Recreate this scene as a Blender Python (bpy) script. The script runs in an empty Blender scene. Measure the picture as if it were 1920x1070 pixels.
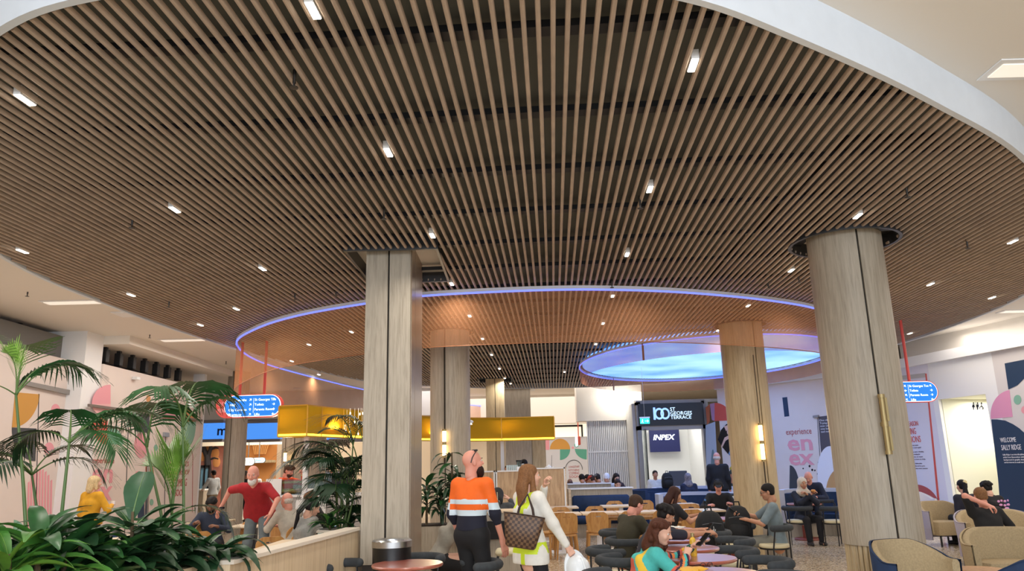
import bpy, math, random
import numpy as np
from mathutils import Vector, Matrix
random.seed(7)
rng = np.random.RandomState(5)
S = bpy.context.scene
COL = S.collection
PI = math.pi
# ------------------------------------------------------------------ camera
FPX = 1410.0
PITCH = math.atan(338 / FPX); ROLL = math.atan(148 / 5855); HC = 1.67
_sp, _cp, _sr, _cr = math.sin(PITCH), math.cos(PITCH), math.sin(ROLL), math.cos(ROLL)
FW = np.array([0, _cp, _sp]); _r0 = np.array([1.0, 0, 0]); _u0 = np.array([0, -_sp, _cp])
RT = _cr * _r0 - _sr * _u0; UP = _sr * _r0 + _cr * _u0; CAM = np.array([0, 0, HC])
cd = bpy.data.cameras.new('camera'); cam = bpy.data.objects.new('camera', cd); COL.objects.link(cam)
m = Matrix.Identity(4)
for i in range(3):
    m[i][0] = RT[i]; m[i][1] = UP[i]; m[i][2] = -FW[i]; m[i][3] = CAM[i]
cam.matrix_world = m
cd.sensor_width = 36; cd.lens = 36 * FPX / 1920; cd.clip_end = 200
S.camera = cam
# ------------------------------------------------------------------ world, light, exposure
S.view_settings.view_transform = 'Standard'; S.view_settings.look = 'None'
S.view_settings.gamma = 1; S.view_settings.use_curve_mapping = False
S.view_settings.exposure = 0.24
S.cycles.max_bounces = 7; S.cycles.transparent_max_bounces = 16
S.cycles.sample_clamp_indirect = 4
W = bpy.data.worlds.new('world'); S.world = W; W.use_nodes = True
bg = W.node_tree.nodes['Background']; bg.inputs[0].default_value = (0.80, 0.89, 1.0, 1); bg.inputs[1].default_value = 1.3

def lamp(name, loc, energy, size, color=(1, 0.93, 0.84), rot=(0, 0, 0), sy=None, spread=PI):
    l = bpy.data.lights.new(name, 'AREA'); l.energy = energy; l.size = size; l.color = color; l.spread = spread
    if sy: l.shape = 'RECTANGLE'; l.size_y = sy
    o = bpy.data.objects.new(name, l); o.location = loc; o.rotation_euler = rot; COL.objects.link(o)
    return o
# large area lamps: daylight from the unseen entrance behind, fill lamps added under the ceiling
lamp('entrance_daylight', (1.0, -5.0, 4.6), 1000, 9, (0.86, 0.93, 1.0), (math.radians(62), 0, 0), 5)
lamp('overhead_fill', (-7.3, 12, 4.5), 190, 1.2, (1, 0.93, 0.85), (0, 0, 0), 16)
lamp('overhead_fill', (10.2, 12, 4.5), 150, 1.2, (1, 0.92, 0.83), (0, 0, 0), 12)
lamp('overhead_fill', (1.0, 30, 4.5), 420, 12, (1, 0.93, 0.86), (0, 0, 0), 7)
lamp('screen_fill', (3.7, 26.35, 4.3), 26, .9, (1, .96, .88), (math.radians(14), 0, 0), .2)  # added lamp without a fitting, brightens the white slat screen
lamp('shop_light', (-9.0, 30.5, 4.0), 300, 6, (1, 0.92, 0.82), (0, 0, 0), 3)

def ray(px, py): return FW + (px - 960) / FPX * RT + (535 - py) / FPX * UP
def az(px, py, z): d = ray(px, py); return CAM + d * (z - HC) / d[2]
def ay(px, py, y): d = ray(px, py); return CAM + d * y / d[1]
def ax(px, py, x): d = ray(px, py); return CAM + d * x / d[0]
def XY(px, Y, py=900): return float(ay(px, py, Y)[0])
# ------------------------------------------------------------------ materials
def lin(c): return tuple((x / 255 / 12.92 if x / 255 <= 0.04045 else ((x / 255 + 0.055) / 1.055) ** 2.4) for x in c)
_M = {}
def mat(name, rgb, rough=0.6, metal=0.0, emit=None, es=1.0, var=0.0, vs=8.0, spec=0.5, bump=0.0, alpha=None, coat=0.0):
    if name in _M: return _M[name]
    m = bpy.data.materials.new(name); m.use_nodes = True; nt = m.node_tree; b = nt.nodes['Principled BSDF']
    c = lin(rgb)
    b.inputs['Base Color'].default_value = (*c, 1); b.inputs['Roughness'].default_value = rough
    b.inputs['Metallic'].default_value = metal; b.inputs['Specular IOR Level'].default_value = spec
    if coat: b.inputs['Coat Weight'].default_value = coat; b.inputs['Coat Roughness'].default_value = 0.3
    if emit:
        b.inputs['Emission Color'].default_value = (*lin(emit), 1); b.inputs['Emission Strength'].default_value = es
    if var or bump:
        tc = nt.nodes.new('ShaderNodeTexCoord'); n = nt.nodes.new('ShaderNodeTexNoise'); n.inputs['Scale'].default_value = vs
        n.inputs['Detail'].default_value = 5
        nt.links.new(tc.outputs['Object'], n.inputs['Vector'])
        if var:
            r = nt.nodes.new('ShaderNodeValToRGB'); e = r.color_ramp.elements
            e[0].position = 0.3; e[1].position = 0.7
            e[0].color = (*[max(0, x * (1 - var)) for x in c], 1); e[1].color = (*[min(1, x * (1 + var)) for x in c], 1)
            nt.links.new(n.outputs['Fac'], r.inputs[0]); nt.links.new(r.outputs[0], b.inputs['Base Color'])
        if bump:
            bp = nt.nodes.new('ShaderNodeBump'); bp.inputs['Strength'].default_value = bump; bp.inputs['Distance'].default_value = 0.01
            nt.links.new(n.outputs['Fac'], bp.inputs['Height']); nt.links.new(bp.outputs[0], b.inputs['Normal'])
    _M[name] = m; return m
def wood(name, c1, c2, scale=(14, 14, 0.9), rough=0.5):
    if name in _M: return _M[name]
    m = bpy.data.materials.new(name); m.use_nodes = True; nt = m.node_tree; b = nt.nodes['Principled BSDF']
    tc = nt.nodes.new('ShaderNodeTexCoord'); mp = nt.nodes.new('ShaderNodeMapping'); mp.inputs['Scale'].default_value = scale
    n = nt.nodes.new('ShaderNodeTexNoise'); n.inputs['Scale'].default_value = 2.2; n.inputs['Detail'].default_value = 7; n.inputs['Distortion'].default_value = 0.7
    n2 = nt.nodes.new('ShaderNodeTexNoise'); n2.inputs['Scale'].default_value = 9; n2.inputs['Detail'].default_value = 3
    mx = nt.nodes.new('ShaderNodeMath'); mx.operation = 'MULTIPLY_ADD'; mx.inputs[1].default_value = 0.35; 
    r = nt.nodes.new('ShaderNodeValToRGB'); e = r.color_ramp.elements
    e[0].position = 0.42; e[1].position = 0.78; e[0].color = (*lin(c1), 1); e[1].color = (*lin(c2), 1)
    L = nt.links.new
    L(tc.outputs['Object'], mp.inputs['Vector']); L(mp.outputs[0], n.inputs['Vector']); L(mp.outputs[0], n2.inputs['Vector'])
    L(n2.outputs['Fac'], mx.inputs[0]); L(n.outputs['Fac'], mx.inputs[2]); L(mx.outputs[0], r.inputs[0]); L(r.outputs[0], b.inputs['Base Color'])
    b.inputs['Roughness'].default_value = rough
    _M[name] = m; return m
def veil(name, rgb, opacity, rough=0.5, trans=0.5):
    """fine perforated mesh or tinted sheet: part open, part diffusing cloth"""
    if name in _M: return _M[name]
    m = bpy.data.materials.new(name); m.use_nodes = True; nt = m.node_tree; nt.nodes.clear(); L = nt.links.new
    o = nt.nodes.new('ShaderNodeOutputMaterial'); mx = nt.nodes.new('ShaderNodeMixShader'); t = nt.nodes.new('ShaderNodeBsdfTransparent')
    d = nt.nodes.new('ShaderNodeBsdfDiffuse'); tr = nt.nodes.new('ShaderNodeBsdfTranslucent'); m2 = nt.nodes.new('ShaderNodeMixShader')
    for s in (d, tr): s.inputs['Color'].default_value = (*lin(rgb), 1)
    tc = nt.nodes.new('ShaderNodeTexCoord'); n = nt.nodes.new('ShaderNodeTexNoise'); n.inputs['Scale'].default_value = 2.5
    mr = nt.nodes.new('ShaderNodeMapRange'); mr.inputs['To Min'].default_value = opacity - 0.06; mr.inputs['To Max'].default_value = opacity + 0.06
    L(tc.outputs['Object'], n.inputs['Vector']); L(n.outputs['Fac'], mr.inputs['Value'])
    m2.inputs[0].default_value = trans; L(d.outputs[0], m2.inputs[1]); L(tr.outputs[0], m2.inputs[2])
    L(mr.outputs[0], mx.inputs[0]); L(t.outputs[0], mx.inputs[1]); L(m2.outputs[0], mx.inputs[2]); L(mx.outputs[0], o.inputs[0])
    _M[name] = m; return m
def glow(name, rgb, es, sample=False):
    m = mat(name, rgb, 0.5, 0, rgb, es)
    try: m.cycles.emission_sampling = 'AUTO' if sample else 'NONE'
    except Exception: pass
    return m
def glass(name, rgb=(235, 240, 240), clear=0.85):
    if name in _M: return _M[name]
    m = bpy.data.materials.new(name); m.use_nodes = True; nt = m.node_tree; nt.nodes.clear(); L = nt.links.new
    o = nt.nodes.new('ShaderNodeOutputMaterial'); mx = nt.nodes.new('ShaderNodeMixShader'); t = nt.nodes.new('ShaderNodeBsdfTransparent')
    g = nt.nodes.new('ShaderNodeBsdfGlossy'); g.inputs['Roughness'].default_value = 0.05
    t.inputs[0].default_value = (*lin(rgb), 1); fr = nt.nodes.new('ShaderNodeFresnel'); fr.inputs[0].default_value = 1.45
    L(fr.outputs[0], mx.inputs[0]); L(t.outputs[0], mx.inputs[1]); L(g.outputs[0], mx.inputs[2]); L(mx.outputs[0], o.inputs[0])
    _M[name] = m; return m
# ------------------------------------------------------------------ mesh builder
class MB:
    def __init__(s): s.v = []; s.f = []; s.mi = []
    def add(s, vs, fs, mi=0):
        n = len(s.v); s.v.extend([tuple(map(float, p)) for p in vs]); s.f.extend([tuple(i + n for i in f) for f in fs]); s.mi.extend([mi] * len(fs)); return s
    def box(s, x0, x1, y0, y1, z0, z1, mi=0, b=0.0):
        if b <= 0:
            v = [(x, y, z) for z in (z0, z1) for x, y in ((x0, y0), (x1, y0), (x1, y1), (x0, y1))]
            return s.add(v, [(3, 2, 1, 0), (4, 5, 6, 7), (0, 1, 5, 4), (1, 2, 6, 5), (2, 3, 7, 6), (3, 0, 4, 7)], mi)
        pts = [(x0 + b, y0), (x1 - b, y0), (x1, y0 + b), (x1, y1 - b), (x1 - b, y1), (x0 + b, y1), (x0, y1 - b), (x0, y0 + b)]
        ins = [(x0 + 2 * b if p[0] < (x0 + x1) / 2 else x1 - 2 * b, y0 + b if p[1] < (y0 + y1) / 2 else y1 - b) for p in pts]
        cx, cy = (x0 + x1) / 2, (y0 + y1) / 2
        def ring(k, z): return [(cx + (p[0] - cx) * k[0], cy + (p[1] - cy) * k[1], z) for p in pts]
        k = (1 - 2 * b / (x1 - x0), 1 - 2 * b / (y1 - y0)); h = (x1 - x0 > 0)
        return s.rings([ring(k, z0), ring((1, 1), z0 + b), ring((1, 1), z1 - b), ring(k, z1)], True, mi)
    def rings(s, R, caps=True, mi=0, closed=False):
        n = len(R[0]); vs = [p for r in R for p in r]; fs = []
        K = len(R)
        for a in range(K if closed else K - 1):
            b = (a + 1) % K
            for i in range(n): j = (i + 1) % n; fs.append((a * n + i, a * n + j, b * n + j, b * n + i))
        if caps and not closed: fs.append(tuple(range(n))[::-1]); fs.append(tuple((K - 1) * n + i for i in range(n)))
        return s.add(vs, fs, mi)
    def tube(s, pts, r, seg=8, mi=0, caps=True, round_ends=False):
        P = [np.array(p, float) for p in pts]; rr = r if isinstance(r, (list, tuple)) else [r] * len(P)
        R = []; prev = None
        for i, p in enumerate(P):
            t = P[min(i + 1, len(P) - 1)] - P[max(i - 1, 0)]; t = t / (np.linalg.norm(t) + 1e-9)
            if prev is None:
                a = np.array([0, 0, 1.0]) if abs(t[2]) < 0.9 else np.array([1.0, 0, 0]); u = np.cross(t, a)
            else: u = prev - t * (prev @ t)
            u /= np.linalg.norm(u); w = np.cross(t, u); prev = u
            R.append([p + rr[i] * (math.cos(q) * u + math.sin(q) * w) for q in np.linspace(0, 2 * PI, seg, endpoint=False)])
        if round_ends:
            def dome(ri, p, d, r0): return [[p + (x - p) * math.cos(a) + d * r0 * math.sin(a) for x in ri] for a in (0.5, 1.0, 1.35)]
            d0 = P[0] - P[1]; d0 /= np.linalg.norm(d0); d1 = P[-1] - P[-2]; d1 /= np.linalg.norm(d1)
            R = dome(R[0], P[0], d0, rr[0])[::-1] + R + dome(R[-1], P[-1], d1, rr[-1])
        return s.rings(R, caps, mi)
    def lathe(s, prof, c=(0, 0, 0), seg=24, mi=0, sx=1, sy=1):
        R = [[(c[0] + r * sx * math.cos(a), c[1] + r * sy * math.sin(a), c[2] + z) for a in np.linspace(0, 2 * PI, seg, endpoint=False)] for r, z in prof]
        return s.rings(R, True, mi)
    def cyl(s, c, r, h, seg=20, mi=0): return s.lathe([(r, 0), (r, h)], c, seg, mi)
    def prism(s, poly, z0, z1, mi=0): return s.rings([[(x, y, z0) for x, y in poly], [(x, y, z1) for x, y in poly]], True, mi)
    def ell(s, c, r, seg=12, rg=8, mi=0, rot=None):
        R = []
        for j in range(1, rg):
            a = -PI / 2 + PI * j / rg
            R.append([(r[0] * math.cos(a) * math.cos(q), r[1] * math.cos(a) * math.sin(q), r[2] * math.sin(a)) for q in np.linspace(0, 2 * PI, seg, endpoint=False)])
        R = [[np.array(c) + (rot @ np.array(p) if rot is not None else np.array(p)) for p in q] for q in R]
        return s.rings(R, True, mi)
    def xf(s, M):
        a = np.c_[np.array(s.v), np.ones(len(s.v))] @ np.array(M).T; s.v = [tuple(p[:3]) for p in a]; return s
    def build(s, name, mats, parent=None, smooth=40, loc=None):
        me = bpy.data.meshes.new(name); me.from_pydata(s.v, [], s.f)
        for x in (mats if isinstance(mats, (list, tuple)) else [mats]): me.materials.append(x)
        if len(set(s.mi)) > 1: me.polygons.foreach_set('material_index', s.mi)
        if smooth:
            me.shade_smooth(); me.set_sharp_from_angle(angle=math.radians(smooth))
        me.update()
        return link(name, me, parent, loc)
def link(name, data, parent=None, loc=None):
    o = bpy.data.objects.new(name, data); COL.objects.link(o)
    if parent is not None: o.parent = parent
    if loc is not None: o.location = loc
    return o
def tag(o, label, cat, group=None, kind=None):
    if label: o['label'] = label
    if cat: o['category'] = cat
    if group: o['group'] = group
    if kind: o['kind'] = kind
    return o
def thing(name, label, cat, loc=(0, 0, 0), rz=0, group=None):
    o = bpy.data.objects.new(name, None); COL.objects.link(o); o.location = loc; o.rotation_euler = (0, 0, rz); o.empty_display_size = 0.1
    return tag(o, label, cat, group)
def dup(root, loc, rz=0, label=None, sc=None):
    kids = {}
    def cp(o, par):
        c = o.copy(); COL.objects.link(c)
        if par is not None: c.parent = par
        for k in CH.get(o.name, []): cp(k, c)
        return c
    if not hasattr(dup, 'c'): dup.c = {}
    CH = dup.c.get(root.name)
    if CH is None:
        CH = {}
        for o in bpy.data.objects:
            if o.parent is not None: CH.setdefault(o.parent.name, []).append(o)
        dup.c[root.name] = CH
    r = cp(root, None); r.location = loc; r.rotation_euler = (0, 0, rz)
    if label: r['label'] = label
    if sc: r.scale = (sc, sc, sc)
    return r
ORD = 'first second third fourth fifth sixth seventh eighth ninth tenth eleventh twelfth thirteenth fourteenth fifteenth sixteenth seventeenth eighteenth nineteenth twentieth'.split()
def struct(o, label=None):
    o['kind'] = 'structure'
    if label: o['label'] = label
    return o
def text(name, s, loc, size, m, parent=None, yaw=0.0, ext=0.003, align='LEFT', sx=1.0, bold=0.0, space=1.0, width=None, shear=0.0):
    """text standing upright on a vertical face, turned into a mesh; yaw 0 faces -Y; width fits the line to that length"""
    c = bpy.data.curves.new(name, 'FONT'); c.body = s; c.size = size; c.extrude = ext; c.align_x = align; c.resolution_u = 2; c.offset = bold; c.space_character = space; c.shear = shear
    t = bpy.data.objects.new('text_source', c); COL.objects.link(t)
    dg = bpy.context.evaluated_depsgraph_get(); me = bpy.data.meshes.new_from_object(t.evaluated_get(dg)); bpy.data.objects.remove(t); bpy.data.curves.remove(c)
    me.name = name; me.materials.clear(); me.materials.append(m)
    if width:
        co = np.empty(len(me.vertices) * 3); me.vertices.foreach_get('co', co); w = np.ptp(co[0::3]); sx = width / max(w, 1e-4)
    o = link(name, me, parent, loc)
    o.rotation_euler = (PI / 2, 0, yaw); o.scale = (sx, 1, 1)
    return o
# ------------------------------------------------------------------ palette
OAK = wood('oak_veneer', (154, 142, 124), (182, 170, 152))
OAKW = wood('oak_warm', (168, 146, 112), (198, 178, 142))
OAKH = wood('oak_table', (196, 168, 132), (226, 202, 170), (0.9, 14, 14))
CHAIRW = wood('oak_chair', (166, 112, 56), (196, 146, 84), (10, 10, 0.9))
SLAT = mat('slat_timber', (178, 158, 141), 0.5, var=0.12, vs=5)
CREAM = mat('cream_plaster', (234, 228, 219), 0.8)
WHITE = mat('white_paint', (238, 238, 238), 0.6)
FASC = mat('white_fascia', (220, 227, 236), 0.6, var=0.02)
BLACK = mat('black_metal', (22, 22, 24), 0.45)
DARK = mat('dark_void', (96, 96, 90), 0.9, var=0.1, vs=2)
BEAM = mat('black_channel', (24, 26, 32), 0.5)
HOARD = mat('hoarding_blush', (226, 212, 204), 0.55, var=0.02, vs=3)
CHARC = mat('charcoal_velvet', (52, 56, 60), 0.85, var=0.15, vs=20, bump=0.2)
SEATC = mat('cream_vinyl', (216, 204, 168), 0.5)
TERRA = mat('terracotta_laminate', (164, 84, 66), 0.34, var=0.08, vs=25, coat=1.0, spec=.8)
NAVY = mat('navy_velvet', (22, 48, 84), 0.75, var=0.15, vs=12)
BEIGE = mat('beige_upholstery', (172, 152, 118), 0.9, var=0.12, vs=60, bump=0.25)
STEEL = mat('brushed_steel', (190, 190, 190), 0.3, 1.0)
BRASS = mat('brass', (176, 156, 112), 0.5, 0.8)
# ================================================================== SETTING
def spline(pts, n=14, closed=True):
    P = [np.array(p, float) for p in pts]; N = len(P); out = []
    for i in range(N if closed else N - 1):
        if closed: a, b, c, d = P[i - 1], P[i], P[(i + 1) % N], P[(i + 2) % N]
        else: a, b, c, d = P[max(i - 1, 0)], P[i], P[i + 1], P[min(i + 2, N - 1)]
        for t in np.linspace(0, 1, n, endpoint=False):
            out.append(0.5 * ((2 * b) + (-a + c) * t + (2 * a - 5 * b + 4 * c - d) * t * t + (-a + 3 * b - 3 * c + d) * t ** 3))
    if not closed: out.append(P[-1])
    return np.array(out)
OVAL = spline([(-0.35, 3.55), (0.9, 3.8), (1.81, 4.29), (3.2, 5.24), (4.75, 6.5), (6.95, 8.95), (8.55, 12.2), (9.1, 15.6), (9.0, 18.6), (7.8, 22.2), (5.4, 25.0), (2.0, 26.2), (-1.2, 25.5), (-4.3, 22.9),
               (-5.6, 18.2), (-6.15, 14.2), (-6.27, 11.5), (-6.15, 9.0), (-5.4, 6.6), (-4.2, 4.95), (-3.0, 4.0), (-2.2, 3.68), (-1.3, 3.58)], 8)
ZS = 4.25; ZC = 4.60
# floor: glossy beige terrazzo
def terrazzo():
    m = bpy.data.materials.new('terrazzo'); m.use_nodes = True; nt = m.node_tree; b = nt.nodes['Principled BSDF']; L = nt.links.new
    tc = nt.nodes.new('ShaderNodeTexCoord'); v = nt.nodes.new('ShaderNodeTexVoronoi'); v.inputs['Scale'].default_value = 42
    r = nt.nodes.new('ShaderNodeValToRGB'); e = r.color_ramp.elements; r.color_ramp.interpolation = 'CONSTANT'
    e[0].position = 0; e[0].color = (*lin((186, 166, 138)), 1); e[1].position = 0.35; e[1].color = (*lin((206, 190, 164)), 1)
    for p, c in ((0.6, (160, 138, 110)), (0.78, (222, 210, 190)), (0.92, (128, 104, 80))):
        q = e.new(p); q.color = (*lin(c), 1)
    sx = nt.nodes.new('ShaderNodeSeparateColor')
    L(tc.outputs['Object'], v.inputs['Vector']); L(v.outputs['Color'], sx.inputs[0]); L(sx.outputs[0], r.inputs[0]); L(r.outputs[0], b.inputs['Base Color'])
    b.inputs['Roughness'].default_value = 0.16; return m
struct(MB().box(-16, 18, -6, 46, -0.2, 0).build('floor', terrazzo(), smooth=0), 'polished beige terrazzo floor')
struct(MB().box(-16, 18, -3, 46, ZC, ZC + 0.2).build('ceiling', CREAM, smooth=0), 'cream plaster ceiling')
# dropped oval: fascia, backing, channels, slats
rim = tag(bpy.data.objects.new('ceiling_oval', None), 'oval suspended slatted ceiling with white rim', None, None, 'structure'); COL.objects.link(rim)
n = len(OVAL); cen = OVAL.mean(0)
nrm = np.roll(OVAL, -1, 0) - np.roll(OVAL, 1, 0); nrm = np.c_[nrm[:, 1], -nrm[:, 0]]; nrm /= np.linalg.norm(nrm, axis=1)[:, None]
OUT = OVAL + nrm * 0.05
mb = MB()
mb.rings([[(*OVAL[i], ZS), (*OUT[i], ZS), (*OUT[i], ZC), (*OVAL[i], ZC)] for i in range(n)], False, 0, True)
mb.build('ceiling_rim', FASC, rim, 50)['label'] = 'white curved rim of the oval ceiling'
mb = MB().prism([tuple(p) for p in OVAL], ZS + 0.21, ZS + 0.23); mb.build('ceiling_backing', DARK, rim, 0)['label'] = 'dark backing board above the slats'
SA = 0.048; sd = np.array([math.sin(SA), math.cos(SA)]); sn = np.array([math.cos(SA), -math.sin(SA)])
U = OVAL @ sn; V = OVAL @ sd
def cuts(poly, u):
    a = poly @ sn - u; b = np.roll(a, -1); k = np.where((a < 0) != (b < 0))[0]
    va = poly @ sd; vb = np.roll(va, -1)
    return sorted((va + (vb - va) * (a / (a - b + 1e-12)))[k])
def circ(c, r, ry=None, n=28): return np.array([(c[0] + r * math.cos(t), c[1] + (ry or r) * math.sin(t)) for t in np.linspace(0, 2 * PI, n, endpoint=False)])
HOLES = [np.array([(-2.0, 8.8), (-0.92, 8.8), (-0.92, 10.4), (-2.0, 10.4)]), circ((4.13, 8.98), 0.62), circ((-1.25, 14.65), 0.45), circ((4.48, 14.65), 0.5), np.array([(-1.1, 22.8), (-0.1, 22.8), (-0.1, 23.8), (-1.1, 23.8)]),
         circ((4.95, 19.85), 3.15, 4.33, 48)]
def segs(u, inset=0.02):
    c = cuts(OVAL, u); out = [(c[i] + inset, c[i + 1] - inset) for i in range(0, len(c) - 1, 2)]
    for h in HOLES:
        q = cuts(h, u)
        if len(q) >= 2:
            new = []
            for a, b in out:
                if q[-1] < a or q[0] > b: new.append((a, b))
                else:
                    if q[0] > a: new.append((a, q[0]))
                    if q[-1] < b: new.append((q[-1], b))
            out = new
    return [s for s in out if s[1] - s[0] > 0.05]
prof = [(-0.0165, 0.032), (-0.0165, 0.014), (-0.012, 0.004), (0, 0), (0.012, 0.004), (0.0165, 0.014), (0.0165, 0.032)]
SLATU = np.arange(U.min() + 0.06, U.max() - 0.03, 0.0895)
for u in SLATU:
    mb = MB()
    for a, b in segs(u):
        mb.rings([[(*(sn * (u + p[0]) + sd * v), ZS + 0.012 + p[1]) for p in prof] for v in (a, b)], True)
    if mb.v: mb.build('slat', SLAT, rim, 30)
# cross channels that carry the slats
poly_s = OVAL
v0 = np.array([0.04, 4.24]) @ sd
for k in range(19):
    v = v0 + 1.155 * k
    a = OVAL @ sd - v; b = np.roll(a, -1); idx = np.where((a < 0) != (b < 0))[0]
    us = sorted((U + (np.roll(U, -1) - U) * (a / (a - b + 1e-12)))[idx])
    if len(us) < 2: continue
    c = [sn * us[0] + sd * v, sn * us[-1] + sd * v]
    d = sd * 0.055
    mb = MB().rings([[(*(p - d), z0), (*(p + d), z0), (*(p + d), z1), (*(p - d), z1)] for p, z0, z1 in ((c[0], ZS + .07, ZS + .12), (c[1], ZS + .07, ZS + .12))], True)
    mb.build('ceiling_channel', BEAM, rim, 0)
# ductwork seen dimly through the slats on the right
mb = MB(); mb.box(3.0, 3.8, 6.2, 11.5, ZS + .13, ZS + .2); mb.box(4.4, 4.9, 7.2, 12, ZS + .15, ZS + .2); mb.build('ceiling_duct', mat('duct_black', (14, 14, 16), .5), rim, 0)
# trims round the holes
for h, z in ((HOLES[0], 0), (HOLES[1], 0), (HOLES[2], 0), (HOLES[3], 0), (HOLES[4], 0)):
    c = h.mean(0); h2 = c + (h - c) * 1.06
    MB().rings([[(*h[i], ZS + .0), (*h2[i], ZS + .0), (*h2[i], ZS + .2), (*h[i], ZS + .2)] for i in range(len(h))], False, 0, True).build('ceiling_collar', mat('collar_grey', (46, 48, 52), .4), rim, 40)
    MB().prism([tuple(p) for p in h], ZS + .17, ZS + .185).build('collar_soffit', CREAM, rim, 0)
# downlights between slats
LIGHTS = [(588, 20), (1308, 122), (38, 188), (727, 286), (330, 393), (1222, 355), (43, 471), (1608, 405), (1903, 453), (807, 442), (1178, 477), (492, 504), (1486, 507), (852, 532), (1742, 533), (1862, 558), (1149, 555), (1406, 573),
          (243, 553), (447, 579), (375, 609), (883, 592), (662, 622), (1132, 606), (1707, 625), (577, 646), (1349, 619), (906, 635), (921, 665), (544, 677), (600, 702), (934, 691), (944, 709), (955, 719), (1058, 697), (1118, 645)]
LED = glow('downlight_led', (255, 246, 226), 14)
lb = MB().box(-.024, .024, -.075, .075, .012, .06); lr = None
ROWS = {}
for i, (px, py) in enumerate(LIGHTS):
    p = az(px, py, ZS + .005); u = p[:2] @ sn; v = p[:2] @ sd
    j = int(np.argmin(np.abs(SLATU + 0.0447 - u))); q = sn * (SLATU[j] + 0.0447) + sd * v
    side = 'left' if px < 700 else ('right' if px > 1240 else 'middle')
    t = thing('ceiling_downlight', 'small white lit bar downlight recessed between the brown ceiling slats', 'downlight', (q[0], q[1], ZS), -SA, 'bar downlights in the slatted ceiling')
    if lr is None:
        lr = True; L1 = MB().box(-.026, .026, -.085, .085, .006, .075).build('housing', WHITE, t, 0).data
        L2 = MB().box(-.022, .022, -.08, .08, 0, .0055).build('diffuser', LED, t, 0).data
    else: link('housing', L1, t); link('diffuser', L2, t)
    if i == 7: continue
    l = lamp('downlight_beam', (q[0], q[1], ZS - .02), 15, 0.12, (1, 0.93, 0.83), (0, 0, 0), None, math.radians(150))
REG = {}
for i, (px, py) in enumerate(LIGHTS):
    o = bpy.data.objects['ceiling_downlight' + ('.%03d' % i if i else '')]
    r = 'left of the square column' if px < 690 else ('right of the large column' if px > 1660 else 'between the two near columns')
    REG.setdefault(r, []).append((py, o))
for r, L_ in REG.items():
    for i, (_, o) in enumerate(sorted(L_, key=lambda q: q[0])): o['label'] = 'lit bar downlight in slats, %s from top, %s' % (ORD[i], r)
# sprinklers
mb = MB(); mb.cyl((0, 0, -.06), .012, .1, 8).lathe([(.004, -.1), (.03, -.095), (.03, -.09), (.004, -.085)], (0, 0, 0), 10).cyl((0, 0, -.09), .008, .04, 6)
SPR = None
for (px, py, z) in [(552, 146, ZS), (248, 415, ZS), (1700, 357, ZS), (720, 398, ZS), (1200, 378, ZS), (1813, 455, ZS), (1497, 520, ZS), (1440, 532, ZS), (553, 553, ZS), (317, 567, ZS), (630, 545, ZS + .03), (1147, 530, ZS), (52, 547, ZC), (281, 627, ZC), (424, 677, ZC)]:
    p = az(px, py, z)
    if SPR is None: SPR = mb.build('sprinkler', mat('sprinkler_metal', (90, 88, 86), .4, 1.0)).data; o = bpy.data.objects['sprinkler']
    else: o = link('sprinkler', SPR)
    o.location = (p[0], p[1], z + .02)
    kk = [q for q in ((552, 146), (248, 415), (1700, 357), (720, 398), (1200, 378), (1813, 455), (1497, 520), (1440, 532), (553, 553), (317, 567), (630, 545), (1147, 530))]; kk = sorted(kk); k2 = [(52, 547), (281, 627), (424, 677)]
    tag(o, 'dark sprinkler head between the slats, %s from the left' % ORD[kk.index((px, py))] if z < ZC else 'sprinkler head on the plaster above the left wall, %s from the left' % ORD[k2.index((px, py))], 'sprinkler', 'sprinklers in slats' if z < ZC else 'sprinklers on the plaster')

# ---- plaster ceiling extras: recessed troughs, downlights at back, hatch
def trough(px0, px1, py, label):
    a = az(px0, py, ZC); b = az(px1, py, ZC); y = (a[1] + b[1]) / 2
    t = thing('ceiling_trough', label, 'ceiling light', ((a[0] + b[0]) / 2, y, ZC))
    w = abs(b[0] - a[0]) / 2
    MB().box(-w, w, -.16, .16, -.012, -.002).build('frame', WHITE, t, 0)
    MB().box(-w + .05, w - .05, -.1, .1, -.02, -.0125).build('diffuser', glow('trough_led', (246, 236, 222), .5), t, 0)
trough(78, 205, 566, 'long pale recessed light slot in the plaster ceiling, nearest above the left hoarding')
trough(298, 388, 637, 'second pale recessed light slot in the plaster ceiling at left')
trough(1856, 2010, 128, 'large pale recessed slot in the cream ceiling beyond the white rim')
trough(1880, 1990, 582, 'pale recessed slot in the ceiling over the toilets entrance')
t = thing('ceiling_hatch', 'small square white access hatch in the left plaster ceiling', 'hatch', (*az(241, 588, ZC)[:2], ZC)); MB().box(-.22, .22, -.22, .22, -.02, -.001).box(-.18, .18, -.18, .18, -.026, -.02).build('panel', WHITE, t, 0)
BD = glow('back_downlight', (255, 252, 244), 7); d1 = None
BDL = sorted([(1020, 744), (1041, 755), (991, 765), (1085, 763), (1040, 772), (1079, 778), (900, 748), (897, 767), (955, 732), (997, 779), (1097, 731), (1117, 739), (1142, 752), (1133, 769), (1152, 776), (1054, 800), (512, 786), (557, 727), (608, 744), (390, 720), (388, 767)])
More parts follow.
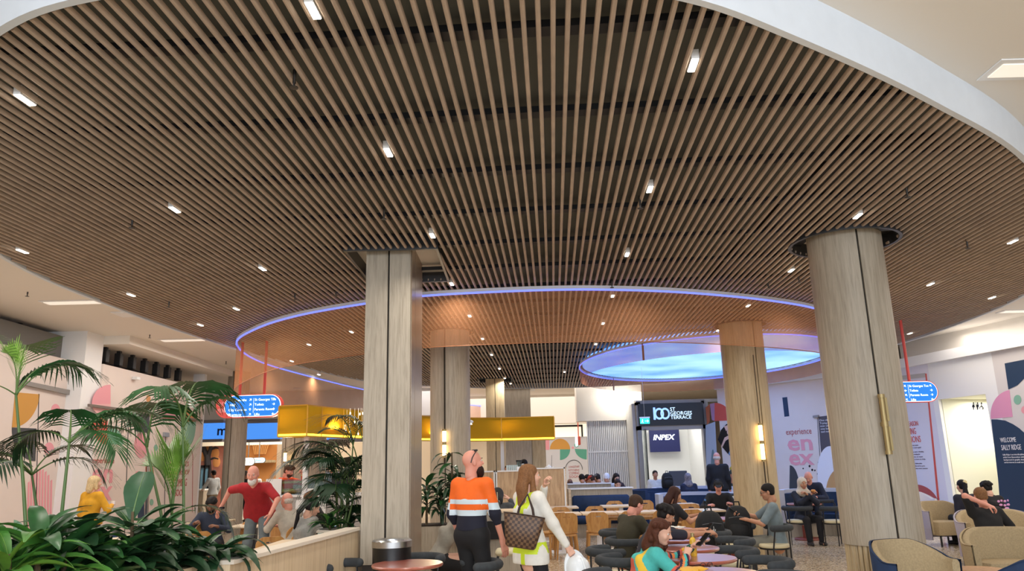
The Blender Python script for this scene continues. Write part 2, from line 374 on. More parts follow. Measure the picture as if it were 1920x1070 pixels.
for (px, py) in BDL:
    p = az(px, py, ZC)
    if p[1] > 43: p = p * 43 / p[1]
    if d1 is None: d1 = MB().lathe([(.14, -.03), (.13, -.03), (.12, -.001), (.001, -.001)], (0, 0, 0), 16).lathe([(.12, -.026), (.001, -.026)], (0, 0, 0), 16, 1).build('round_downlight', [WHITE, BD], None, 0).data; o = bpy.data.objects['round_downlight']
    else: o = link('round_downlight', d1)
    o.location = (p[0], p[1], ZC)
    sd_ = px > 700; n_ = [q for q in BDL if (q[0] > 700) == sd_].index((px, py))
    tag(o, 'round glowing downlight in far ceiling, %s from left, %s of square column' % (ORD[n_], 'right' if sd_ else 'left'), 'downlight', 'round downlights in the back ceiling')
for (px, py, z) in ((32, 606, 4.6), (58, 626, 4.6), (1755, 681, 4.2)):
    p = az(px, py, z); q = MB().lathe([(.001, -.03), (.1, -.03), (.1, 0)], (0, 0, 0), 16).build('ceiling_spot', BLACK); q.location = (p[0], p[1], min(z, 4.6))
    tag(q, {32: 'black round spot recessed in the ceiling, nearer one at left', 58: 'black round spot recessed in the ceiling beside the grey void', 1755: 'small black fitting under the right bulkhead'}[px], 'spotlight')

# ---- hanging translucent ring (open oval curtain of copper mesh) and the round skylight ring
R1 = spline([(1.3, 33.5), (-0.3, 33.6), (-2.1, 31.5), (-3.6, 28.5), (-4.9, 24.4), (-5.7, 20.0), (-5.95, 17.3), (-5.55, 14.9), (-4.64, 13.36), (-3.56, 12.26), (-2.25, 11.45), (-1.29, 11.03), (0.31, 10.86), (1.5, 10.95), (2.79, 11.32), (4.28, 12.07), (5.38, 12.94), (6.2, 14.2), (6.6, 15.9)], 7, False)
MESHC = veil('copper_mesh', (216, 152, 108), 0.42)
BLUE = glow('blue_led', (96, 112, 255), 1.7)
r1 = thing('ceiling_curtain', 'large hanging oval curtain of translucent copper mesh edged with blue light', 'hanging curtain')
k = len(R1); Z0, Z1 = 3.42, 4.2
def band(pts, z0, z1, th=0.004):
    N = np.gradient(pts, axis=0); N = np.c_[N[:, 1], -N[:, 0]]; N /= np.linalg.norm(N, axis=1)[:, None]
    return MB().rings([[(*(p - q * th), z0), (*(p + q * th), z0), (*(p + q * th), z1), (*(p - q * th), z1)] for p, q in zip(pts, N)], True)
def sheet(pts, z0, z1):
    mb = MB(); mb.add([(*p, z) for p in pts for z in (z0, z1)], [(2 * i, 2 * i + 2, 2 * i + 3, 2 * i + 1) for i in range(len(pts) - 1)]); return mb
ZB1 = np.interp(np.arange(k), [0, 7 * 4, 7 * 6, 7 * 7, 7 * 8.5, 7 * 10, k], [3.4, 3.38, 3.25, 3.22, 3.36, 3.4, 3.42])
MB().add([(*p, z) for p, zb in zip(R1, ZB1) for z in (zb, Z1)], [(2 * i, 2 * i + 2, 2 * i + 3, 2 * i + 1) for i in range(k - 1)]).build('mesh_band', MESHC, r1, 60)
band(R1, Z1, Z1 + .05, .015).build('top_rail', mat('rail_white', (220, 222, 235), .5), r1, 60)
band(R1, Z1 - .022, Z1 - .002, .017).build('led_strip', BLUE, r1, 60)['label'] = 'glowing blue strip along the top'
MB().tube([(*p, z) for p, z in zip(R1, ZB1)], .007, 6).build('bottom_hem', mat('hem_copper', (170, 110, 70), .5), r1, 60)
C2 = circ((4.95, 19.85), 3.2, 4.4, 72); C2c = np.vstack([C2, C2[:1]])
r2 = thing('skylight_ring', 'round hanging copper mesh ring below the glowing blue skylight', 'hanging curtain')
sheet(C2c, 3.86, 4.22).build('mesh_band', veil('copper_mesh_dense', (196, 128, 92), 0.6), r2, 60)
band(C2c, 4.22, 4.27, .015).build('top_rail', mat('rail_white', (220, 222, 235), .5), r2, 60)
band(C2c, 4.195, 4.21, .012).build('led_strip', BLUE, r2, 60)
for a in (2.2, 4.0, 4.55, 5.35, 6.05): p = np.array([4.95 + 3.2 * math.cos(a), 19.85 + 4.4 * math.sin(a)]); MB().box(p[0] - .02, p[0] + .02, p[1] - .02, p[1] + .02, 3.86, 4.24).build('seam_bar', mat('hem_copper', (170, 110, 70)), r2, 0)
def skymat():
    m = bpy.data.materials.new('skylight_glow'); m.use_nodes = True; nt = m.node_tree; b = nt.nodes['Principled BSDF']; L = nt.links.new
    tc = nt.nodes.new('ShaderNodeTexCoord'); nz = nt.nodes.new('ShaderNodeTexNoise'); nz.inputs['Scale'].default_value = .5
    r = nt.nodes.new('ShaderNodeValToRGB'); e = r.color_ramp.elements; e[0].color = (*lin((66, 134, 250)), 1); e[1].color = (*lin((150, 200, 255)), 1); e[0].position = .35; e[1].position = .65
    L(tc.outputs['Object'], nz.inputs['Vector']); L(nz.outputs['Fac'], r.inputs[0]); L(r.outputs[0], b.inputs['Emission Color']); b.inputs['Emission Strength'].default_value = 1.35
    b.inputs['Base Color'].default_value = (.3, .4, .6, 1); m.cycles.emission_sampling = 'FRONT_BACK' if False else 'AUTO'; return m
sk = MB().prism([tuple(p) for p in circ((4.95, 19.85), 3.12, 4.3, 64)], ZS + .02, ZS + .1).build('skylight', skymat(), None, 0)
lamp('skylight_lamp', (4.95, 19.85, ZS - .02), 80, 5.6, (.45, .55, 1.0))
tag(sk, 'glowing pale blue oval light panel inside the copper ring', 'skylight')
# ---- columns
def groove_col(name, label, c, r, z0, z1, ang, w=0.012, top=None, mat_=OAK):
    t = thing(name, label, 'column', (c[0], c[1], 0))
    def arc(a0, a1): return [(r * math.cos(a), r * math.sin(a)) for a in np.linspace(a0, a1, 26)]
    g = w / r
    angs = [ang, ang + PI]
    for i in range(2):
        a0 = angs[i] + g; a1 = angs[i] + PI - g
        A = arc(a0, a1); inner = [(x * .94, y * .94) for x, y in A[::-1]]
        MB().prism(A + inner, z0, z1).build('panel', mat_, t, 35)
    MB().cyl((0, 0, max(z0 - .0, 0)), r * .93, z1 - z0, 32).build('core', mat('groove_dark', (50, 44, 36), .7), t, 40)
    return t
ca = math.atan2(8.55 - 8.98, 4.10 - 4.13)
t = groove_col('timber_column', 'large round oak column on the right beside the beige armchairs', (4.13, 8.98), .43, .72, ZS + .17, ca + .0)
mb = MB()
for i in range(40): a = i * 2 * PI / 40; mb.cyl((.385 * math.cos(a), .385 * math.sin(a), 0), .028, .72, 8)
mb.cyl((0, 0, 0), .37, .72, 30); mb.build('fluted_base', OAKW, t, 40)
t = groove_col('timber_column', 'round oak column behind the dragon plant and the man in orange', (-1.25, 14.65), .385, 0, ZS + .17, -1.75)
t = groove_col('timber_column', 'round oak column with a two-tube wall light, beside the headset man', (4.48, 14.65), .41, 0, ZS + .17, -1.25, mat_=OAKW)
t = groove_col('timber_column', 'slim oak column below the blue directory sign, far left', (XY(437, 22.5), 22.5), .31, 0, ZC, -1.7)
t = groove_col('timber_column', 'wide greyish timber column behind the man in the orange sweater', (XY(568, 18.6), 18.6), .52, 0, 2.55, -1.75)
# square left column
t = thing('square_column', 'square oak column with dark central groove beside the steel-topped bin', 'column', (-1.52, 9.0, 0))
for x0, x1 in ((-.28, -.012), (.012, .27)): MB().box(x0, x1, 0, .05, .62, ZS + .17).build('panel', OAK, t, 0)
for y0, y1 in ((.06, .36), (.38, 1.1)):
    MB().box(.235, .28, y0, y1, .62, ZS + .17).build('side_panel', mat('bronze_strip', (150, 132, 112), .3, .3), t, 0)
    MB().box(-.28, -.235, y0, y1, .62, ZS + .17).build('side_panel', OAK, t, 0)
MB().box(-.25, .25, .03, 1.08, 0, ZS + .17).build('core', mat('groove_dark', (50, 44, 36)), t, 0)
MB().box(-.26, .26, .01, 1.09, 0, .62).build('plinth', mat('dark_plinth', (58, 50, 44), .6), t, 0)
t = thing('square_column', 'slim square oak column rising behind the kiosk partition', 'column', (-.6, 23.0, 0))
for x0, x1 in ((-.28, -.01), (.01, .28)): MB().box(x0, x1, 0, .05, 0, ZS + .17).build('panel', OAKW, t, 0)
MB().box(-.27, .27, .02, .56, 0, ZS + .17).build('core', mat('groove_dark', (50, 44, 36)), t, 0)
t = thing('square_column', 'plain oak clad core block behind the yellow canopy', 'column', (.25, 27, 0)); MB().box(-.62, .3, 0, 1, 0, 4.35).build('panel', OAK, t, 0); MB().box(.32, .8, .3, 1.2, 0, 2.6).build('side_panel', OAKW, t, 0); MB().box(-.7, .5, -.1, 1.1, 4.35, 4.6).build('capital', WHITE, t, 0)

# wall lights on columns
GLOW = glow('tube_glow', (255, 214, 140), 9)
def wall_light(px, py0, py1, Y, label, lit=True, two=True, cable=None):
    p0 = ay(px[0], py0, Y); p1 = ay(px[1], py1, Y)
    t = thing('column_light', label, 'wall light', (p0[0], p0[1], 0)); z0, z1 = p0[2], p1[2]
    mid = (z0 + z1) / 2; spans = [(mid + .03, z0 - .02), (z1 + .02, mid - .03)] if two else [(z1, z0)]
    if lit:
        for a, b in spans: MB().cyl((0, 0, a), .034, b - a, 16).build('glowing_tube', GLOW, t, 40)
    else:
        for a, b in spans: MB().cyl((0, 0, a), .03, b - a, 16).build('brass_tube', BRASS, t, 40); MB().box(.025, .05, -.02, .06, a, b).build('side_fin', BRASS, t, 0)
    for z in ((z0 - .02), mid - .03, z1 - .02) if two else ((z0 - .02), z1 - .02):
        mb = MB().cyl((0, 0, z), .037, .04 if z < mid - .1 or z > mid else .06, 14)
        if z == mid - .03: mb.box(-.01, .01, .02, .09, mid - .02, mid + .02)
        mb.build('bracket', BRASS, t, 40)
    if cable: MB().tube([(0, 0, z0), (0, 0, cable[0])], .008, 6).build('rod', mat('rod_dark', (70, 60, 48), .4, .6), t); MB().tube([(0, 0, z1), (0, 0, cable[1])], .012, 6).build('rod', mat('rod_dark', (70, 60, 48), .4, .6), t)
    return p0, p1
wall_light((1425, 1433), 795, 863, 14.17, 'two glowing tubes on a vertical rod, on the oak column by the headset man', cable=(3.6, 1.0))
lamp('tube_light', (XY(1429, 14.1), 14.05, 2.25), 14, .25, (1, .78, .45), (PI / 2, 0, PI))
wall_light((1652, 1664), 742, 848, 8.46, 'unlit brass double tube fitting on the large right column', False)
wall_light((833, 833), 806, 856, 14.2, 'glowing tube lamp behind the dragon plant leaves', cable=(3.9, 1.7))
lamp('tube_light', (XY(833, 14.1), 14.05, 2.3), 12, .2, (1, .82, .55), (PI / 2, 0, PI))
wall_light((535, 535), 847, 866, 17.95, 'single glowing tube on the wide grey column near the orange sweater man', two=False, cable=(2.5, 1.4))
lamp('tube_light', (XY(535, 17.8), 17.8, 2.1), 8, .2, (1, .85, .6), (PI / 2, 0, PI))
# ================================================================== WALLS WITH PRINTED HOARDINGS
class Wall:
    def __init__(s, name, A, B, z0, z1, m, label=None, th=0.08):
        s.A = np.array(A, float); s.B = np.array(B, float); d = s.B - s.A; s.L = np.linalg.norm(d); s.u = d / s.L
        s.n = np.array([s.u[1], -s.u[0]]); s.yaw = math.atan2(s.u[1], s.u[0])
        mb = MB(); a, b = s.A, s.B; c, e = b - s.n * th, a - s.n * th
        mb.prism([tuple(a), tuple(b), tuple(c), tuple(e)], z0, z1)
        s.o = struct(mb.build(name, m, None, 0), label)
    def uv(s, px, py):
        d = ray(px, py); t = ((s.A - CAM[:2]) @ s.n) / (d[:2] @ s.n); p = CAM + d * t
        return np.array([(p[:2] - s.A) @ s.u, p[2]])
    def pt(s, uv, off=0.0): p = s.A + s.u * uv[0] + s.n * off; return (p[0], p[1], uv[1])
    def poly(s, P, m, name='printed_shape', off=0.002, th=0.004):
        return MB().rings([[s.pt(p, off) for p in P], [s.pt(p, off + th) for p in P]], True).build(name, m, s.o, 0)
    def polypx(s, P, m, name='printed_shape', off=0.002, th=0.004): return s.poly([s.uv(*p) for p in P], m, name, off, th)
    def arc(s, C, H, V, m, a0=0, a1=PI / 2, pie=True, off=0.002, name='printed_shape'):
        C, H, V = s.uv(*C), s.uv(*H), s.uv(*V)
        P = [C + (H - C) * math.cos(t) + (V - C) * math.sin(t) for t in np.linspace(a0, a1, 24 if a1 - a0 < 6 else 32, endpoint=a1 - a0 < 6)]
        if pie and a1 - a0 < 3: P = [C] + P
        return s.poly(P, m, name, off)
    def disc(s, c, rx, ry, m, off=0.002): return s.arc(c, (c[0] + rx, c[1]), (c[0], c[1] - ry), m, 0, 2 * PI, False, off)
    def text(s, body, px, px1, py_base, py_top, m, name='lettering', bold=0.0, font_h=0.72, spx=None, off=0.006):
        """fit text between px and px1 with capital height from py_base to py_top"""
        a = s.uv(px, py_base); b = s.uv(px1, py_base); h = s.uv(px, py_top)[1] - a[1]; size = h / font_h
        return text(name, body, s.pt(a, off), size, m, s.o, s.yaw, 0.002, 'LEFT', 1, bold, 1.0, abs(b[0] - a[0]))
c_pink = mat('print_pink', (232, 158, 168), .5); c_red = mat('print_red', (214, 88, 74), .5); c_green = mat('print_green', (130, 178, 156), .5)
c_mus = mat('print_mustard', (206, 150, 66), .5); c_char = mat('print_charcoal', (62, 66, 72), .5); c_navy = mat('print_navy', (30, 54, 82), .5)
c_maroon = mat('print_maroon', (182, 84, 82), .5); c_brown = mat('print_brown', (180, 96, 62), .5); c_white = mat('print_white', (232, 230, 236), .5)
TR = mat('track_grey', (150, 146, 142), .4, .4)
# ---- left
wl = Wall('wall_left', (-9.1, 8.0), (-9.1, 15.3), 0, 4.0, HOARD, 'blush printed shop hoarding at far left behind the palms')
wl.arc((28, 735), (74, 739), (22, 801), c_mus); wl.arc((68, 803), (22, 801), (66, 864), c_char)
wl.disc((104, 768), 8, 11, c_pink); wl.disc((92, 842), 9, 13, c_pink); wl.disc((89, 786), 5, 6, c_green)
for k in range(9):
    x = 52 + k * 5.3; top = 876 + 0.05 * (x - 74) ** 2; wl.polypx([(x, top + 4), (x + 3.2, top + 2), (x + 1, 1012), (x - 2.2, 1012)], c_pink)
wl.arc((24, 1004), (49, 1006), (26, 974), c_green)
wl.polypx([(33, 712), (134, 733), (134, 742), (33, 720)], TR, 'door_track', .01, .06)
wl.polypx([(72, 738), (73.2, 738), (66, 1010), (64.8, 1010)], c_char, 'door_joint')
wl.polypx([(124, 738), (134, 739), (134, 745), (124, 744)], WHITE, 'track_end', .07, .03)
struct(MB().box(-9.75, -8.80, 15.3, 15.95, 0, ZC).build('pillar', WHITE, None, 0), 'white pillar between the two left hoardings')
w2 = Wall('wall_left', (-8.76, 15.95), (-8.76, 21.3), 0, 4.0, HOARD, 'blush printed shop hoarding with pink logo, behind the woman in yellow')
w2.arc((207, 757), (172, 757), (207, 721), c_pink); w2.arc((207, 757), (172, 757), (207, 782), mat('print_pink_light', (236, 182, 182), .5))
w2.arc((201, 783), (169, 782), (201, 833), c_red); w2.arc((201, 833), (231, 833), (201, 796), c_green)
w2.disc((264, 835), 12, 24, c_pink); w2.disc((278, 747), 4, 7, mat('print_tan', (206, 148, 96), .5)); w2.arc((331, 788), (301, 786), (331, 741), c_pink)
w2.polypx([(253, 760), (280, 766), (280, 812), (253, 808)], c_char)
w2.arc((353, 790), (367, 790), (353, 768), mat('print_tan', (206, 148, 96)), 0, PI); w2.arc((353, 790), (367, 790), (353, 836), c_green, 0, PI)
for c, m_ in (((292, 839), c_green), ((257, 889), c_pink), ((284, 941), c_green)): w2.disc(c, 3.5, 6, m_)
w2.arc((273, 888), (288, 888), (273, 862), c_brown, -PI / 2, PI / 2); w2.arc((258, 936), (270, 936), (258, 915), c_navy); w2.polypx([(258, 936), (270, 936), (270, 1000), (258, 1000)], c_navy)
w2.polypx([(163, 757), (376, 786), (376, 790), (163, 762)], mat('rail_brown', (120, 108, 100), .4), 'door_track', .01, .05)
w2.polypx([(240, 790), (241.2, 790), (234, 1000), (232.8, 1000)], c_char, 'door_joint'); w2.polypx([(310, 812), (311, 812), (308, 1000), (307, 1000)], c_char, 'door_joint')
w2.polypx([(274, 866), (277, 866), (273, 985), (270, 985)], STEEL, 'door_pole', .02, .04)
w2.polypx([(305, 810), (314, 811), (314, 819), (305, 818)], mat('box_grey', (150, 156, 166)), 'switch_box', .004, .05)
w2.polypx([(247, 706), (253, 707), (253, 712), (247, 711)], WHITE, 'camera_box', .004, .12)
w2.text('experience', 172, 213, 868, 856.5, c_maroon, font_h=.7); w2.text('en', 170, 209, 905, 876, c_pink, bold=.014, font_h=.53); w2.text('ex', 168, 208, 939, 910, c_pink, bold=.014, font_h=.53)
w2.text("ST GEORGE'S", 318, 353, 874, 864, c_maroon); w2.text('BARBERSHOP', 318, 354, 890, 880, c_maroon); w2.text('COMING', 324, 349, 912, 897, c_maroon); w2.text('SOON', 327, 345, 930, 917, c_maroon)
A = [w2.uv(331 + 15 - 15 * math.cos(t), 856 - 20 * math.sin(t)) for t in np.linspace(0, PI, 16)] + [w2.uv(360, 960)]
MB().tube([w2.pt(p, .008) for p in A], .006, 6).build('arch_outline', c_maroon, w2.o)
struct(MB().box(-9.1, -8.78, 21.3, 21.45, 0, ZC).build('pillar', WHITE, None, 0), 'white end pillar of the left hoarding')
struct(MB().box(-10.6, -10.2, 8, 22, 0, ZC).build('wall_left', mat('void_grey', (112, 110, 108), .8), None, 0), 'grey recessed wall above the left hoardings')
struct(MB().box(-10.2, -9.3, 13.2, 15.3, 4.0, 4.5).build('bulkhead', mat('void_grey2', (120, 118, 114), .8), None, 0), 'grey duct enclosure above the hoarding')
struct(MB().box(-10.6, -8.25, 15.95, 22, 4.42, ZC).build('bulkhead', CREAM, None, 0), 'cream soffit carrying the black box lights')
# black box lights under the ceiling along the hoarding
bx = None
for i in range(8):
    y = 16.05 + i * .66
    px = [170, 197, 223, 248, 271, 293, 314, 334][i]; py = [657, 663, 669, 676, 682, 688, 694, 699][i]
    p = ax(px, py, -8.95)
    if bx is None:
        bx = MB().box(-.07, .07, -.07, .07, -.14, .14, b=.008).box(-.04, .04, -.04, .04, .14, .2).lathe([(.05, -.142), (.001, -.142)], (0, 0, 0), 12).build('box_light', mat('box_black', (30, 30, 32), .5), None, 0).data; o = bpy.data.objects['box_light']
    else: o = link('box_light', bx)
    o.location = (p[0], p[1], 4.225)
    tag(o, ['first', 'second', 'third', 'fourth', 'fifth', 'sixth', 'seventh', 'eighth'][i] + ' black box light from the white pillar, above the left hoarding', 'spotlight', 'black box lights above the hoarding')
# ---- right: angled shopfront wall
we = Wall('wall_right', (6.55, 24.56), (10.2, 20.3), 0, 3.9, HOARD, 'blush hoarding with pink logo behind the oak columns at right')
we.polypx([(1467, 745), (1476, 744), (1480, 780), (1471, 781)], c_navy)
we.text('experience', 1474, 1522, 815, 803.5, c_maroon, font_h=.7); we.text('en', 1477, 1524, 844, 822, c_pink, bold=.014, font_h=.53); we.text('ex', 1480, 1527, 871, 849, c_pink, bold=.014, font_h=.53)
we.polypx([(1534, 781), (1566, 777), (1572, 850), (1540, 852)], mat('print_slate', (84, 78, 84), .5))
for i, s_ in enumerate(('One shoe off', 'Trying some', 'new on. The', 'one looks', 'sad now.')): we.text(s_, 1536.5 + i * .8, 1536.5 + i * .8 + len(s_) * 2.45, 789.5 + i * 5.3, 786 + i * 5.3, c_white, font_h=.7, off=.01)
we.polypx([(1526, 779), (1536, 777.5), (1536, 782), (1526, 783)], TR, 'door_closer', .01, .06)
we.polypx([(1532, 783), (1533, 783), (1543, 930), (1542, 930)], c_char, 'door_joint')
we.arc((1556, 884), (1580, 884), (1556, 836), c_white, 0, PI, False, .009); we.polypx([(1533, 884), (1580, 884), (1580, 930), (1535, 930)], c_white, off=.009)
we.arc((1578, 925), (1549, 925), (1578, 876), mat('print_corrug', (196, 152, 100), .5), off=.014)
we.arc((1480, 930), (1500, 930), (1481, 872), c_char)
for (x, y, r) in [(1518, 873.5, 1.8), (1506, 878, 1.2), (1523, 880.5, 1.8), (1528, 881.5, 1.3), (1535, 866.5, 1.5), (1536, 874.5, 1.5), (1533, 888, 1.1), (1537, 884, .8), (1534, 893, .9), (1537, 891, .7)]: we.disc((x, y), r, r * 1.2, BLACK)
# poster collage left of the wall-light column
we.polypx([(1323, 764), (1331, 757), (1331, 790), (1326, 796)], c_brown); we.arc((1340, 789), (1372, 788), (1340, 755), c_red, 0, PI / 2); we.polypx([(1331, 757), (1340, 755), (1340, 789), (1335, 787)], mat('print_lilac', (176, 130, 160), .5))
we.polypx([(1323, 797), (1341, 790), (1347, 905), (1325, 905)], mat('print_bluegrey', (176, 184, 196), .4), off=.001)
we.arc((1337, 884), (1341, 884), (1337, 842), mat('print_teal', (110, 132, 140), .3), 0, PI, False, .008)
skinp = mat('print_skin', (226, 186, 168), .5); hairp = mat('print_black', (18, 18, 20), .5); denim = mat('print_denim', (110, 148, 190), .5)
we.polypx([(1346, 824), (1352, 806), (1362, 795), (1376, 789), (1378, 862), (1366, 851), (1355, 838)], hairp, off=.006)
we.polypx([(1358, 799), (1370, 795), (1378, 793), (1378, 800), (1366, 803), (1362, 808)], skinp, off=.011); we.disc((1368, 809), 4.5, 7, skinp, .012); we.polypx([(1352, 838), (1359, 820), (1368, 815), (1372, 819), (1361, 826), (1355, 838)], skinp, off=.013)
we.polypx([(1366, 851), (1372, 835), (1369, 820), (1378, 826), (1380, 858)], denim, off=.012); we.polypx([(1355, 838), (1362, 826), (1370, 830), (1365, 850)], hairp, off=.014)
we.polypx([(1368, 878), (1378, 862), (1384, 866), (1384, 884), (1374, 886)], mat('print_yellow', (196, 176, 50), .5), off=.006); we.polypx([(1364, 892), (1370, 880), (1386, 884), (1388, 925), (1364, 920)], mat('print_leaf', (44, 62, 60), .5), off=.007); we.polypx([(1365, 892), (1372, 888), (1376, 896), (1374, 906), (1366, 904)], mat('print_rust', (196, 128, 98), .5), off=.012)
# ---- right: toilets entrance and printed panels
FA, FB = np.array((10.15, 19.9)), np.array((11.75, 12.6)); fu = (FB - FA) / np.linalg.norm(FB - FA)
def fx(px, z=2.0):  # distance along the wall at a picture column
    n_ = np.array([fu[1], -fu[0]]); d = ray(px, 800); t = (FA @ n_) / (d[:2] @ n_); return (d[:2] * t - FA) @ fu
d0, d1_, d2 = fx(1757), fx(1767), fx(1858)
P = lambda d: FA + fu * d
wf = Wall('wall_right', P(0), P(d0), 0, 3.9, mat('hoarding_lilac', (226, 222, 232), .5), 'white printed panel with red lettering right of the large column')
wf.polypx([(1735, 700), (1737.5, 700), (1764, 960), (1760, 960)], c_red, 'edge_strip'); wf.polypx([(1690, 704), (1735, 699), (1735.5, 707), (1690, 712)], mat('print_grey', (190, 186, 182)), 'top_strip')
wf.text('NEW SEASON', 1688, 1722, 800, 791, c_red); wf.text('EXCITING', 1690, 1718, 815, 803, c_red); wf.text('FASHIONS', 1692, 1727, 830, 818, c_red)
blurb = ['Discover the new season', 'in colours and style!', 'Whether you want a refreshing', 'update or are looking for', 'something new, our expert', 'stylists are here to help.', 'Book your free fashion advice', 'session tailored to you', 'and step into new season']
for i, s_ in enumerate(blurb):
    y = 836 + i * 4.6 + (3 if i > 1 else 0) + (3 if i > 5 else 0); wf.text(s_, 1700 + i * .5, 1722 + (i % 3) * 4 + i * 1.2, y, y - 2.4, mat('print_ink', (100, 80, 96), .5))
wf.arc((1722, 948), (1762, 952), (1720, 908), c_maroon, 0, PI, False)
wm = Wall('wall_right', P(d0), P(d2), 3.0, 3.9, WHITE, 'white lintel over the toilets entrance')
wp = Wall('wall_right', P(d2), P(d2 + .35), 0, 3.9, WHITE, 'white pier beside the navy panel')
wj = Wall('wall_right', P(d0), P(d1_), 0, 3.0, WHITE)
ws = Wall('wall_right', P(d2 + .35), P(12), 0, 3.9, mat('hoarding_grey', (214, 208, 206), .5), 'pale panel with navy arch and white welcome lettering at right edge')
ws.polypx([(1884, 681), (1925, 673), (1925, 705), (1908, 722), (1891, 730)], c_navy)
ws.arc((1899, 781), (1858, 785), (1893, 731), mat('print_mauve', (220, 150, 184), .5)); ws.disc((1908, 749), 7, 9, c_green); ws.disc((1921, 768), 6, 7, c_pink)
Q = [(1859, 786), (1870, 786), (1885, 788), (1900, 795), (1912, 803), (1925, 815), (1935, 1000), (1880, 1000), (1872, 900), (1864, 830)]
ws.polypx(Q, c_navy, off=.003)
ws.text('WELCOME', 1877, 1906.5, 829, 820, c_white, off=.012); ws.text('SALLY RIDGE', 1879, 1916, 843.5, 833.5, c_white, off=.012)
for i, s_ in enumerate(('Sally Ridge is an interdisciplinary', 'artist from Bassendean with a', 'background in graphic design', 'and an interest in small murals')): ws.text(s_, 1881 + i, 1924, 853.5 + i * 4.8, 850.5 + i * 4.8, c_white, off=.012)
# pictograms above the opening: woman, man, wheelchair
def picto(cx, kind):
    b = lambda x, y: wm.uv(cx + x, 760 + y)
    wm.disc((cx, 755.5), 1.5, 1.6, BLACK)
    if kind == 'w': wm.polypx([(cx - 1.6, 757.5), (cx + 1.6, 757.5), (cx + 3, 763.5), (cx + 1, 763.5), (cx + .8, 768), (cx - .8, 768), (cx - 1, 763.5), (cx - 3, 763.5)], BLACK)
    elif kind == 'm': wm.polypx([(cx - 2.4, 757.5), (cx + 2.4, 757.5), (cx + 2.4, 763), (cx + 1.4, 763), (cx + 1.2, 768), (cx - 1.2, 768), (cx - 1.4, 763), (cx - 2.4, 763)], BLACK)
    else:
        wm.polypx([(cx - .8, 757.5), (cx + .6, 757.5), (cx + .9, 762), (cx + 3, 762), (cx + 4.4, 766.5), (cx + 3.6, 767), (cx + 2.2, 763.3), (cx - .4, 763.3)], BLACK)
        MB().tube([wm.pt(wm.uv(cx + 3.2 * math.cos(a), 764.6 + 3 * math.sin(a)), .006) for a in np.linspace(-3.9, 1.0, 14)], .01, 5).build('printed_shape', BLACK, wm.o)
picto(1825.5, 'w'); picto(1833, 'm'); picto(1840.5, 'd'); wm.polypx([(1829, 753), (1829.7, 753), (1830, 768), (1829.3, 768)], BLACK)
# corridor behind the opening
nrm_f = np.array([-fu[1], fu[0]]) * 1.0
if nrm_f[0] < 0: nrm_f = -nrm_f
def cb(name, a, b, c, d, z0, z1, m): return struct(MB().prism([tuple(a), tuple(b), tuple(c), tuple(d)], z0, z1).build(name, m, None, 0))
CY = mat('corridor_cream', (246, 244, 226), .6)
a, b = P(d1_), P(d2)
cb('wall_corridor', a + nrm_f * .1, a + nrm_f * 2.2, a + nrm_f * 2.2 - fu * .1, a + nrm_f * .1 - fu * .1, 0, 3.0, CY)
cb('wall_corridor', a + nrm_f * 2.2, b + nrm_f * 2.2 + fu * 3, b + nrm_f * 2.3 + fu * 3, a + nrm_f * 2.3, 0, 3.0, CY)
cb('ceiling_corridor', a + nrm_f * .1, b + nrm_f * .1 + fu * 3, b + nrm_f * 2.2 + fu * 3, a + nrm_f * 2.2, 3.0, 3.1, CY)
lc = P((d1_ + d2) / 2) + nrm_f * 1.1; lamp('corridor_light', (lc[0], lc[1], 2.95), 42, .8, (1, .97, .85))
# bulkhead above right walls and ceiling returns
def bulk(name, pts, z0, z1, m, label): return struct(MB().prism(pts, z0, z1).build(name, m, None, 0), label)
off = nrm_f * -.12
bulk('bulkhead', [tuple(P(-.2) + off), tuple(P(12) + off), tuple(P(12) + nrm_f * 2), tuple(P(-.2) + nrm_f * 2)], 3.9, 4.14, WHITE, 'white bulkhead strip above the right hoardings')
bulk('bulkhead', [tuple(P(-.2) + nrm_f * .3), tuple(P(12) + nrm_f * .3), tuple(P(12) + nrm_f * 2), tuple(P(-.2) + nrm_f * 2)], 4.14, ZC, CREAM, 'cream upper wall above the right bulkhead')
e0, e1 = we.A, we.B; bulk('bulkhead', [tuple(e0 - we.n * -.12), tuple(e1 - we.n * -.12), tuple(e1 - we.n * 1.5), tuple(e0 - we.n * 1.5)], 3.9, ZC, CREAM, 'cream bulkhead over the angled hoarding')
struct(MB().box(-16, -15.8, -6, 46, 0, ZC).build('wall_left', CREAM, None, 0)); struct(MB().box(17, 17.2, -6, 46, 0, ZC).build('wall_right', CREAM, None, 0))
struct(MB().box(-16, 18, 45, 45.2, 0, ZC).build('wall_back', CREAM, None, 0), 'far back wall')
# ---- back: glazed lobby entrance with lettering, screen
FR = mat('lobby_frame', (150, 144, 140), .4, .3)
YL = 25.2; xl, xr = XY(1195, YL, 800), XY(1324, YL, 800)
zt = float(ay(1260, 752, YL)[2]); zs0 = float(ay(1260, 797, YL)[2]); zo = float(ay(1260, 803, YL)[2])
fr = struct(MB().box(xl, xl + .14, YL, YL + .3, 0, zt).box(xr - .1, xr + .04, YL, YL + .3, 0, zt).box(xl, xr, YL, YL + .3, zt - .1, zt + .05).box(xl, xr, YL, YL + .3, zo - .03, zs0).build('door_frame', FR, None, 0), 'grey metal frame of the lobby entrance')
sg = thing('lobby_sign', 'black sign with large pale blue lettering over the lobby entrance', 'sign', ((xl + xr) / 2, YL - .02, 0))
hw = (xr - xl) / 2 - .06
MB().box(-hw, hw, -.06, .1, zs0, zt - .06).build('sign_panel', mat('sign_black', (10, 11, 14), .35), sg, 0)
SB = glow('sign_blue', (140, 178, 240), 1.3); SW = glow('sign_white', (200, 226, 246), 1.2)
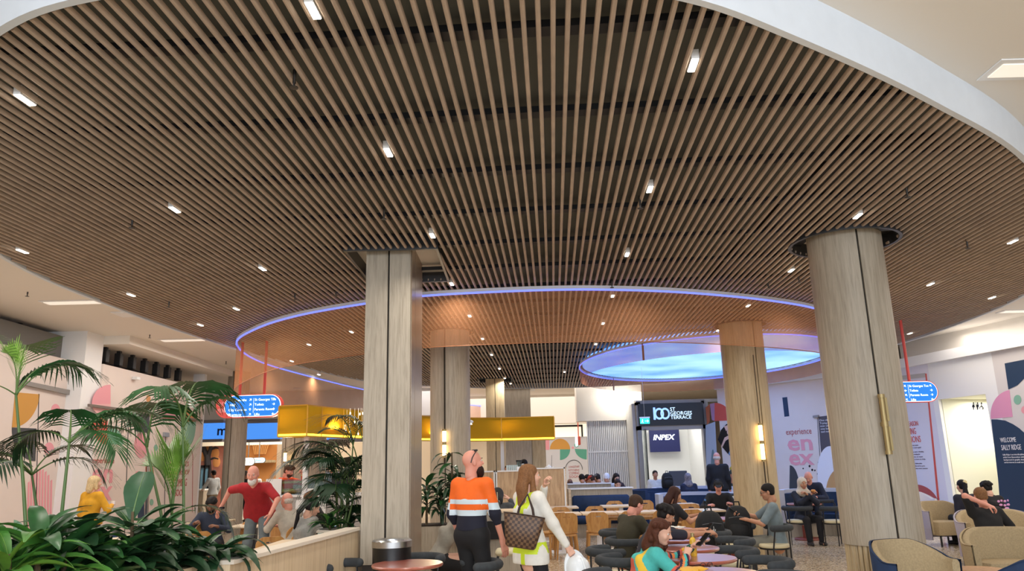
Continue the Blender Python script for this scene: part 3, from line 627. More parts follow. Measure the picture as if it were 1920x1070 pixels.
def sx_(px): return XY(px, YL, 780) - (xl + xr) / 2
def sz_(py): return float(ay(1260, py, YL)[2])
text('lettering', '1', (sx_(1218.5), -.064, sz_(785.5)), .56, SB, sg, bold=.008)
for cx in (1235.5, 1246.5):
    c = (sx_(cx), sz_(775)); r_ = .125
    R = [[(c[0] + q * math.cos(a), -.066, c[1] + q * 1.22 * math.sin(a)) for q in (r_ + .03, r_ - .022)] for a in np.linspace(0, 2 * PI, 30, endpoint=False)]
    MB().rings([[p[0], p[1], (p[1][0], -.072, p[1][2]), (p[0][0], -.072, p[0][2])] for p in R], False, 0, True).build('lettering_ring', SB, sg, 40)
for i, s_ in enumerate(('ST', 'GEORGES', 'TERRACE')): text('lettering', s_, (sx_(1256), -.064, sz_(770.2 + i * 7.6)), .165, SW, sg, bold=.001)
# lobby interior
LW = mat('lobby_white', (232, 232, 228), .6)
struct(MB().box(xl, xr + .6, YL + 3.2, YL + 3.3, 0, 3.6).box(xr + .1, xr + .2, YL + .3, YL + 3.2, 0, 3.6).box(xl - .1, xl + .05, YL + .3, YL + 3.2, 0, 3.6).box(xl, xr + .6, YL + .3, YL + 3.3, 3.6, 3.7).build('wall_lobby', LW, None, 0), 'white lobby wall behind the screen')
lamp('lobby_light', ((xl + xr) / 2, YL + 1.6, 3.5), 55, 1.6, (1, .98, .95))
ty = YL + 2.9; sc = thing('wall_screen', 'dark navy wall screen with white lettering in the lobby', 'screen', (0, ty, 0))
a = ay(1217, 804, ty); b = ay(1276, 846, ty)
MB().box(a[0], b[0], 0, .12, b[2], a[2]).build('screen_panel', glow('screen_navy', (12, 18, 62), .8), sc, 0); MB().box(a[0] + .5, a[0] + 1.0, -.03, .05, a[2] - .0, a[2] + .06).build('sensor_bar', WHITE, sc, 0)
q = ay(1224, 824.5, ty); text('lettering', 'INPEX', (q[0], -.01, q[2]), .26, glow('screen_white', (235, 240, 255), 2), sc, bold=.005, shear=.25, width=XY(1265, ty, 820) - q[0])
p = ay(1309, 893, YL + 3.1); k_ = thing('intercom_panel', 'narrow steel intercom panel on the lobby wall', 'intercom', (p[0], YL + 3.13, p[2])); MB().box(-.12, .12, -.05, .05, -.3, .22).build('plate', STEEL, k_, 0); MB().box(-.09, .09, -.06, -.05, -.02, .12).build('display', mat('display_dark', (40, 70, 90), .2), k_, 0)
gl = tag(MB().box(xl + .2, xl + .24, YL - .25, YL + .9, 0, zo).build('glass_door', glass('clear_glass'), None, 0), 'open clear glass door leaf at left of the lobby entrance', 'door')
# exit sign
p = ay(1209, 788, 21.0); ex = thing('exit_sign', 'small green running-man exit sign hanging on a wire', 'sign', (p[0], 21.0, p[2]))
GR = glow('exit_green', (40, 190, 170), 1.2); MB().box(-.13, .13, -.015, .015, -.09, .06).build('panel', GR, ex, 0); MB().box(-.14, .14, -.03, .03, .06, .1).build('housing', WHITE, ex, 0); MB().tube([(0, 0, .1), (0, 0, ZS - p[2])], .004, 5).build('wire', STEEL, ex)
EW = glow('exit_white', (225, 255, 245), 1.2)
MB().ell((-.065, -.018, .025), (.012, .004, .012), 8, 6).tube([(-.07, -.018, .01), (-.075, -.018, -.025)], .009, 6).tube([(-.075, -.018, -.025), (-.05, -.018, -.045), (-.055, -.018, -.07)], .007, 6).tube([(-.075, -.018, -.025), (-.09, -.018, -.05), (-.11, -.018, -.055)], .007, 6).tube([(-.07, -.018, .005), (-.045, -.018, -.005)], .006, 6).build('running_figure', EW, ex)
MB().tube([(.0, -.018, -.015), (.1, -.018, -.015)], .008, 6).tube([(.065, -.018, .02), (.1, -.018, -.015), (.065, -.018, -.05)], .008, 6).build('arrow', EW, ex)
# slatted white screen
ys = 27.0; x0, x1 = XY(1106, ys), XY(1196, ys); z1s = float(ay(1150, 788, ys)[2])
st = thing('slat_screen', 'tall white vertical slat screen left of the lobby entrance', 'screen', (0, ys, 0))
nS = 26
sm = MB().box(-.022, .022, 0, .06, 0, z1s).build('slat', WHITE, st, 0); sm.location = (x0, 0, 0)
for i in range(1, nS): c = sm.copy(); COL.objects.link(c); c.parent = st; c.location = (x0 + (x1 - x0) * i / (nS - 1), 0, 0)
MB().box(x0, x1, .065, .09, 0, z1s).build('backing', mat('screen_grey', (206, 204, 196), .6), st, 0); MB().box(x0, x1, -.01, .06, 2.05, 2.1).build('rail', WHITE, st, 0)
struct(MB().box(x0 - .35, x1 + .3, ys - .1, ys + .6, z1s, ZC).build('bulkhead', CREAM, None, 0), 'cream bulkhead above the white slat screen')
# far hoarding behind the kiosk
wb = Wall('wall_back', (XY(985, 33), 33), (XY(1104, 33), 33), 0, float(ay(1050, 819, 33)[2]), mat('hoarding_far', (206, 206, 212), .5), 'grey hoarding with mustard half circle behind the kiosk')
wb.arc((1050, 842), (1069, 842), (1050, 822), c_mus, 0, PI); wb.arc((1050, 842), (1069, 842), (1050, 862), mat('print_jade', (86, 160, 140), .5)); wb.arc((1100, 842), (1078, 841), (1100, 861), mat('print_jade', (86, 160, 140)))
wb.arc((1030, 843), (1012, 843), (1030, 824), c_pink); wb.arc((996, 844), (1011, 844), (996, 862), mat('print_jade', (86, 160, 140))); wb.polypx([(1004, 863), (1013, 863), (1013, 876), (1004, 876)], c_red); wb.disc((1074, 839), 2.2, 2.2, c_pink)
wb.disc((1081, 834), 4, 4, mat('print_jade', (86, 160, 140))); wb.disc((1015, 855), 1.5, 1.6, mat('print_jade', (86, 160, 140)))
for i, (s_, h) in enumerate((('LONGSTAFF', 3.6), ('KITCHENS', 3.6), ('COMING', 5), ('SOON', 5))): wb.text(s_, 1066 if i < 2 else 1067, 1086, 876.5 + i * 6.4, 876.5 + i * 6.4 - h, c_maroon)
MB().tube([wb.pt(wb.uv(1076 + 16 * math.cos(t), 880 - 18 * math.sin(t)), .01) for t in np.linspace(0, PI, 16)], .012, 5).build('arch_outline', c_char, wb.o)
for x in (1034, ): wb.polypx([(1034, 853), (1034.6, 853), (1034.6, 900), (1034, 900)], c_char, 'door_joint')
zb = float(ay(1050, 819, 33)[2])
struct(MB().box(XY(985, 33), XY(1107, 33), 33, 33.3, zb, zb + .55).build('window_1', glow('back_window_glow', (255, 240, 214), .75), None, 0), 'lit clerestory glazing over the far hoarding')
struct(MB().box(XY(960, 33) - 3, XY(1110, 33), 32.4, 33.3, zb + .55, ZC).build('bulkhead', CREAM, None, 0))
MB().box(XY(1040, 32.95), XY(1096, 32.95), 32.9, 32.98, zb + .42, zb + .5).box(XY(1094, 32.95), XY(1097, 32.95), 32.9, 32.98, zb, zb + .5).build('mullion', BLACK, bpy.data.objects['window_1'], 0)
hs = thing('hanging_sign', 'thin red and teal hanging sign seen edge on before the far hoarding', 'sign', (*ay(1085, 826, 29)[:2], 0)); zz = float(ay(1085, 826, 29)[2])
MB().box(-.05, .05, -.3, .3, zz - .16, zz + .16, b=.02).build('panel', c_red, hs, 0); MB().box(-.11, -.06, -.28, .28, zz - .2, zz + .16, b=.015).build('face', glow('sign_edge', (200, 250, 245), 2), hs, 0); MB().cyl((0, 0, zz + .16), .02, ZC - zz - .16, 8).build('rod', c_red, hs)
# ---- back left shops
YS = 28.5
for (p0, p1, tx, lab) in ((372, 412, 'm', 'blue lit shop fascia left of the slim column'), (449, 522, '', 'blue lit shop fascia right of the slim column'), (610, 700, '', 'blue lit shop fascia beyond the kiosk palm')):
    a, b = XY(p0, YS), XY(p1, YS); za, zb2 = float(ay((p0 + p1) / 2, 793, YS)[2]), float(ay((p0 + p1) / 2, 823, YS)[2])
    f = thing('shop_fascia', lab, 'sign', (0, YS, 0)); MB().box(a, b, 0, .3, zb2, za).build('panel', glow('fascia_blue', (72, 140, 232), .9), f, 0); MB().box(a, b, -.02, .3, za, za + .12).build('edge_trim', mat('trim_grey', (150, 150, 160)), f, 0); MB().box(a, b, -.02, .3, zb2 - .1, zb2).build('edge_trim', mat('trim_grey', (150, 150, 160)), f, 0)
    if tx: text('lettering', tx, (XY(407, YS) - .12, -.02, zb2 + .14), .5, mat('ink_navy', (20, 40, 90)), f, bold=.01)
f = thing('shop_fascia', 'small brown timber fascia with thin dark script beyond the palm', 'sign', (0, YS - .05, 0)); za, zb2 = float(ay(630, 822, YS)[2]), float(ay(630, 836, YS)[2]); MB().box(XY(615, YS), XY(655, YS), -.02, .0, zb2, za).build('panel', OAK, f, 0); text('lettering', 'nagano', (XY(620, YS), -.03, zb2 + .1), .26, BLACK, f)
struct(MB().box(-16, -2, YS + .3, YS + .5, 2.95, ZC).build('bulkhead', WHITE, None, 0))
struct(MB().box(-16, -2, YS, YS + .3, float(ay(450, 793, YS)[2]) + .12, ZC).build('bulkhead', WHITE, None, 0), 'white bulkhead above the back left shops')
struct(MB().box(-16, 1, 33.6, 33.8, 0, ZC).build('wall_back', mat('shop_cream', (236, 222, 200), .6), None, 0), 'cream back wall of the food shops')
mu = thing('tree_mural', 'brownish pink wall mural of a dark bare tree in the back left shop', 'mural', (0, 31.5, 0))
a, b = ay(376, 828, 31.5), ay(416, 910, 31.5); MB().box(a[0], b[0], 0, .08, 0, a[2]).build('panel', mat('mural_pink', (176, 112, 96), .7, var=.3, vs=2.5), mu, 0)
def mp(px, py): q = ay(px, py, 31.5); return (q[0], -.02, q[2])
TK = mat('mural_dark', (44, 40, 44), .7)
for pts, r0, r1_ in (([(391, 905), (390, 868), (389, 852)], .16, .12), ([(389, 856), (383, 842), (379, 831)], .12, .07), ([(390, 856), (395, 842), (397, 830)], .11, .06), ([(386, 847), (378, 846)], .04, .02), ([(395, 843), (404, 838), (410, 840)], .05, .02), ([(391, 862), (402, 858), (410, 860)], .05, .02)):
    MB().tube([mp(*p) for p in pts], list(np.linspace(r0, r1_, len(pts))), 8).build('tree_branch', TK, mu)
for (px, py) in ((392, 846), (404, 850), (381, 855), (406, 866), (393, 835)): q = mp(px, py); MB().ell((q[0], .0, q[2]), (.16, .03, .22), 10, 6).build('leaf_patch', mat('mural_orange', (214, 146, 84), .7), mu)
a, b = ay(377, 872, 31.3), ay(392, 903, 31.3); cbn = thing('glass_cabinet', 'tall dark framed glass cabinet in front of the tree mural', 'cabinet', (0, 31.2, 0))
mb = MB()
for x in (a[0], (a[0] + b[0]) / 2, b[0]): mb.box(x - .03, x + .03, 0, .1, 0, a[2])
mb.box(a[0], b[0], 0, .1, a[2] - .1, a[2]).box(a[0], b[0], 0, .1, 1.0, 1.06).build('frame', BLACK, cbn, 0); MB().box(a[0], b[0], .06, .09, 0, a[2] - .1).build('pane', mat('pane_blue', (140, 190, 220), .2), cbn, 0)
ct = thing('shop_counter', 'oak shop counter in front of the white shirted customer', 'counter', (0, 29.6, 0)); MB().box(XY(366, 29.6), XY(383, 29.6), 0, .7, 0, 1.05).build('body', OAK, ct, 0); MB().box(XY(365, 29.6), XY(384, 29.6), -.04, .74, 1.05, 1.1).build('worktop', WHITE, ct, 0)
struct(MB().box(-16, -2.5, 31.0, 31.3, 2.75, ZC).build('bulkhead', mat('shop_cream', (236, 222, 200), .6), None, 0))
kt = thing('shop_unit', 'timber lined food shop with curved orange slats behind the slim column', 'shop front', (0, 31.8, 0))
a, b = ay(452, 838, 31.8), ay(512, 885, 31.8)
MB().box(a[0], b[0], .3, .4, 1.3, a[2] + .3).build('back_panel', mat('orange_timber', (206, 140, 76), .5), kt, 0); MB().box(a[0], b[0], -.2, .3, 2.05, 2.15).build('shelf', OAKW, kt, 0); MB().box(a[0], b[0], -.4, .1, 0, 1.15).build('counter', mat('counter_white', (232, 230, 224)), kt, 0)
for i in range(9):
    t0 = i / 8; xx = a[0] + .3 + (b[0] - a[0] - .5) * t0; xm = (a[0] + b[0]) / 2
    MB().tube([(xm + (xx - xm) * .5, .26, 2.4), (xm + (xx - xm) * .7, .25, 2.75), (xx + (xx - xm) * .25, .22, 3.05)], .03, 5).build('curved_slat', mat('slat_amber', (238, 180, 112)), kt)
def oval_sign(px0, px1, py0, py1, Y, label, m, s_, tm, cat='sign'):
    a, b = ay(px0, py0, Y), ay(px1, py1, Y); w, h = (b[0] - a[0]) / 2, (a[2] - b[2]) / 2; g = thing('shop_sign', label, cat, ((a[0] + b[0]) / 2, Y, (a[2] + b[2]) / 2))
    r = h * .95; P_ = [(w - r + r * math.cos(t), r * math.sin(t)) for t in np.linspace(-PI / 2, PI / 2, 10)] + [(-w + r + r * math.cos(t), r * math.sin(t)) for t in np.linspace(PI / 2, 1.5 * PI, 10)]
    MB().rings([[(x, -.05, z) for x, z in P_], [(x, .05, z) for x, z in P_]], True).build('panel', m, g, 40)
    MB().rings([[(x * 1.04, -.03, z * 1.1) for x, z in P_], [(x * 1.04, .06, z * 1.1) for x, z in P_]], True).build('rim', mat('sign_rim', (110, 110, 110)), g, 40)
    MB().cyl((0, 0, h), .02, ZC - (a[2] + b[2]) / 2 - h, 8).build('rod', mat('sign_rim', (110, 110, 110)), g)
    if s_: text('lettering', s_, (0, -.06, -h * .35), h * .95, tm, g, align='CENTER')
    return g
oval_sign(453, 477, 858, 872, 30.6, 'white rounded shop sign with small dark script', glow('sign_face', (255, 250, 240), 1.3), 'y2hai', mat('ink_dark', (70, 60, 50)))
oval_sign(474, 497, 858, 867, 31.0, 'small pale blue rounded shop sign behind the white one', glow('sign_face_blue', (190, 226, 240), 1.1), 'Poke', mat('ink_blue', (50, 110, 160)))
# directory signs
DB = glow('sign_cyan', (20, 122, 222), .55); DR = mat('sign_coral', (226, 84, 76), .4); DW = glow('sign_text', (235, 245, 255), 1.1)
def directory(px0, px1, py0, py1, Y, yaw, label, rods, rows, logo=True):
    a, b = ay(px0, py0, Y), ay(px1, py1, Y); w, h = (b[0] - a[0]) / 2 / math.cos(yaw), abs(a[2] - b[2]) / 2
    g = thing('directory_sign', label, 'sign', ((a[0] + b[0]) / 2, Y, (a[2] + b[2]) / 2), yaw)
    def cap(w, h, cx=0): return [(cx + w - h + h * math.cos(t), h * math.sin(t)) for t in np.linspace(-PI / 2, PI / 2, 14)] + [(cx - w + h + h * math.cos(t), h * math.sin(t)) for t in np.linspace(PI / 2, 1.5 * PI, 14)]
    def lay(P_, y0, y1, m, n_): MB().rings([[(x, y0, z) for x, z in P_], [(x, y1, z) for x, z in P_]], True).build(n_, m, g, 40)
    lay(cap(w, h), -.03, .08, DR, 'body')
    if logo: cw = w * .845; cx = w - cw - h * .1; 
    else: cw = w * .96; cx = 0
    lay(cap(cw, h * .93, cx), -.045, -.03, DW, 'border'); lay(cap(cw - h * .05, h * .88, cx), -.05, -.044, DB, 'face')
    if logo:
        for i, s_ in enumerate(('en', 'ex')): text('lettering', s_, (-w + h * .2, -.034, h * (.05 - i * .55)), h * .72, mat('logo_pink', (240, 140, 140)), g, bold=.006)
    x0 = cx - cw + h * .42; xm = cx + cw * .08
    for i, (l, r) in enumerate(rows):
        z = h * (.42 - i * .42)
        text('lettering', l[0], (x0, -.053, z), h * .30, DW, g); text('lettering', r[0], (xm, -.053, z), h * .30, DW, g)
        for s_, xx in ((l[1], xm - h * .38), (r[1], cx + cw - h * .62)): 
            q = {'ne': .785, 'n': PI / 2, 'e': 0, 'w': PI, 'nw': 2.36}[s_]; d = np.array([math.cos(q), math.sin(q)]); e = np.array([-d[1], d[0]]); c = np.array([xx, z + h * .1]); k = h * .11; F_ = lambda v: (v[0], -.054, v[1])
            MB().tube([F_(c - d * k), F_(c + d * k)], h * .022, 5).tube([F_(c + d * k * .1 + e * k * .9), F_(c + d * k), F_(c + d * k * .1 - e * k * .9)], h * .022, 5).build('arrow', DW, g)
    MB().box(xm - h * .1, xm - h * .08, -.054, -.05, -h * .6, h * .65).build('divider', DW, g, 0)
    for rp in rods: MB().cyl((rp * w, .02, h * .95), .028, ZC - (a[2] + b[2]) / 2 - h * .95, 10).build('rod', DR, g)
    return g
RWS = [(('Woolworths', 'ne'), ('St Georges Tce', 'ne')), (('NAB', 'ne'), ('Toilets', 'e')), (('City Canteen', 'n'), ('Parents Room', 'e')), (('Pharmacy', 'ne'), ('Lifts', 'w'))]
directory(405, 530, 741, 781, 15.2, -.06, 'blue and coral oval directory sign hanging on two red rods, left', (-.32, .42), RWS)
RW2 = [(('Woolworths', 'nw'), ('St Georges Tce', 'nw')), (('NAB', 'w'), ('Toilets', 'e')), (('City Canteen', 'nw'), ('Parents Room', 'e')), (('Pharmacy', 'nw'), ('Lifts', 'w'))]
directory(1634, 1763, 716, 753, 14.6, .07, 'blue oval directory sign half hidden behind the large right column', (.18,), RW2, False)
# ================================================================== FURNITURE
def G(px, py, z): p = az(px, py, z); return float(p[0]), float(p[1])
# ---- low oak wall and planter, left
TOPW = mat('planter_top', (226, 214, 198), .5)
t = thing('low_wall', 'low oak clad dividing wall running from the square column toward the planter', 'low wall', (0, 0, 0))
MB().prism([(-2.3, 6.0), (-2.18, 6.0), (-1.83, 9.05), (-1.95, 9.05)], 0, 1.0).build('body', wood('oak_stripe', (190, 164, 130), (220, 198, 166), (26, 26, .5)), t, 0)
MB().prism([(-2.33, 5.99), (-2.15, 5.99), (-1.80, 9.06), (-1.98, 9.06)], 1.0, 1.03).build('capping', TOPW, t, 0)
t = thing('seat_ledge', 'pale oak ledge behind the low wall holding the beer glass', 'counter', (0, 0, 0)); MB().box(-2.75, -2.13, 7.9, 9.2, .86, .9).build('top', OAKH, t, 0); MB().box(-2.7, -2.15, 8.9, 9.2, 0, .86).build('support', OAK, t, 0)
PLT = [(-6.2, 2.6), (-2.9, 2.9), (-2.33, 6.4), (-5.9, 6.9)]
t = thing('planter', 'long oak clad planter box full of foliage at lower left', 'planter', (0, 0, 0))
pin = [(-6.1, 2.7), (-2.99, 3.0), (-2.44, 6.3), (-5.85, 6.8)]
MB().rings([[(*PLT[i], 0), (*PLT[i], 1.0), (*pin[i], 1.0), (*pin[i], .9)] for i in range(4)], False, 0, True).build('body', OAKH, t, 0)
MB().prism(pin, .86, .93).build('soil', mat('soil', (48, 36, 28), .95, var=.5, vs=30, bump=.6), t, 0)
# round pot behind the wall and planter at the dragon plant
t = thing('round_planter', 'pale round planter tub by the square column', 'planter', (-2.17, 9.75, 0)); MB().lathe([(.3, 0), (.32, .95), (.29, .97), (.28, .9), (.01, .9)], (0, 0, 0), 32, 0).build('tub', TOPW, t, 40); MB().cyl((0, 0, .89), .28, .03, 24).build('soil', mat('soil', (48, 36, 28)), t, 0)
t = thing('square_planter', 'oak planter box behind the woman eating', 'planter', (-1.35, 12.3, 0)); MB().box(-.7, .7, -.3, .3, 0, .8).box(-.64, .64, -.24, .24, .8, .82, 1).build('tub', [OAK, mat('soil', (48, 36, 28))], t, 0)
# ---- litter bin
bp = G(735, 1014, .92)
t = thing('litter_bin', 'black round litter bin with polished steel rim before the square column', 'bin', (bp[0], bp[1], 0))
MB().lathe([(.2, .02), (.205, .05), (.205, .86), (.19, .86)], (0, 0, 0), 32).build('body', mat('bin_black', (20, 20, 21), .35), t, 40)
MB().lathe([(.205, .86), (.212, .865), (.212, .925), (.195, .94), (.13, .93), (.12, .86), (.118, .8)], (0, 0, 0), 36).build('rim', STEEL, t, 40)
MB().cyl((0, 0, .78), .12, .01, 20).build('inner_liner', BLACK, t, 0); MB().cyl((0, 0, 0), .19, .03, 24).build('foot', BLACK, t, 40)
# ---- tube back chairs
def make_tube_chair(loc, rz, label):
    t = thing('tube_chair', label, 'chair', (*loc, 0), rz, 'tube back chairs at the round tables')
    A = np.linspace(math.radians(-10), math.radians(190), 18)
    pts = [(.26 * math.cos(a), -.26 * math.sin(a) * .95, .70) for a in A]
    MB().tube(pts, .047, 12, round_ends=True).build('backrest', CHARC, t, 50)
    MB().lathe([(.01, .415), (.19, .415), (.215, .43), (.22, .455), (.205, .475), (.01, .482)], (0, .0, 0), 24).build('seat', SEATC, t, 50)
    MB().lathe([(.2, .4), (.21, .4), (.21, .414), (.2, .414)], (0, 0, 0), 24).build('seat_frame', BLACK, t, 30)
    for a in (.25, PI - .25): MB().tube([(.235 * math.cos(a), .235 * math.sin(a), 0), (.235 * math.cos(a), .235 * math.sin(a), .41), (.25 * math.cos(a * .9 if a < 1 else PI - (PI - a) * .9), .02, .66)], .011, 8).build('leg', BLACK, t)
    for a in (-.9, PI + .9): MB().tube([(.25 * math.cos(a), .25 * math.sin(a), 0), (.25 * math.cos(a), .245 * math.sin(a), .68)], .011, 8).build('leg', BLACK, t)
    return t
TC = [(640, 1054, -2.0, 'charcoal tube back chair left of the terracotta table by the bin'), (784, 1042, 2.9, 'charcoal tube back chair on the far side of the nearest terracotta table'), (890, 1052, 1.9, 'charcoal tube back chair in front of the man in the orange work shirt'),
      (1145, 1027, -1.35, 'black tube back chair left of the woman in the turquoise jumper, legs in view'), (1168, 1043, -1.35, 'tube back chair under the woman in the turquoise jumper'), (1148, 1072, -1.35, 'tube back chair cut by the bottom edge below the turquoise jumper'),
      (1176, 1009, -1.35, 'tube back chair under the curly haired man in navy'), (1160, 994, -1.35, 'tube back chair under the man in the olive jumper'),
      (1331, 995, 1.75, 'charcoal tube back chair holding the black backpack with the charm'), (1370, 1010, 1.75, 'charcoal tube back chair right of the second nearest round table'), (1372, 1029, 1.75, 'charcoal tube back chair opposite the turquoise jumper woman, upper of two'),
      (1430, 1049, 1.75, 'wide charcoal tube back chair opposite the yellow bottle'), (1463, 1078, 1.75, 'tube back chair cut by the bottom edge at right of the nearest round table'), (1378, 982, 2.9, 'tube back chair with black rucksack by the man in the grey shirt'),
      (1448, 984, 1.45, 'tube back chair under the man in the grey shirt'), (1494, 949, -.4, 'tube back chair with cream seat in front of the hijab woman'), (1560, 949, .5, 'tube back chair with cream seat beside the large column, at the hijab table')]
tc0 = None; CHPOS = []
for px, py, rz, lab in TC:
    p = G(px, py, .73); CHPOS.append((p, rz))
    if tc0 is None: tc0 = make_tube_chair(p, rz, lab)
    else: dup(tc0, (*p, 0), rz, lab)
# ---- round pedestal tables
def make_round_table(loc, label):
    t = thing('round_table', label, 'table', (*loc, 0), 0, 'round terracotta pedestal tables')
    MB().lathe([(.01, .705), (.33, .705), (.355, .715), (.36, .73), (.352, .742), (.01, .744)], (0, 0, 0), 40).build('tabletop', TERRA, t, 35)
    R = []
    for z in (.03, .705): R.append([((.085 + .012 * (k % 2)) * math.cos(a), (.085 + .012 * (k % 2)) * math.sin(a), z) for k, a in enumerate(np.linspace(0, 2 * PI, 32, endpoint=False))])
    MB().rings(R).build('pedestal', mat('terracotta_metal', (128, 56, 40), .45), t, 20); MB().lathe([(.27, 0), (.275, .02), (.26, .035), (.01, .04)], (0, 0, 0), 32).build('base', mat('terracotta_metal', (128, 56, 40)), t, 40)
    return t
RT0 = None; RTP = []
for px, py, lab in [(764, 1056, 'round terracotta table beside the steel topped bin'), (1345, 1073, 'round table cut by the bottom edge, under the phone of the woman in turquoise'), (1312, 1045, 'round table carrying the yellow bottle'), (1287, 1026, 'round table next beyond the one with the yellow bottle'), (1276, 1009, 'round table with a tiger striped snack wrapper'),
                    (1256, 992, 'round table with crumpled white papers before the curly haired man'), (1360, 971, 'round table half hidden between the two black rucksacks'), (1378, 946, 'round terracotta table loaded with two black hard cases'), (1508, 943, 'round terracotta table where the hijab woman eats'), (868, 996, 'round terracotta table of the woman eating, behind the orange shirt')]:
    p = G(px, py, .74); RTP.append(p)
    if RT0 is None: RT0 = make_round_table(p, lab)
    else: dup(RT0, (*p, 0), 0, lab)
# ---- oak shell chairs
def make_wood_chair(loc, rz, label):
    t = thing('oak_chair', label, 'chair', (*loc, 0), rz, 'oak shell chairs')
    # backrest shell, chair faces +y, back at y=-.2 ; handle slot near the top
    def bp(u, w, o): a = u * .62; return (.235 * math.sin(a) * 1.45, -.19 - .05 * (w) + (1 - math.cos(a)) * .22 - o, .47 + .34 * w)
    us = np.linspace(-1, 1, 13)
    def row(w, k): 
        lim = 1.0 if w < .7 else math.sqrt(max(0, 1 - ((w - .7) / .32) ** 2)) * .35 + .65 * (1 - ((w - .7) / .3) ** 2 * .35)
        return [bp(u * lim * (.92 + .08 * min(1, w * 3)), w, k) for u in us]
    ws = [0, .2, .4, .6, .72, .75, .78, .81, .86, .92, .97, 1.0]
    mb = MB(); nv = len(us); vs = []; fs = []
    for k in (0, .016):
        for w in ws: vs += row(w, k)
    nW = len(ws); hole = lambda i, j: ws[i] >= .75 and ws[i] < .81 and 4 <= j <= 7
    for s_ in (0, 1):
        for i in range(nW - 1):
            for j in range(nv - 1):
                if hole(i, j): continue
                q = [s_ * nW * nv + i * nv + j, s_ * nW * nv + i * nv + j + 1, s_ * nW * nv + (i + 1) * nv + j + 1, s_ * nW * nv + (i + 1) * nv + j]; fs.append(tuple(q if s_ == 0 else q[::-1]))
    o2 = nW * nv
    for i in range(nW - 1):
        for j in (0, nv - 1): fs.append((i * nv + j, (i + 1) * nv + j, o2 + (i + 1) * nv + j, o2 + i * nv + j))
    for j in range(nv - 1):
        for i in (0, nW - 1): fs.append((i * nv + j, i * nv + j + 1, o2 + i * nv + j + 1, o2 + i * nv + j))
    i0, i1, j0, j1 = 5, 7, 4, 8
    for j in range(j0, j1):
        for i in (i0, i1): fs.append((i * nv + j, i * nv + j + 1, o2 + i * nv + j + 1, o2 + i * nv + j))
    for i in range(i0, i1):
        for j in (j0, j1): fs.append((i * nv + j, (i + 1) * nv + j, o2 + (i + 1) * nv + j, o2 + i * nv + j))
    mb.add(vs, fs); mb.build('backrest', CHAIRW, t, 40)
    MB().lathe([(.01, .435), (.2, .435), (.22, .45), (.215, .468), (.01, .462)], (0, 0, 0), 24, 0, 1, .95).build('seat', CHAIRW, t, 40)
    MB().box(-.17, .17, -.18, .17, .4, .436).build('seat_frame', CHAIRW, t, 0)
    for sx in (-1, 1):
        for sy in (-1, 1): MB().tube([(sx * .16, sy * .15, .43), (sx * .2, sy * .2, 0)], [.024, .015], 8).build('leg', CHAIRW, t)
    return t
oc0 = None
def oak(px, Y, rz, label, X=None):
    global oc0
    p = (XY(px, Y, 960) if X is None else X, Y, 0)
    if oc0 is None: oc0 = make_wood_chair(p[:2], rz, label)
    else: dup(oc0, p, rz, label)
oak(1060, 14.55, .05, 'oak shell chair with handle slot, its back to us, nearest the white hard hat'); oak(1119, 14.6, -.05, 'oak shell chair with handle slot, its back to us, beside the man in olive')
oak(1034, 14.7, .6, 'oak shell chair mostly hidden behind the nearest slotted chair')
for px, lab in ((1052, 'oak chair facing us across the nearer long table, behind the first slotted chair'), (1117, 'oak chair facing us across the nearer long table, behind the second slotted chair'), (1278, 'oak chair facing us at the nearer long table right of the dark haired woman'), (1300, 'oak chair top just beyond the water bottle')): oak(px, 16.15, PI, lab)
for px, lab in ((1292, 'oak chair with its back to us left of the rucksack with the charm'), (1240, 'oak chair behind the phone of the curly haired man'), (1180, 'oak chair hidden behind the man in olive')): oak(px, 14.7, 0, lab)
for px, lab in ((1052, 'oak chair top seen behind the farther long table at left'), (1155, 'oak chair top between the farther long table and the navy bench'), (1213, 'oak chair beside the dark haired woman at the farther table'), (1277, 'oak chair top below the pale curved booth')): oak(px, 18.2, PI, lab)
# ---- long tables
def long_table(px0, px1, Y, label):
    x0, x1 = XY(px0, Y, 950) + .01, XY(px1, Y, 950) - .01
    t = thing('long_table', label, 'table', ((x0 + x1) / 2, Y, 0)); w = (x1 - x0) / 2
    MB().box(-w, w, 0, .7, .71, .745, b=.004).build('tabletop', OAKH, t, 30)
    MB().cyl((0, .35, .03), .05, .68, 14).build('pedestal', WHITE, t, 40); MB().box(-.25, .25, .1, .6, 0, .03, b=.005).build('base_plate', WHITE, t, 0)
for a, b, Y, lab in ((1024, 1091, 15.1, 'oak table in the nearer long row, behind the slotted chair beside the hard hat'), (1091, 1158, 15.1, 'oak table in the nearer long row, behind the second slotted chair'), (1158, 1226, 15.1, 'oak table in the nearer long row, behind the man in olive'), (1226, 1294, 15.1, 'oak table in the nearer long row, in front of the dark haired woman'), (1294, 1362, 15.1, 'oak table at the right end of the nearer row, with a water bottle'),
                     (1000, 1086, 17.4, 'oak table of the farther row standing below the kiosk partition'), (1130, 1206, 17.4, 'oak table of the farther row before the navy bench'), (1254, 1312, 17.4, 'oak table of the farther row before the curved booths')): long_table(a, b, Y, lab)
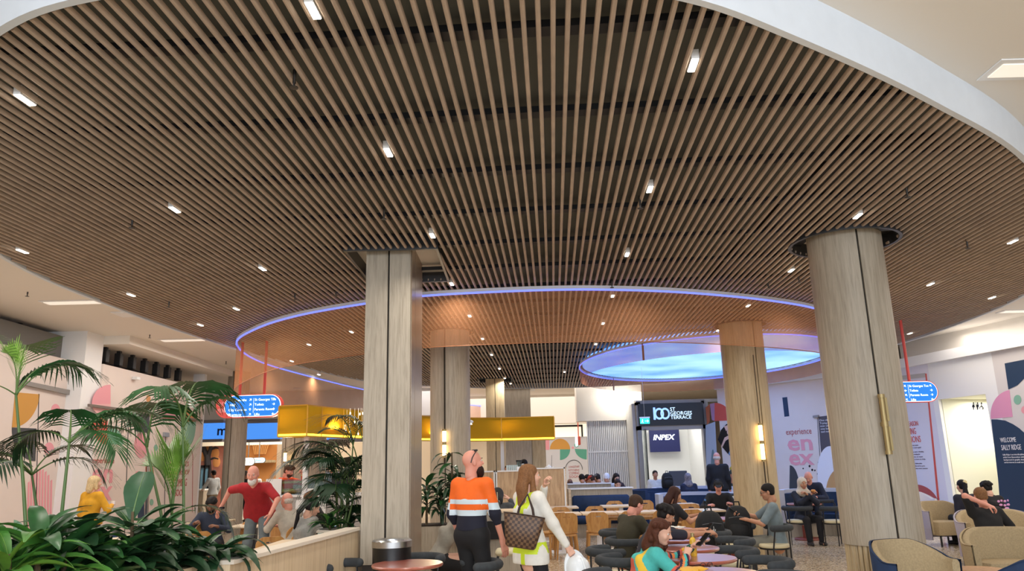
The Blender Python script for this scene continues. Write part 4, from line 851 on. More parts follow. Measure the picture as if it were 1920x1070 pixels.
# ---- navy bench with oak back and the rows behind
def bench(px0, px1, Y, ztop, label, navy=True):
    x0, x1 = XY(px0, Y), XY(px1, Y); t = thing('bench', label, 'bench', ((x0 + x1) / 2, Y, 0)); w = (x1 - x0) / 2
    MB().box(-w, w, .12, .3, 0, ztop).build('back_panel', OAK, t, 0); MB().box(-w - .02, w + .02, .08, .34, ztop, ztop + .03).build('capping', WHITE, t, 0)
    if navy:
        MB().box(-w + .05, w - .1, -.02, .12, .5, ztop - .14, b=.04).build('backrest', NAVY, t, 50); MB().box(-w + .05, w - .1, -.5, .12, .3, .47, b=.05).build('seat', NAVY, t, 50); MB().box(-w + .05, w - .1, -.42, .1, 0, .3).build('plinth', OAK, t, 0)
    MB().box(-w - .06, -w, -.3, .34, 0, ztop + .03).build('end_panel', OAKH, t, 0)
bench(1068, 1186, 18.9, 1.07, 'navy upholstered bench with pale oak back and white capping')
bench(1063, 1146, 21.2, 1.13, 'white topped bench row behind the navy bench', False); bench(1063, 1130, 23.2, 1.12, 'farthest white topped bench row below the far hoarding', False)
# ---- oak partition with white frames
t = thing('partition', 'chest high oak kiosk partition in white frames', 'partition', (0, 18.2, 0))
for a, b, zt_ in ((884, 928, 1.57), (930, 996, 1.57), (998, 1060, 1.61)):
    x0, x1 = XY(a, 18.2), XY(b, 18.2); MB().box(x0 + .03, x1 - .03, 0, .08, .05, zt_ - .03).build('oak_panel', wood('oak_knotty', (158, 122, 86), (204, 172, 134), (7, 7, .9)), t, 0)
    MB().box(x0, x0 + .03, -.02, .1, 0, zt_).box(x1 - .03, x1, -.02, .1, 0, zt_).box(x0, x1, -.02, .1, zt_ - .03, zt_).box(x0, x1, -.02, .1, 0, .05).build('frame', WHITE, t, 0)
x1 = XY(1060, 18.2); MB().box(x1, x1 + .02, -.02, .7, 0, 1.61).build('end_panel', OAKH, t, 0); MB().box(XY(884, 18.2), x1, .12, .7, 1.5, 1.55).build('worktop', WHITE, t, 0); MB().box(XY(890, 18.2), x1 - .02, .14, .66, 0, 1.5).build('body', OAK, t, 0)
# things on the partition worktop
def lathe_thing(name, prof, m, loc, label, cat, group=None, seg=16):
    o = MB().lathe(prof, (0, 0, 0), seg).build(name, m, None, 40, loc); return tag(o, label, cat, group)
CG = glass('cup_glass', (225, 235, 235))
cupm = None
for i in range(6):
    loc = (XY(951.5 + i * 3.7, 18.5), 18.5, 1.55)
    if cupm is None: o = lathe_thing('cup', [(.018, 0), (.024, .14), (.021, .14), (.016, .01)], mat('cup_frost', (196, 210, 210), .2), loc, '', ''); cupm = o.data
    else: o = link('cup', cupm, None, loc)
    tag(o, ORD[i] + ' pale cup from the left in the row on the kiosk partition', 'cup', 'row of cups on the partition')
t = thing('blender', 'coffee grinder with clear hopper on the kiosk partition', 'grinder', (XY(974, 18.5), 18.5, 1.55)); MB().box(-.06, .06, -.06, .06, 0, .1, b=.01).build('base', WHITE, t, 30); MB().lathe([(.04, .1), (.07, .22), (.066, .22), (.036, .11)], (0, 0, 0), 16).build('hopper', CG, t); MB().cyl((0, 0, .22), .075, .03, 16).build('lid', BLACK, t, 40)
t = thing('kettle', 'small white teapot on the right end of the kiosk partition', 'teapot', (XY(1030, 18.5), 18.5, 1.55)); MB().lathe([(.05, 0), (.07, .04), (.06, .09), (.02, .11), (.012, .13)], (0, 0, 0), 18).build('body', WHITE, t); MB().tube([(.06, 0, .03), (.1, 0, .07), (.11, 0, .09)], .012, 8).build('spout', WHITE, t); MB().tube([(-.06, 0, .03), (-.1, 0, .05), (-.06, 0, .09)], .009, 8).build('handle', WHITE, t)
t = thing('coffee_machine', 'black coffee machine beside the baristas', 'coffee machine', (XY(988, 19.3), 19.3, 0)); MB().box(-.2, .2, -.2, .2, 1.3, 1.66, b=.02).build('body', BLACK, t, 30); MB().box(-.25, .25, -.25, .25, 0, 1.3).build('stand', WHITE, t, 0); MB().cyl((-.1, -.1, 1.66), .04, .06, 12).build('cup_warmer', STEEL, t)
# ---- oak bar behind the standing pair, stool
t = thing('bar_counter', 'oak clad bar block behind the man in orange and the woman with the bag', 'counter', (0, 11.6, 0)); a, b = XY(838, 11.6), XY(1004, 11.6)
MB().box(a, b, 0, .5, 0, 1.0).build('body', OAK, t, 0); MB().box(a - .02, b + .02, -.03, .53, 1.0, 1.03).build('top', OAKH, t, 0)
p = G(957, 1030, .64); t = thing('bar_stool', 'cream topped stool with black legs behind the woman with the chequered bag', 'stool', (*p, 0)); MB().box(-.19, .19, -.19, .19, .58, .65, b=.025).build('seat', SEATC, t, 50)
for sx in (-1, 1):
    for sy in (-1, 1): MB().box(sx * .16 - .012, sx * .16 + .012, sy * .16 - .012, sy * .16 + .012, 0, .58).build('leg', BLACK, t, 0)
MB().box(-.16, .16, -.17, -.15, .2, .22).build('stretcher', BLACK, t, 0)
t = thing('glass_jar', 'glass drinking jar with a red topped straw on the oak bar', 'jar', (XY(921, 11.8), 11.8, 1.03)); MB().lathe([(.03, 0), (.036, .02), (.036, .12), (.028, .14), (.025, .14), (.032, .12), (.032, .02)], (0, 0, 0), 16).build('jar', CG, t); MB().tube([(0, 0, .02), (.015, 0, .26)], .005, 6).build('straw', c_red, t); MB().ell((.015, 0, .14), (.03, .03, .015), 12, 6).build('lid', c_red, t)
t = thing('glass_jar', 'second glass jar with a pale straw on the oak bar', 'jar', (XY(933, 11.8), 11.8, 1.03)); MB().lathe([(.03, 0), (.036, .02), (.036, .12), (.028, .14), (.025, .14), (.032, .12), (.032, .02)], (0, 0, 0), 16).build('jar', CG, t); MB().tube([(0, 0, .02), (-.01, 0, .26)], .005, 6).build('straw', SEATC, t)
# ---- yellow kiosk canopy
AMB = veil('amber_sheet', (226, 184, 52), .93, trans=.4)
AMBL = glow('amber_led', (255, 214, 60), 3.0)
cp_ = [(522, 15.0), (576, 14.9), (603, 15.4), (644, 16.1), (690, 16.9), (740, 17.9), (790, 18.9), (865, 20.1), (940, 20.5), (1039, 20.4)]
pts = np.array([(XY(px, Y, 790), Y) for px, Y in cp_]); t = thing('kiosk_canopy', 'curved amber yellow canopy of glowing sheets over the kiosk', 'canopy')
ZA, ZB = 2.34, 2.92
def quad_sheet(a, b, z0, z1, m, name, th=.012):
    d = (b - a) / np.linalg.norm(b - a); q = np.array([-d[1], d[0]]) * th
    MB().prism([tuple(a), tuple(b), tuple(b + q), tuple(a + q)], z0, z1).build(name, m, t, 0)
for i in range(len(pts) - 1): quad_sheet(pts[i], pts[i + 1] - (pts[i + 1] - pts[i]) * .012, ZA, ZB, AMB, 'front_panel')
bk = pts + np.array([(.15, .8)] * 2 + [(.2, .8)] * 7 + [(0, .9)]); bk[0] = pts[0] + (.02, .75)
for i in range(1, len(pts) - 1): quad_sheet(bk[i], bk[i + 1], ZA, ZB, AMB, 'rear_panel')
quad_sheet(pts[0], bk[0], ZA, ZB, AMB, 'end_panel'); quad_sheet(pts[-1], bk[-1], ZA, ZB, AMB, 'end_panel'); quad_sheet(bk[0], bk[1], ZA, ZB, AMB, 'end_panel'); quad_sheet(pts[1], bk[1], ZA, ZB, AMB, 'divider_panel')
FRA = mat('amber_frame', (206, 150, 40), .35, .4)
off_ = np.array([0, .03])
MB().rings([[(*(p - off_ * .3), ZA + .005), (*(p - off_ * .1), ZA + .005), (*(p - off_ * .1), ZA + .045), (*(p - off_ * .3), ZA + .045)] for p in pts], True).build('led_strip', AMBL, t, 0)
for z in (ZA - .02, ZB): MB().rings([[(*(p - off_ * .4), z), (*(p + off_ * 1.5), z), (*(p + off_ * 1.5), z + .025), (*(p - off_ * .4), z + .025)] for p in pts], True).build('frame_rail', FRA, t, 0)
for p in pts: MB().box(p[0] - .012, p[0] + .012, p[1] - .012, p[1] + .012, ZA, ZB).build('frame_post', FRA, t, 0)
MB().rings([[(*p, ZB - .05), (*q, ZB - .05)] for p, q in zip(pts, bk)], False).build('soffit', AMB, t, 0)
for p, q in list(zip(pts, bk))[::2]: lamp('canopy_lamp', (*((p + q) / 2 * (1, 1)), 2.5), 13, .3, (1, .88, .55), (PI, 0, 0))
for px, Y, lab in ((572, 15.3, 'white kiosk pole under the left end of the amber canopy'), (943, 20.7, 'white kiosk pole under the right end of the amber canopy')):
    tag(MB().box(-.045, .045, -.045, .045, 0, ZA).build('kiosk_pole', WHITE, None, 0, (XY(px, Y), Y, 0)), lab, 'pole')
t = thing('canopy_ornament', 'cluster of small glass baubles hanging on wires before the amber canopy', 'ornament', (XY(665, 16.2, 790), 16.2, 0))
for i in range(16):
    x, z = rng.uniform(-.35, .2), rng.uniform(2.4, 2.85); MB().ell((x, rng.uniform(-.1, .1), z), (.016, .016, .03), 8, 6).tube([(x, 0, z + .03), (x, 0, 2.95)], .0012, 3).build('bauble', glow('bauble_light', (255, 246, 220), 1.6), t)
for px, py, lab in ((594, 768, 'round white spotlight on top of the amber canopy, left'), (662, 782, 'round white spotlight on top of the amber canopy, by the square column'), (881, 792, 'white spotlight beside the middle column')):
    Y = 15.6 if px < 600 else (17.0 if px < 700 else 19.7); p = ay(px, py, Y); k = thing('canopy_spot', lab, 'spotlight', tuple(p)); MB().ell((0, 0, .02), (.09, .06, .05), 14, 8).build('head', WHITE, k); MB().lathe([(.06, -.05), (.05, -.03), (.001, -.03)], (0, 0, 0), 14).build('lens', glow('spot_lens', (255, 250, 240), 3), k); MB().box(-.02, .02, -.02, .02, min(-.03, ZB + .02 - p[2]), .0).build('bracket', WHITE, k, 0)
# kiosk counter at left with display case
t = thing('kiosk_counter', 'grey terrazzo kiosk counter with white top below the amber canopy', 'counter', (0, 16.0, 0)); a, b = XY(495, 16), XY(700, 16)
MB().box(a, b, 0, .7, 0, 1.16).build('body', mat('counter_grey', (176, 172, 168), .6, var=.12, vs=60), t, 0); MB().box(a - .03, b, -.04, .74, 1.16, 1.2).build('worktop', WHITE, t, 0)
for x in (556, 590, 640): MB().box(XY(x, 15.97), XY(x + 22, 15.97), -.03, 0, .2, 1.1).build('white_panel', WHITE, t, 0)
t = thing('display_case', 'glass food display case on the kiosk counter', 'display case', (0, 16.1, 1.2)); a, b = XY(521, 16.1), XY(620, 16.1)
MB().box(a, b, 0, .01, 0, .3).box(a, b, .35, .36, 0, .3).box(a, a + .01, 0, .36, 0, .3).box(a, b, 0, .36, .3, .31).build('pane', CG, t, 0); MB().box(a, b, 0, .36, 0, .015).build('tray', STEEL, t, 0)
brd = None
for i in range(18):
    loc = (XY(526 + (i % 9) * 5.4, 16.25), 16.2 + .15 * (i // 9), 1.245)
    if brd is None: o = MB().ell((0, 0, 0), (.045, .06, .03), 10, 6).build('pastry', mat('pastry_crust', (196, 132, 66), .6, var=.3, vs=30), None, 60, loc); brd = o.data
    else: o = link('pastry', brd, None, loc)
    tag(o, 'golden pastry in kiosk case, %s from left, %s row' % (ORD[i % 9], 'front' if i < 9 else 'back'), 'pastry', 'pastries in the display case')
for px, lab in ((512, 'upright white menu board on the kiosk counter by the red shirted man'), (581, 'small tilted white notice on the kiosk counter beside the pole')):
    p = (XY(px, 15.95), 16.0, 1.2); k = thing('counter_board', lab, 'notice', p); h = .33 if px == 512 else .12; MB().prism([(-.16, 0), (.16, 0), (.16, .02), (-.16, .02)], .01, h).build('board', WHITE, k, 0); MB().box(-.12, .12, -.02, .06, 0, .012).build('foot', STEEL, k, 0)
p = (XY(640, 16.2), 16.2, 1.2); k = thing('till_screen', 'black tilted till screen on the kiosk counter behind the palm', 'till', p); MB().box(-.03, .03, -.03, .03, 0, .18).build('stand', BLACK, k, 0); MB().prism([(-.2, -.02), (.2, .1), (.2, .13), (-.2, .01)], .16, .42).build('screen', BLACK, k, 0)
# ---- pale curved booths, centre right
def booth(px, Y, r, a0, a1, ztop, label, m_in=NAVY, m_out=mat('booth_pale', (196, 200, 214), .5)):  # white shell; the blue light it reflects is put into its colour
    c = (XY(px, Y), Y); t = thing('curved_booth', label, 'booth', (*c, 0)); A = np.linspace(a0, a1, 20)
    def sec(a, ri, ro, z0, z1): return [(ri * math.cos(a), ri * math.sin(a), z0), (ro * math.cos(a), ro * math.sin(a), z0), (ro * math.cos(a), ro * math.sin(a), z1), (ri * math.cos(a), ri * math.sin(a), z1)]
    MB().rings([sec(a, r - .02, r + .1, 0, ztop) for a in A]).build('back_shell', m_out, t, 40); MB().rings([sec(a, r - .12, r - .02, .45, ztop - .08) for a in A]).build('backrest', m_in, t, 40)
    MB().rings([sec(a, r - .5, r - .02, .28, .46) for a in A]).build('seat', m_in, t, 40); MB().rings([sec(a, r - .42, r - .05, 0, .28) for a in A]).build('plinth', OAK, t, 40)
booth(1240, 20.6, .75, 1.0, 4.0, .98, 'navy curved booth under the lobby glass door', m_out=NAVY); booth(1300, 19.0, .85, -.3, 3.4, .92, 'pale curved booth behind the headset man'); booth(1296, 21.6, 1.0, -.2, 3.3, .98, 'pale curved booth where the woman in the grey headscarf sits'); booth(1538, 17.2, .8, .2, 2.9, 1.0, 'navy curved booth against the angled hoarding behind the hijab woman')
# ---- tub armchairs
def tub(px, py, ztop, w, rz, label, m_in=BEIGE, m_out=NAVY, seat=True, wide=1.0, Y=None):
    p = G(px, py, ztop) if Y is None else (XY(px, Y, py), Y); t = thing('tub_chair', label, 'armchair', (*p, 0), rz)
    A = np.linspace(-.35, PI + .35, 30); r = w / 2
    def S_(ri, ro, z0, f): 
        R = []
        for a in A:
            e = math.sin(max(0, min(PI, a))) ; z1 = ztop - .16 * (1 - min(1, e * 1.25)) * f; ci, si = math.cos(a) * wide, math.sin(a)
            R.append([(ri * ci, ri * si, z0), (ro * ci * .94, ro * si * .94, z0), (ro * ci, ro * si, z1 - .03), ((ro - .02) * ci, (ro - .02) * si, z1), ((ri + .015) * ci, (ri + .015) * si, z1), (ri * ci, ri * si, z1 - .03)])
        return R
    MB().rings(S_(r - .085, r - .012, .22, 1)).build('backrest', m_in, t, 60)
    MB().rings(S_(r - .012, r + .004, .12, 1)).build('outer_shell', m_out, t, 60)
    if seat:
        q = [((r - .09) * math.cos(a) * wide, (r - .09) * math.sin(a)) for a in np.linspace(-.6, PI + .6, 24)]
        MB().rings([[(x * k, y * k, z) for x, y in q] for k, z in ((.96, .2), (1, .24), (1, .4), (.96, .44), (.3, .455))]).build('seat', m_in, t, 50)
    for sx in (-1, 1):
        for sy in (-.2, .45): MB().cyl((sx * r * .6 * wide, sy * w, 0), .018, .22, 8).build('leg', BLACK, t)
    return t
tub(1714, 1009, .87, .80, .3, 'beige tub armchair with navy outer shell, nearest the large column', Y=7.55)
tub(1893, 992, .80, .86, -.15, 'wide beige tub sofa in front of the man with a raised tattooed arm', wide=1.25, m_out=BEIGE)
tub(1872, 957, .80, 1.0, -.1, 'wide beige sofa behind the man with a raised tattooed arm', wide=1.3, m_out=mat('grey_lilac_fabric', (168, 160, 170), .85))
tub(1768, 940, .80, .9, .1, 'beige tub armchair with lilac grey side, right of the large column', m_out=mat('grey_lilac_fabric', (168, 160, 170)))
tub(1905, 1041, .74, .7, PI + .25, 'navy tub armchair cut by the bottom right corner', m_in=NAVY, m_out=NAVY)
tub(1728, 922, .82, .7, .3, 'pale grey tub chair by the printed panel, farthest of the lounge', m_in=mat('grey_pale_fabric', (196, 192, 200), .8), m_out=mat('grey_pale_fabric', (196, 192, 200)))
p = G(1838, 1066, .5); t = thing('side_table', 'small amber wood side table between the lounge chairs', 'table', (*p, 0)); MB().lathe([(.01, .46), (.24, .46), (.25, .48), (.24, .5), (.01, .5)], (0, 0, 0), 28).build('top', CHAIRW, t, 40); MB().cyl((0, 0, 0), .04, .46, 14).build('pedestal', BLACK, t, 40); MB().cyl((0, 0, 0), .18, .02, 24).build('base', BLACK, t, 40)
# ---- left seating behind the planter
tub(312, 985, .78, .8, 2.4, 'beige tub armchair with navy shell behind the planter foliage'); tub(205, 1000, .78, .8, PI, 'tub armchair with navy shell behind the fig leaves', m_in=BEIGE)
def small_table(px, py, w, d_, label):
    p = G(px, py, .74); t = thing('square_table', label, 'table', (*p, 0)); MB().box(-w, w, -d_, d_, .715, .745, b=.004).build('tabletop', mat('table_pale', (226, 208, 180), .4), t, 30); MB().box(-.06, .06, -.06, .06, .02, .715).build('pedestal', BLACK, t, 0); MB().box(-.25, .25, -.25, .25, 0, .02).build('base_plate', BLACK, t, 0)
small_table(397, 976, .36, .36, 'pale oak table in front of the young man in the navy blazer'); small_table(476, 984, .38, .36, 'pale oak table under the hands of the man in the red shirt'); small_table(588, 980, .36, .36, 'pale table in front of the boy in the black shirt'); small_table(245, 1006, .4, .35, 'pale oak table behind the fig leaves')
oak(452, 14.2, 2.6, 'oak chair behind the young man in the blazer'); oak(518, 13.6, 2.9, 'oak chair between the red shirted man and the old man'); oak(505, 11.0, .5, 'oak chair seat seen over the low wall'); oak(565, 11.6, .6, 'oak chair under the woman with the ponytail'); oak(532, 12.7, 1.3, 'oak chair under the old man in the pale jumper'); oak(398, 13.7, -2.4, 'oak chair of the young man in the blazer'); oak(610, 13.2, 1.2, 'oak chair of the boy in the black shirt'); oak(372, 12.3, .5, 'oak chair back left of the young man'); oak(202, 10.2, 2.6, 'oak chair behind the planter near the woman in yellow')
t = thing('low_bench', 'dark timber bench under the pale table by the low wall', 'bench', (XY(490, 11.8), 11.8, 0)); MB().box(-.5, .5, -.2, .2, .4, .45).build('seat', wood('walnut', (110, 72, 50), (146, 100, 70)), t, 0)
for sx in (-1, 1): MB().box(sx * .44 - .03, sx * .44 + .03, -.17, .17, 0, .4).build('leg', wood('walnut', (0, 0, 0), (1, 1, 1)), t, 0)
# ================================================================== SMALL THINGS
p = RTP[7]
for dx, px, w, lab in ((-.2, 1360, .17, 'black hard equipment case, left one on the terracotta table'), (.2, 1388, .19, 'black hard equipment case with pale labels, right one on the terracotta table')):
    k = thing('hard_case', lab, 'case', (p[0] + dx, p[1] - .05, .744), .1 if dx < 0 else -.2); MB().box(-w, w, -.14, .14, 0, .24, b=.02).build('body', mat('case_black', (26, 27, 28), .45), k, 30); MB().box(-w - .005, w + .005, -.145, .145, .15, .165).build('seam', mat('case_grey', (64, 64, 66), .4), k, 0)
    MB().tube([(-.06, -.15, .1), (-.06, -.18, .12), (.06, -.18, .12), (.06, -.15, .1)], .01, 8).build('handle', BLACK, k)
    for s_ in (-1, 1): MB().box(s_ * w * .65 - .02, s_ * w * .65 + .02, -.155, -.14, .13, .19).build('latch', STEEL, k, 0)
    if dx > 0: MB().box(-w + .03, -w + .12, -.143, -.139, .03, .12).build('label_sticker', mat('sticker', (206, 196, 160)), k, 0); MB().box(-.02, .06, -.143, -.139, .18, .22).build('label_sticker', mat('sticker', (206, 196, 160)), k, 0)
def backpack(loc, rz, s, label, charm=False):
    k = thing('backpack', label, 'backpack', loc, rz); BM_ = mat('pack_black', (20, 20, 22), .8, var=.3, vs=30)
    R = []
    for z, w, d in ((0, .15, .09), (.03, .17, .11), (.2, .175, .12), (.34, .155, .105), (.42, .11, .08), (.45, .05, .04)): R.append([(s * w * math.copysign(abs(math.cos(a)) ** .6, math.cos(a)), s * d * math.copysign(abs(math.sin(a)) ** .6, math.sin(a)), s * z) for a in np.linspace(0, 2 * PI, 24, endpoint=False)])
    MB().rings(R).build('body', BM_, k, 60)
    R = [[(s * (w * math.cos(a)), s * (-.1 - d * (1 if math.sin(a) < 0 else .2) * abs(math.sin(a))), s * z) for a in np.linspace(0, 2 * PI, 18, endpoint=False)] for z, w, d in ((.04, .1, .02), (.06, .125, .05), (.2, .125, .05), (.23, .1, .02))]
    MB().rings(R).build('front_pocket', BM_, k, 60); MB().tube([(-s * .04, 0, s * .44), (-s * .03, 0, s * .5), (s * .03, 0, s * .5), (s * .04, 0, s * .44)], s * .01, 8).build('handle', BM_, k)
    for q in (-1, 1): MB().tube([(q * s * .07, s * .08, s * .42), (q * s * .09, s * .16, s * .3), (q * s * .1, s * .1, s * .08)], s * .018, 8).build('strap', BM_, k)
    if charm: MB().ell((.0, -s * .16, s * .2), (.018, .012, .022), 10, 6).tube([(0, -s * .16, s * .22), (0, -s * .14, s * .28)], .004, 5).tube([(-.012, -s * .16, s * .215), (-.016, -s * .16, s * .25)], .005, 5).tube([(.012, -s * .16, s * .215), (.016, -s * .16, s * .25)], .005, 5).build('charm', mat('charm_pale', (206, 204, 200), .4), k)
    MB().tube([(-s * .12, -s * .1, s * .3), (0, -s * .135, s * .32), (s * .12, -s * .1, s * .3)], .005, 5).build('zip', mat('zip_grey', (90, 90, 94), .4), k)
q, rz = CHPOS[8]; backpack((q[0], q[1], .48), .1, 1.15, 'black backpack with a pale rabbit charm standing on a chair', True)
q, rz = CHPOS[13]; backpack((q[0] + .05, q[1] - .0, .48), -.2, 1.15, 'black backpack propped on the chair beside the man in grey')
p = (XY(1249, 23.6), 23.6, .5); backpack((XY(1251, 21.3), 21.3, .98), .2, .9, 'black rucksack on the booth back below the lobby screen')
k = thing('easel_board', 'dark grey screen back standing on the lobby side table', 'screen', (XY(1272, 23.8), 23.8, 0)); MB().box(-.28, .28, -.02, .02, .95, 1.4, b=.015).build('panel', mat('board_grey', (74, 74, 80), .6), k, 0); MB().box(-.3, .3, -.15, .3, .72, .76).build('stand_top', WHITE, k, 0); MB().box(-.05, .05, 0, .06, 0, .95).build('post', BLACK, k, 0)
p = G(1462, 1052, 0.02); k = thing('suitcase', 'pale grey ribbed suitcase standing beside the man in the grey shirt', 'suitcase', (p[0], p[1], 0), .25); MB().box(-.2, .2, -.13, .13, .05, .62, b=.04).build('body', mat('case_silver', (160, 156, 148), .35, .3), k, 50)
for i in range(7): MB().box(-.165 + i * .05, -.14 + i * .05, -.138, -.13, .1, .57).build('rib', mat('case_silver2', (140, 136, 130), .35, .3), k, 0)
MB().box(-.01, .01, -.134, .134, .05, .625).build('seam', mat('case_grey', (64, 64, 66)), k, 0); MB().tube([(-.08, .08, .62), (-.08, .08, .82), (.08, .08, .82), (.08, .08, .62)], .01, 8).build('handle', BLACK, k)
for sx in (-1, 1):
    for sy in (-1, 1): MB().cyl((sx * .15, sy * .09, 0), .025, .05, 10).build('wheel', BLACK, k)
def bottle(loc, r, h, m, capm, label):
    k = thing('bottle', label, 'bottle', loc); MB().lathe([(r * .9, 0), (r, .01), (r, h * .66), (r * .8, h * .76), (r * .45, h * .82), (r * .45, h * .86)], (0, 0, 0), 18).build('body', m, k); MB().lathe([(r * .55, h * .85), (r * .55, h), (r * .3, h * 1.02)], (0, 0, 0), 14).build('cap', capm, k)
p = G(1301, 1042, .745); bottle((*p, .744), .034, .22, mat('bottle_yellow', (222, 176, 60), .35, var=.25, vs=28), BRASS, 'yellow patterned drink bottle with brass cap on the round table')
p = (XY(1319, 15.3), 15.3); bottle((*p, .745), .034, .2, glass('bottle_clear', (210, 225, 235)), mat('cap_blue', (70, 120, 190)), 'clear water bottle at the right end of the nearer oak table')
p = RTP[8]; bottle((p[0] + .16, p[1] + .1, .744), .033, .24, glass('bottle_clear'), WHITE, 'clear water bottle beside the hijab woman')
k = thing('shoulder_bag', 'flat black bag lying over the right side of the hijab table', 'bag', (p[0] + .26, p[1] - .1, .744), -.2); MB().rings([[(x, y * s_, z) for x, y in ((-.3, -.14), (.3, -.12), (.34, .1), (-.26, .14))] for s_, z in ((1, 0), (1, .03), (.8, .06), (.3, .07))]).build('body', mat('pack_black', (20, 20, 22)), k, 60); MB().tube([(.2, -.1, .04), (.3, -.16, .0), (.34, -.17, -.3), (.28, -.12, -.02)], .01, 6).build('strap', BLACK, k)
def blob(name, loc, r, m, label, cat, seed=0, rz=0):
    R_ = np.random.RandomState(seed); mb = MB().ell((0, 0, r[2]), r, 14, 8); mb.v = [tuple(np.array(p) * (1 + .14 * R_.randn(3) * (p[2] > .002))) for p in mb.v]; o = mb.build(name, m, None, 50, loc); o.rotation_euler[2] = rz; return tag(o, label, cat)
PAPER = mat('paper_white', (232, 228, 220), .7); p = RTP[5]
blob('food_wrapper', (p[0] - .05, p[1] - .1, .745), (.12, .09, .025), PAPER, 'crumpled white food paper on the curly haired man table', 'wrapper', 1); blob('paper_napkin', (p[0] + .12, p[1], .745), (.08, .06, .018), PAPER, 'smaller crumpled napkin beside the food paper', 'napkin', 2)
p = RTP[4]; blob('snack_wrapper', (p[0] + .13, p[1] - .05, .745), (.1, .06, .02), mat('tiger_wrap', (206, 150, 60), .4, var=.6, vs=24), 'yellow and black patterned snack wrapper on a round table', 'wrapper', 3)
p = RTP[1]; blob('burger_wrapper', (p[0] - .2, p[1] + .04, .745), (.12, .1, .02), mat('wrap_yellow', (226, 170, 48), .5), 'yellow food wrapping below the hands of the woman in turquoise', 'wrapper', 4)
k = thing('sunglasses', 'thin framed glasses lying on the nearest round table', 'glasses', (p[0] - .04, p[1] + .2, .75), .3)
for s_ in (-1, 1): MB().tube([(s_ * .035 + .025 * math.cos(a), .0, .03 + .02 * math.sin(a)) for a in np.linspace(0, 2 * PI, 14)], .003, 5).build('lens_rim', BLACK, k); MB().tube([(s_ * .06, 0, .035), (s_ * .06, .1, .02)], .003, 5).build('temple', BLACK, k)
p = G(487, 981, .745); blob('yellow_cloth', (p[0] + .02, p[1] - .1, .745), (.13, .1, .06), mat('cloth_yellow', (234, 176, 40), .7), 'crumpled yellow cloth on the table of the red shirted man', 'cloth', 5)
p = G(393, 974, .745); k = thing('food_tray', 'bread roll on a small tray before the young man in the blazer', 'food', (p[0], p[1] - .05, .745)); MB().box(-.16, .16, -.1, .1, 0, .012).build('tray', mat('tray_tan', (196, 150, 90)), k, 0); MB().ell((0, 0, .035), (.12, .05, .035), 12, 8).build('bread', mat('pastry_crust', (196, 132, 66)), k)
k = thing('beer_glass', 'amber drink in a short glass on the ledge behind the low wall', 'glass', (-2.2, 8.75, .9)); MB().lathe([(.034, 0), (.042, .1), (.039, .1), (.031, .006)], (0, 0, 0), 18).build('glass', CG, k); MB().lathe([(.031, .006), (.037, .075), (.001, .075)], (0, 0, 0), 18).build('drink', mat('beer', (206, 140, 50), .2), k); MB().lathe([(.037, .075), (.038, .09), (.001, .092)], (0, 0, 0), 18).build('foam', WHITE, k)
# ================================================================== PEOPLE
def V3(*a): return np.array(a, float)
def unit(v): return v / (np.linalg.norm(v) + 1e-9)
def rotz(a): c, s = math.cos(a), math.sin(a); return np.array([[c, -s, 0], [s, c, 0], [0, 0, 1.0]])
def rotx(a): c, s = math.cos(a), math.sin(a); return np.array([[1.0, 0, 0], [0, c, -s], [0, s, c]])
def roty(a): c, s = math.cos(a), math.sin(a); return np.array([[c, 0, s], [0, 1.0, 0], [-s, 0, c]])
def cap(a, b, ra, rb=None, k=.02, n=None, s=1.0, sub=False): return ('c', np.array(a, float), np.array(b, float), ra, ra if rb is None else rb, k, n, s, sub)
def els(c, r, R=None, k=.02, sub=False): return ('e', np.array(c, float), np.array(r, float), R, 0, k, None, 1, sub)
_C8 = np.array([(i, j, k) for i in (0, 1) for j in (0, 1) for k in (0, 1)])
_E12 = [(a, b) for a in range(8) for b in range(a + 1, 8) if np.abs(_C8[a] - _C8[b]).sum() == 1]
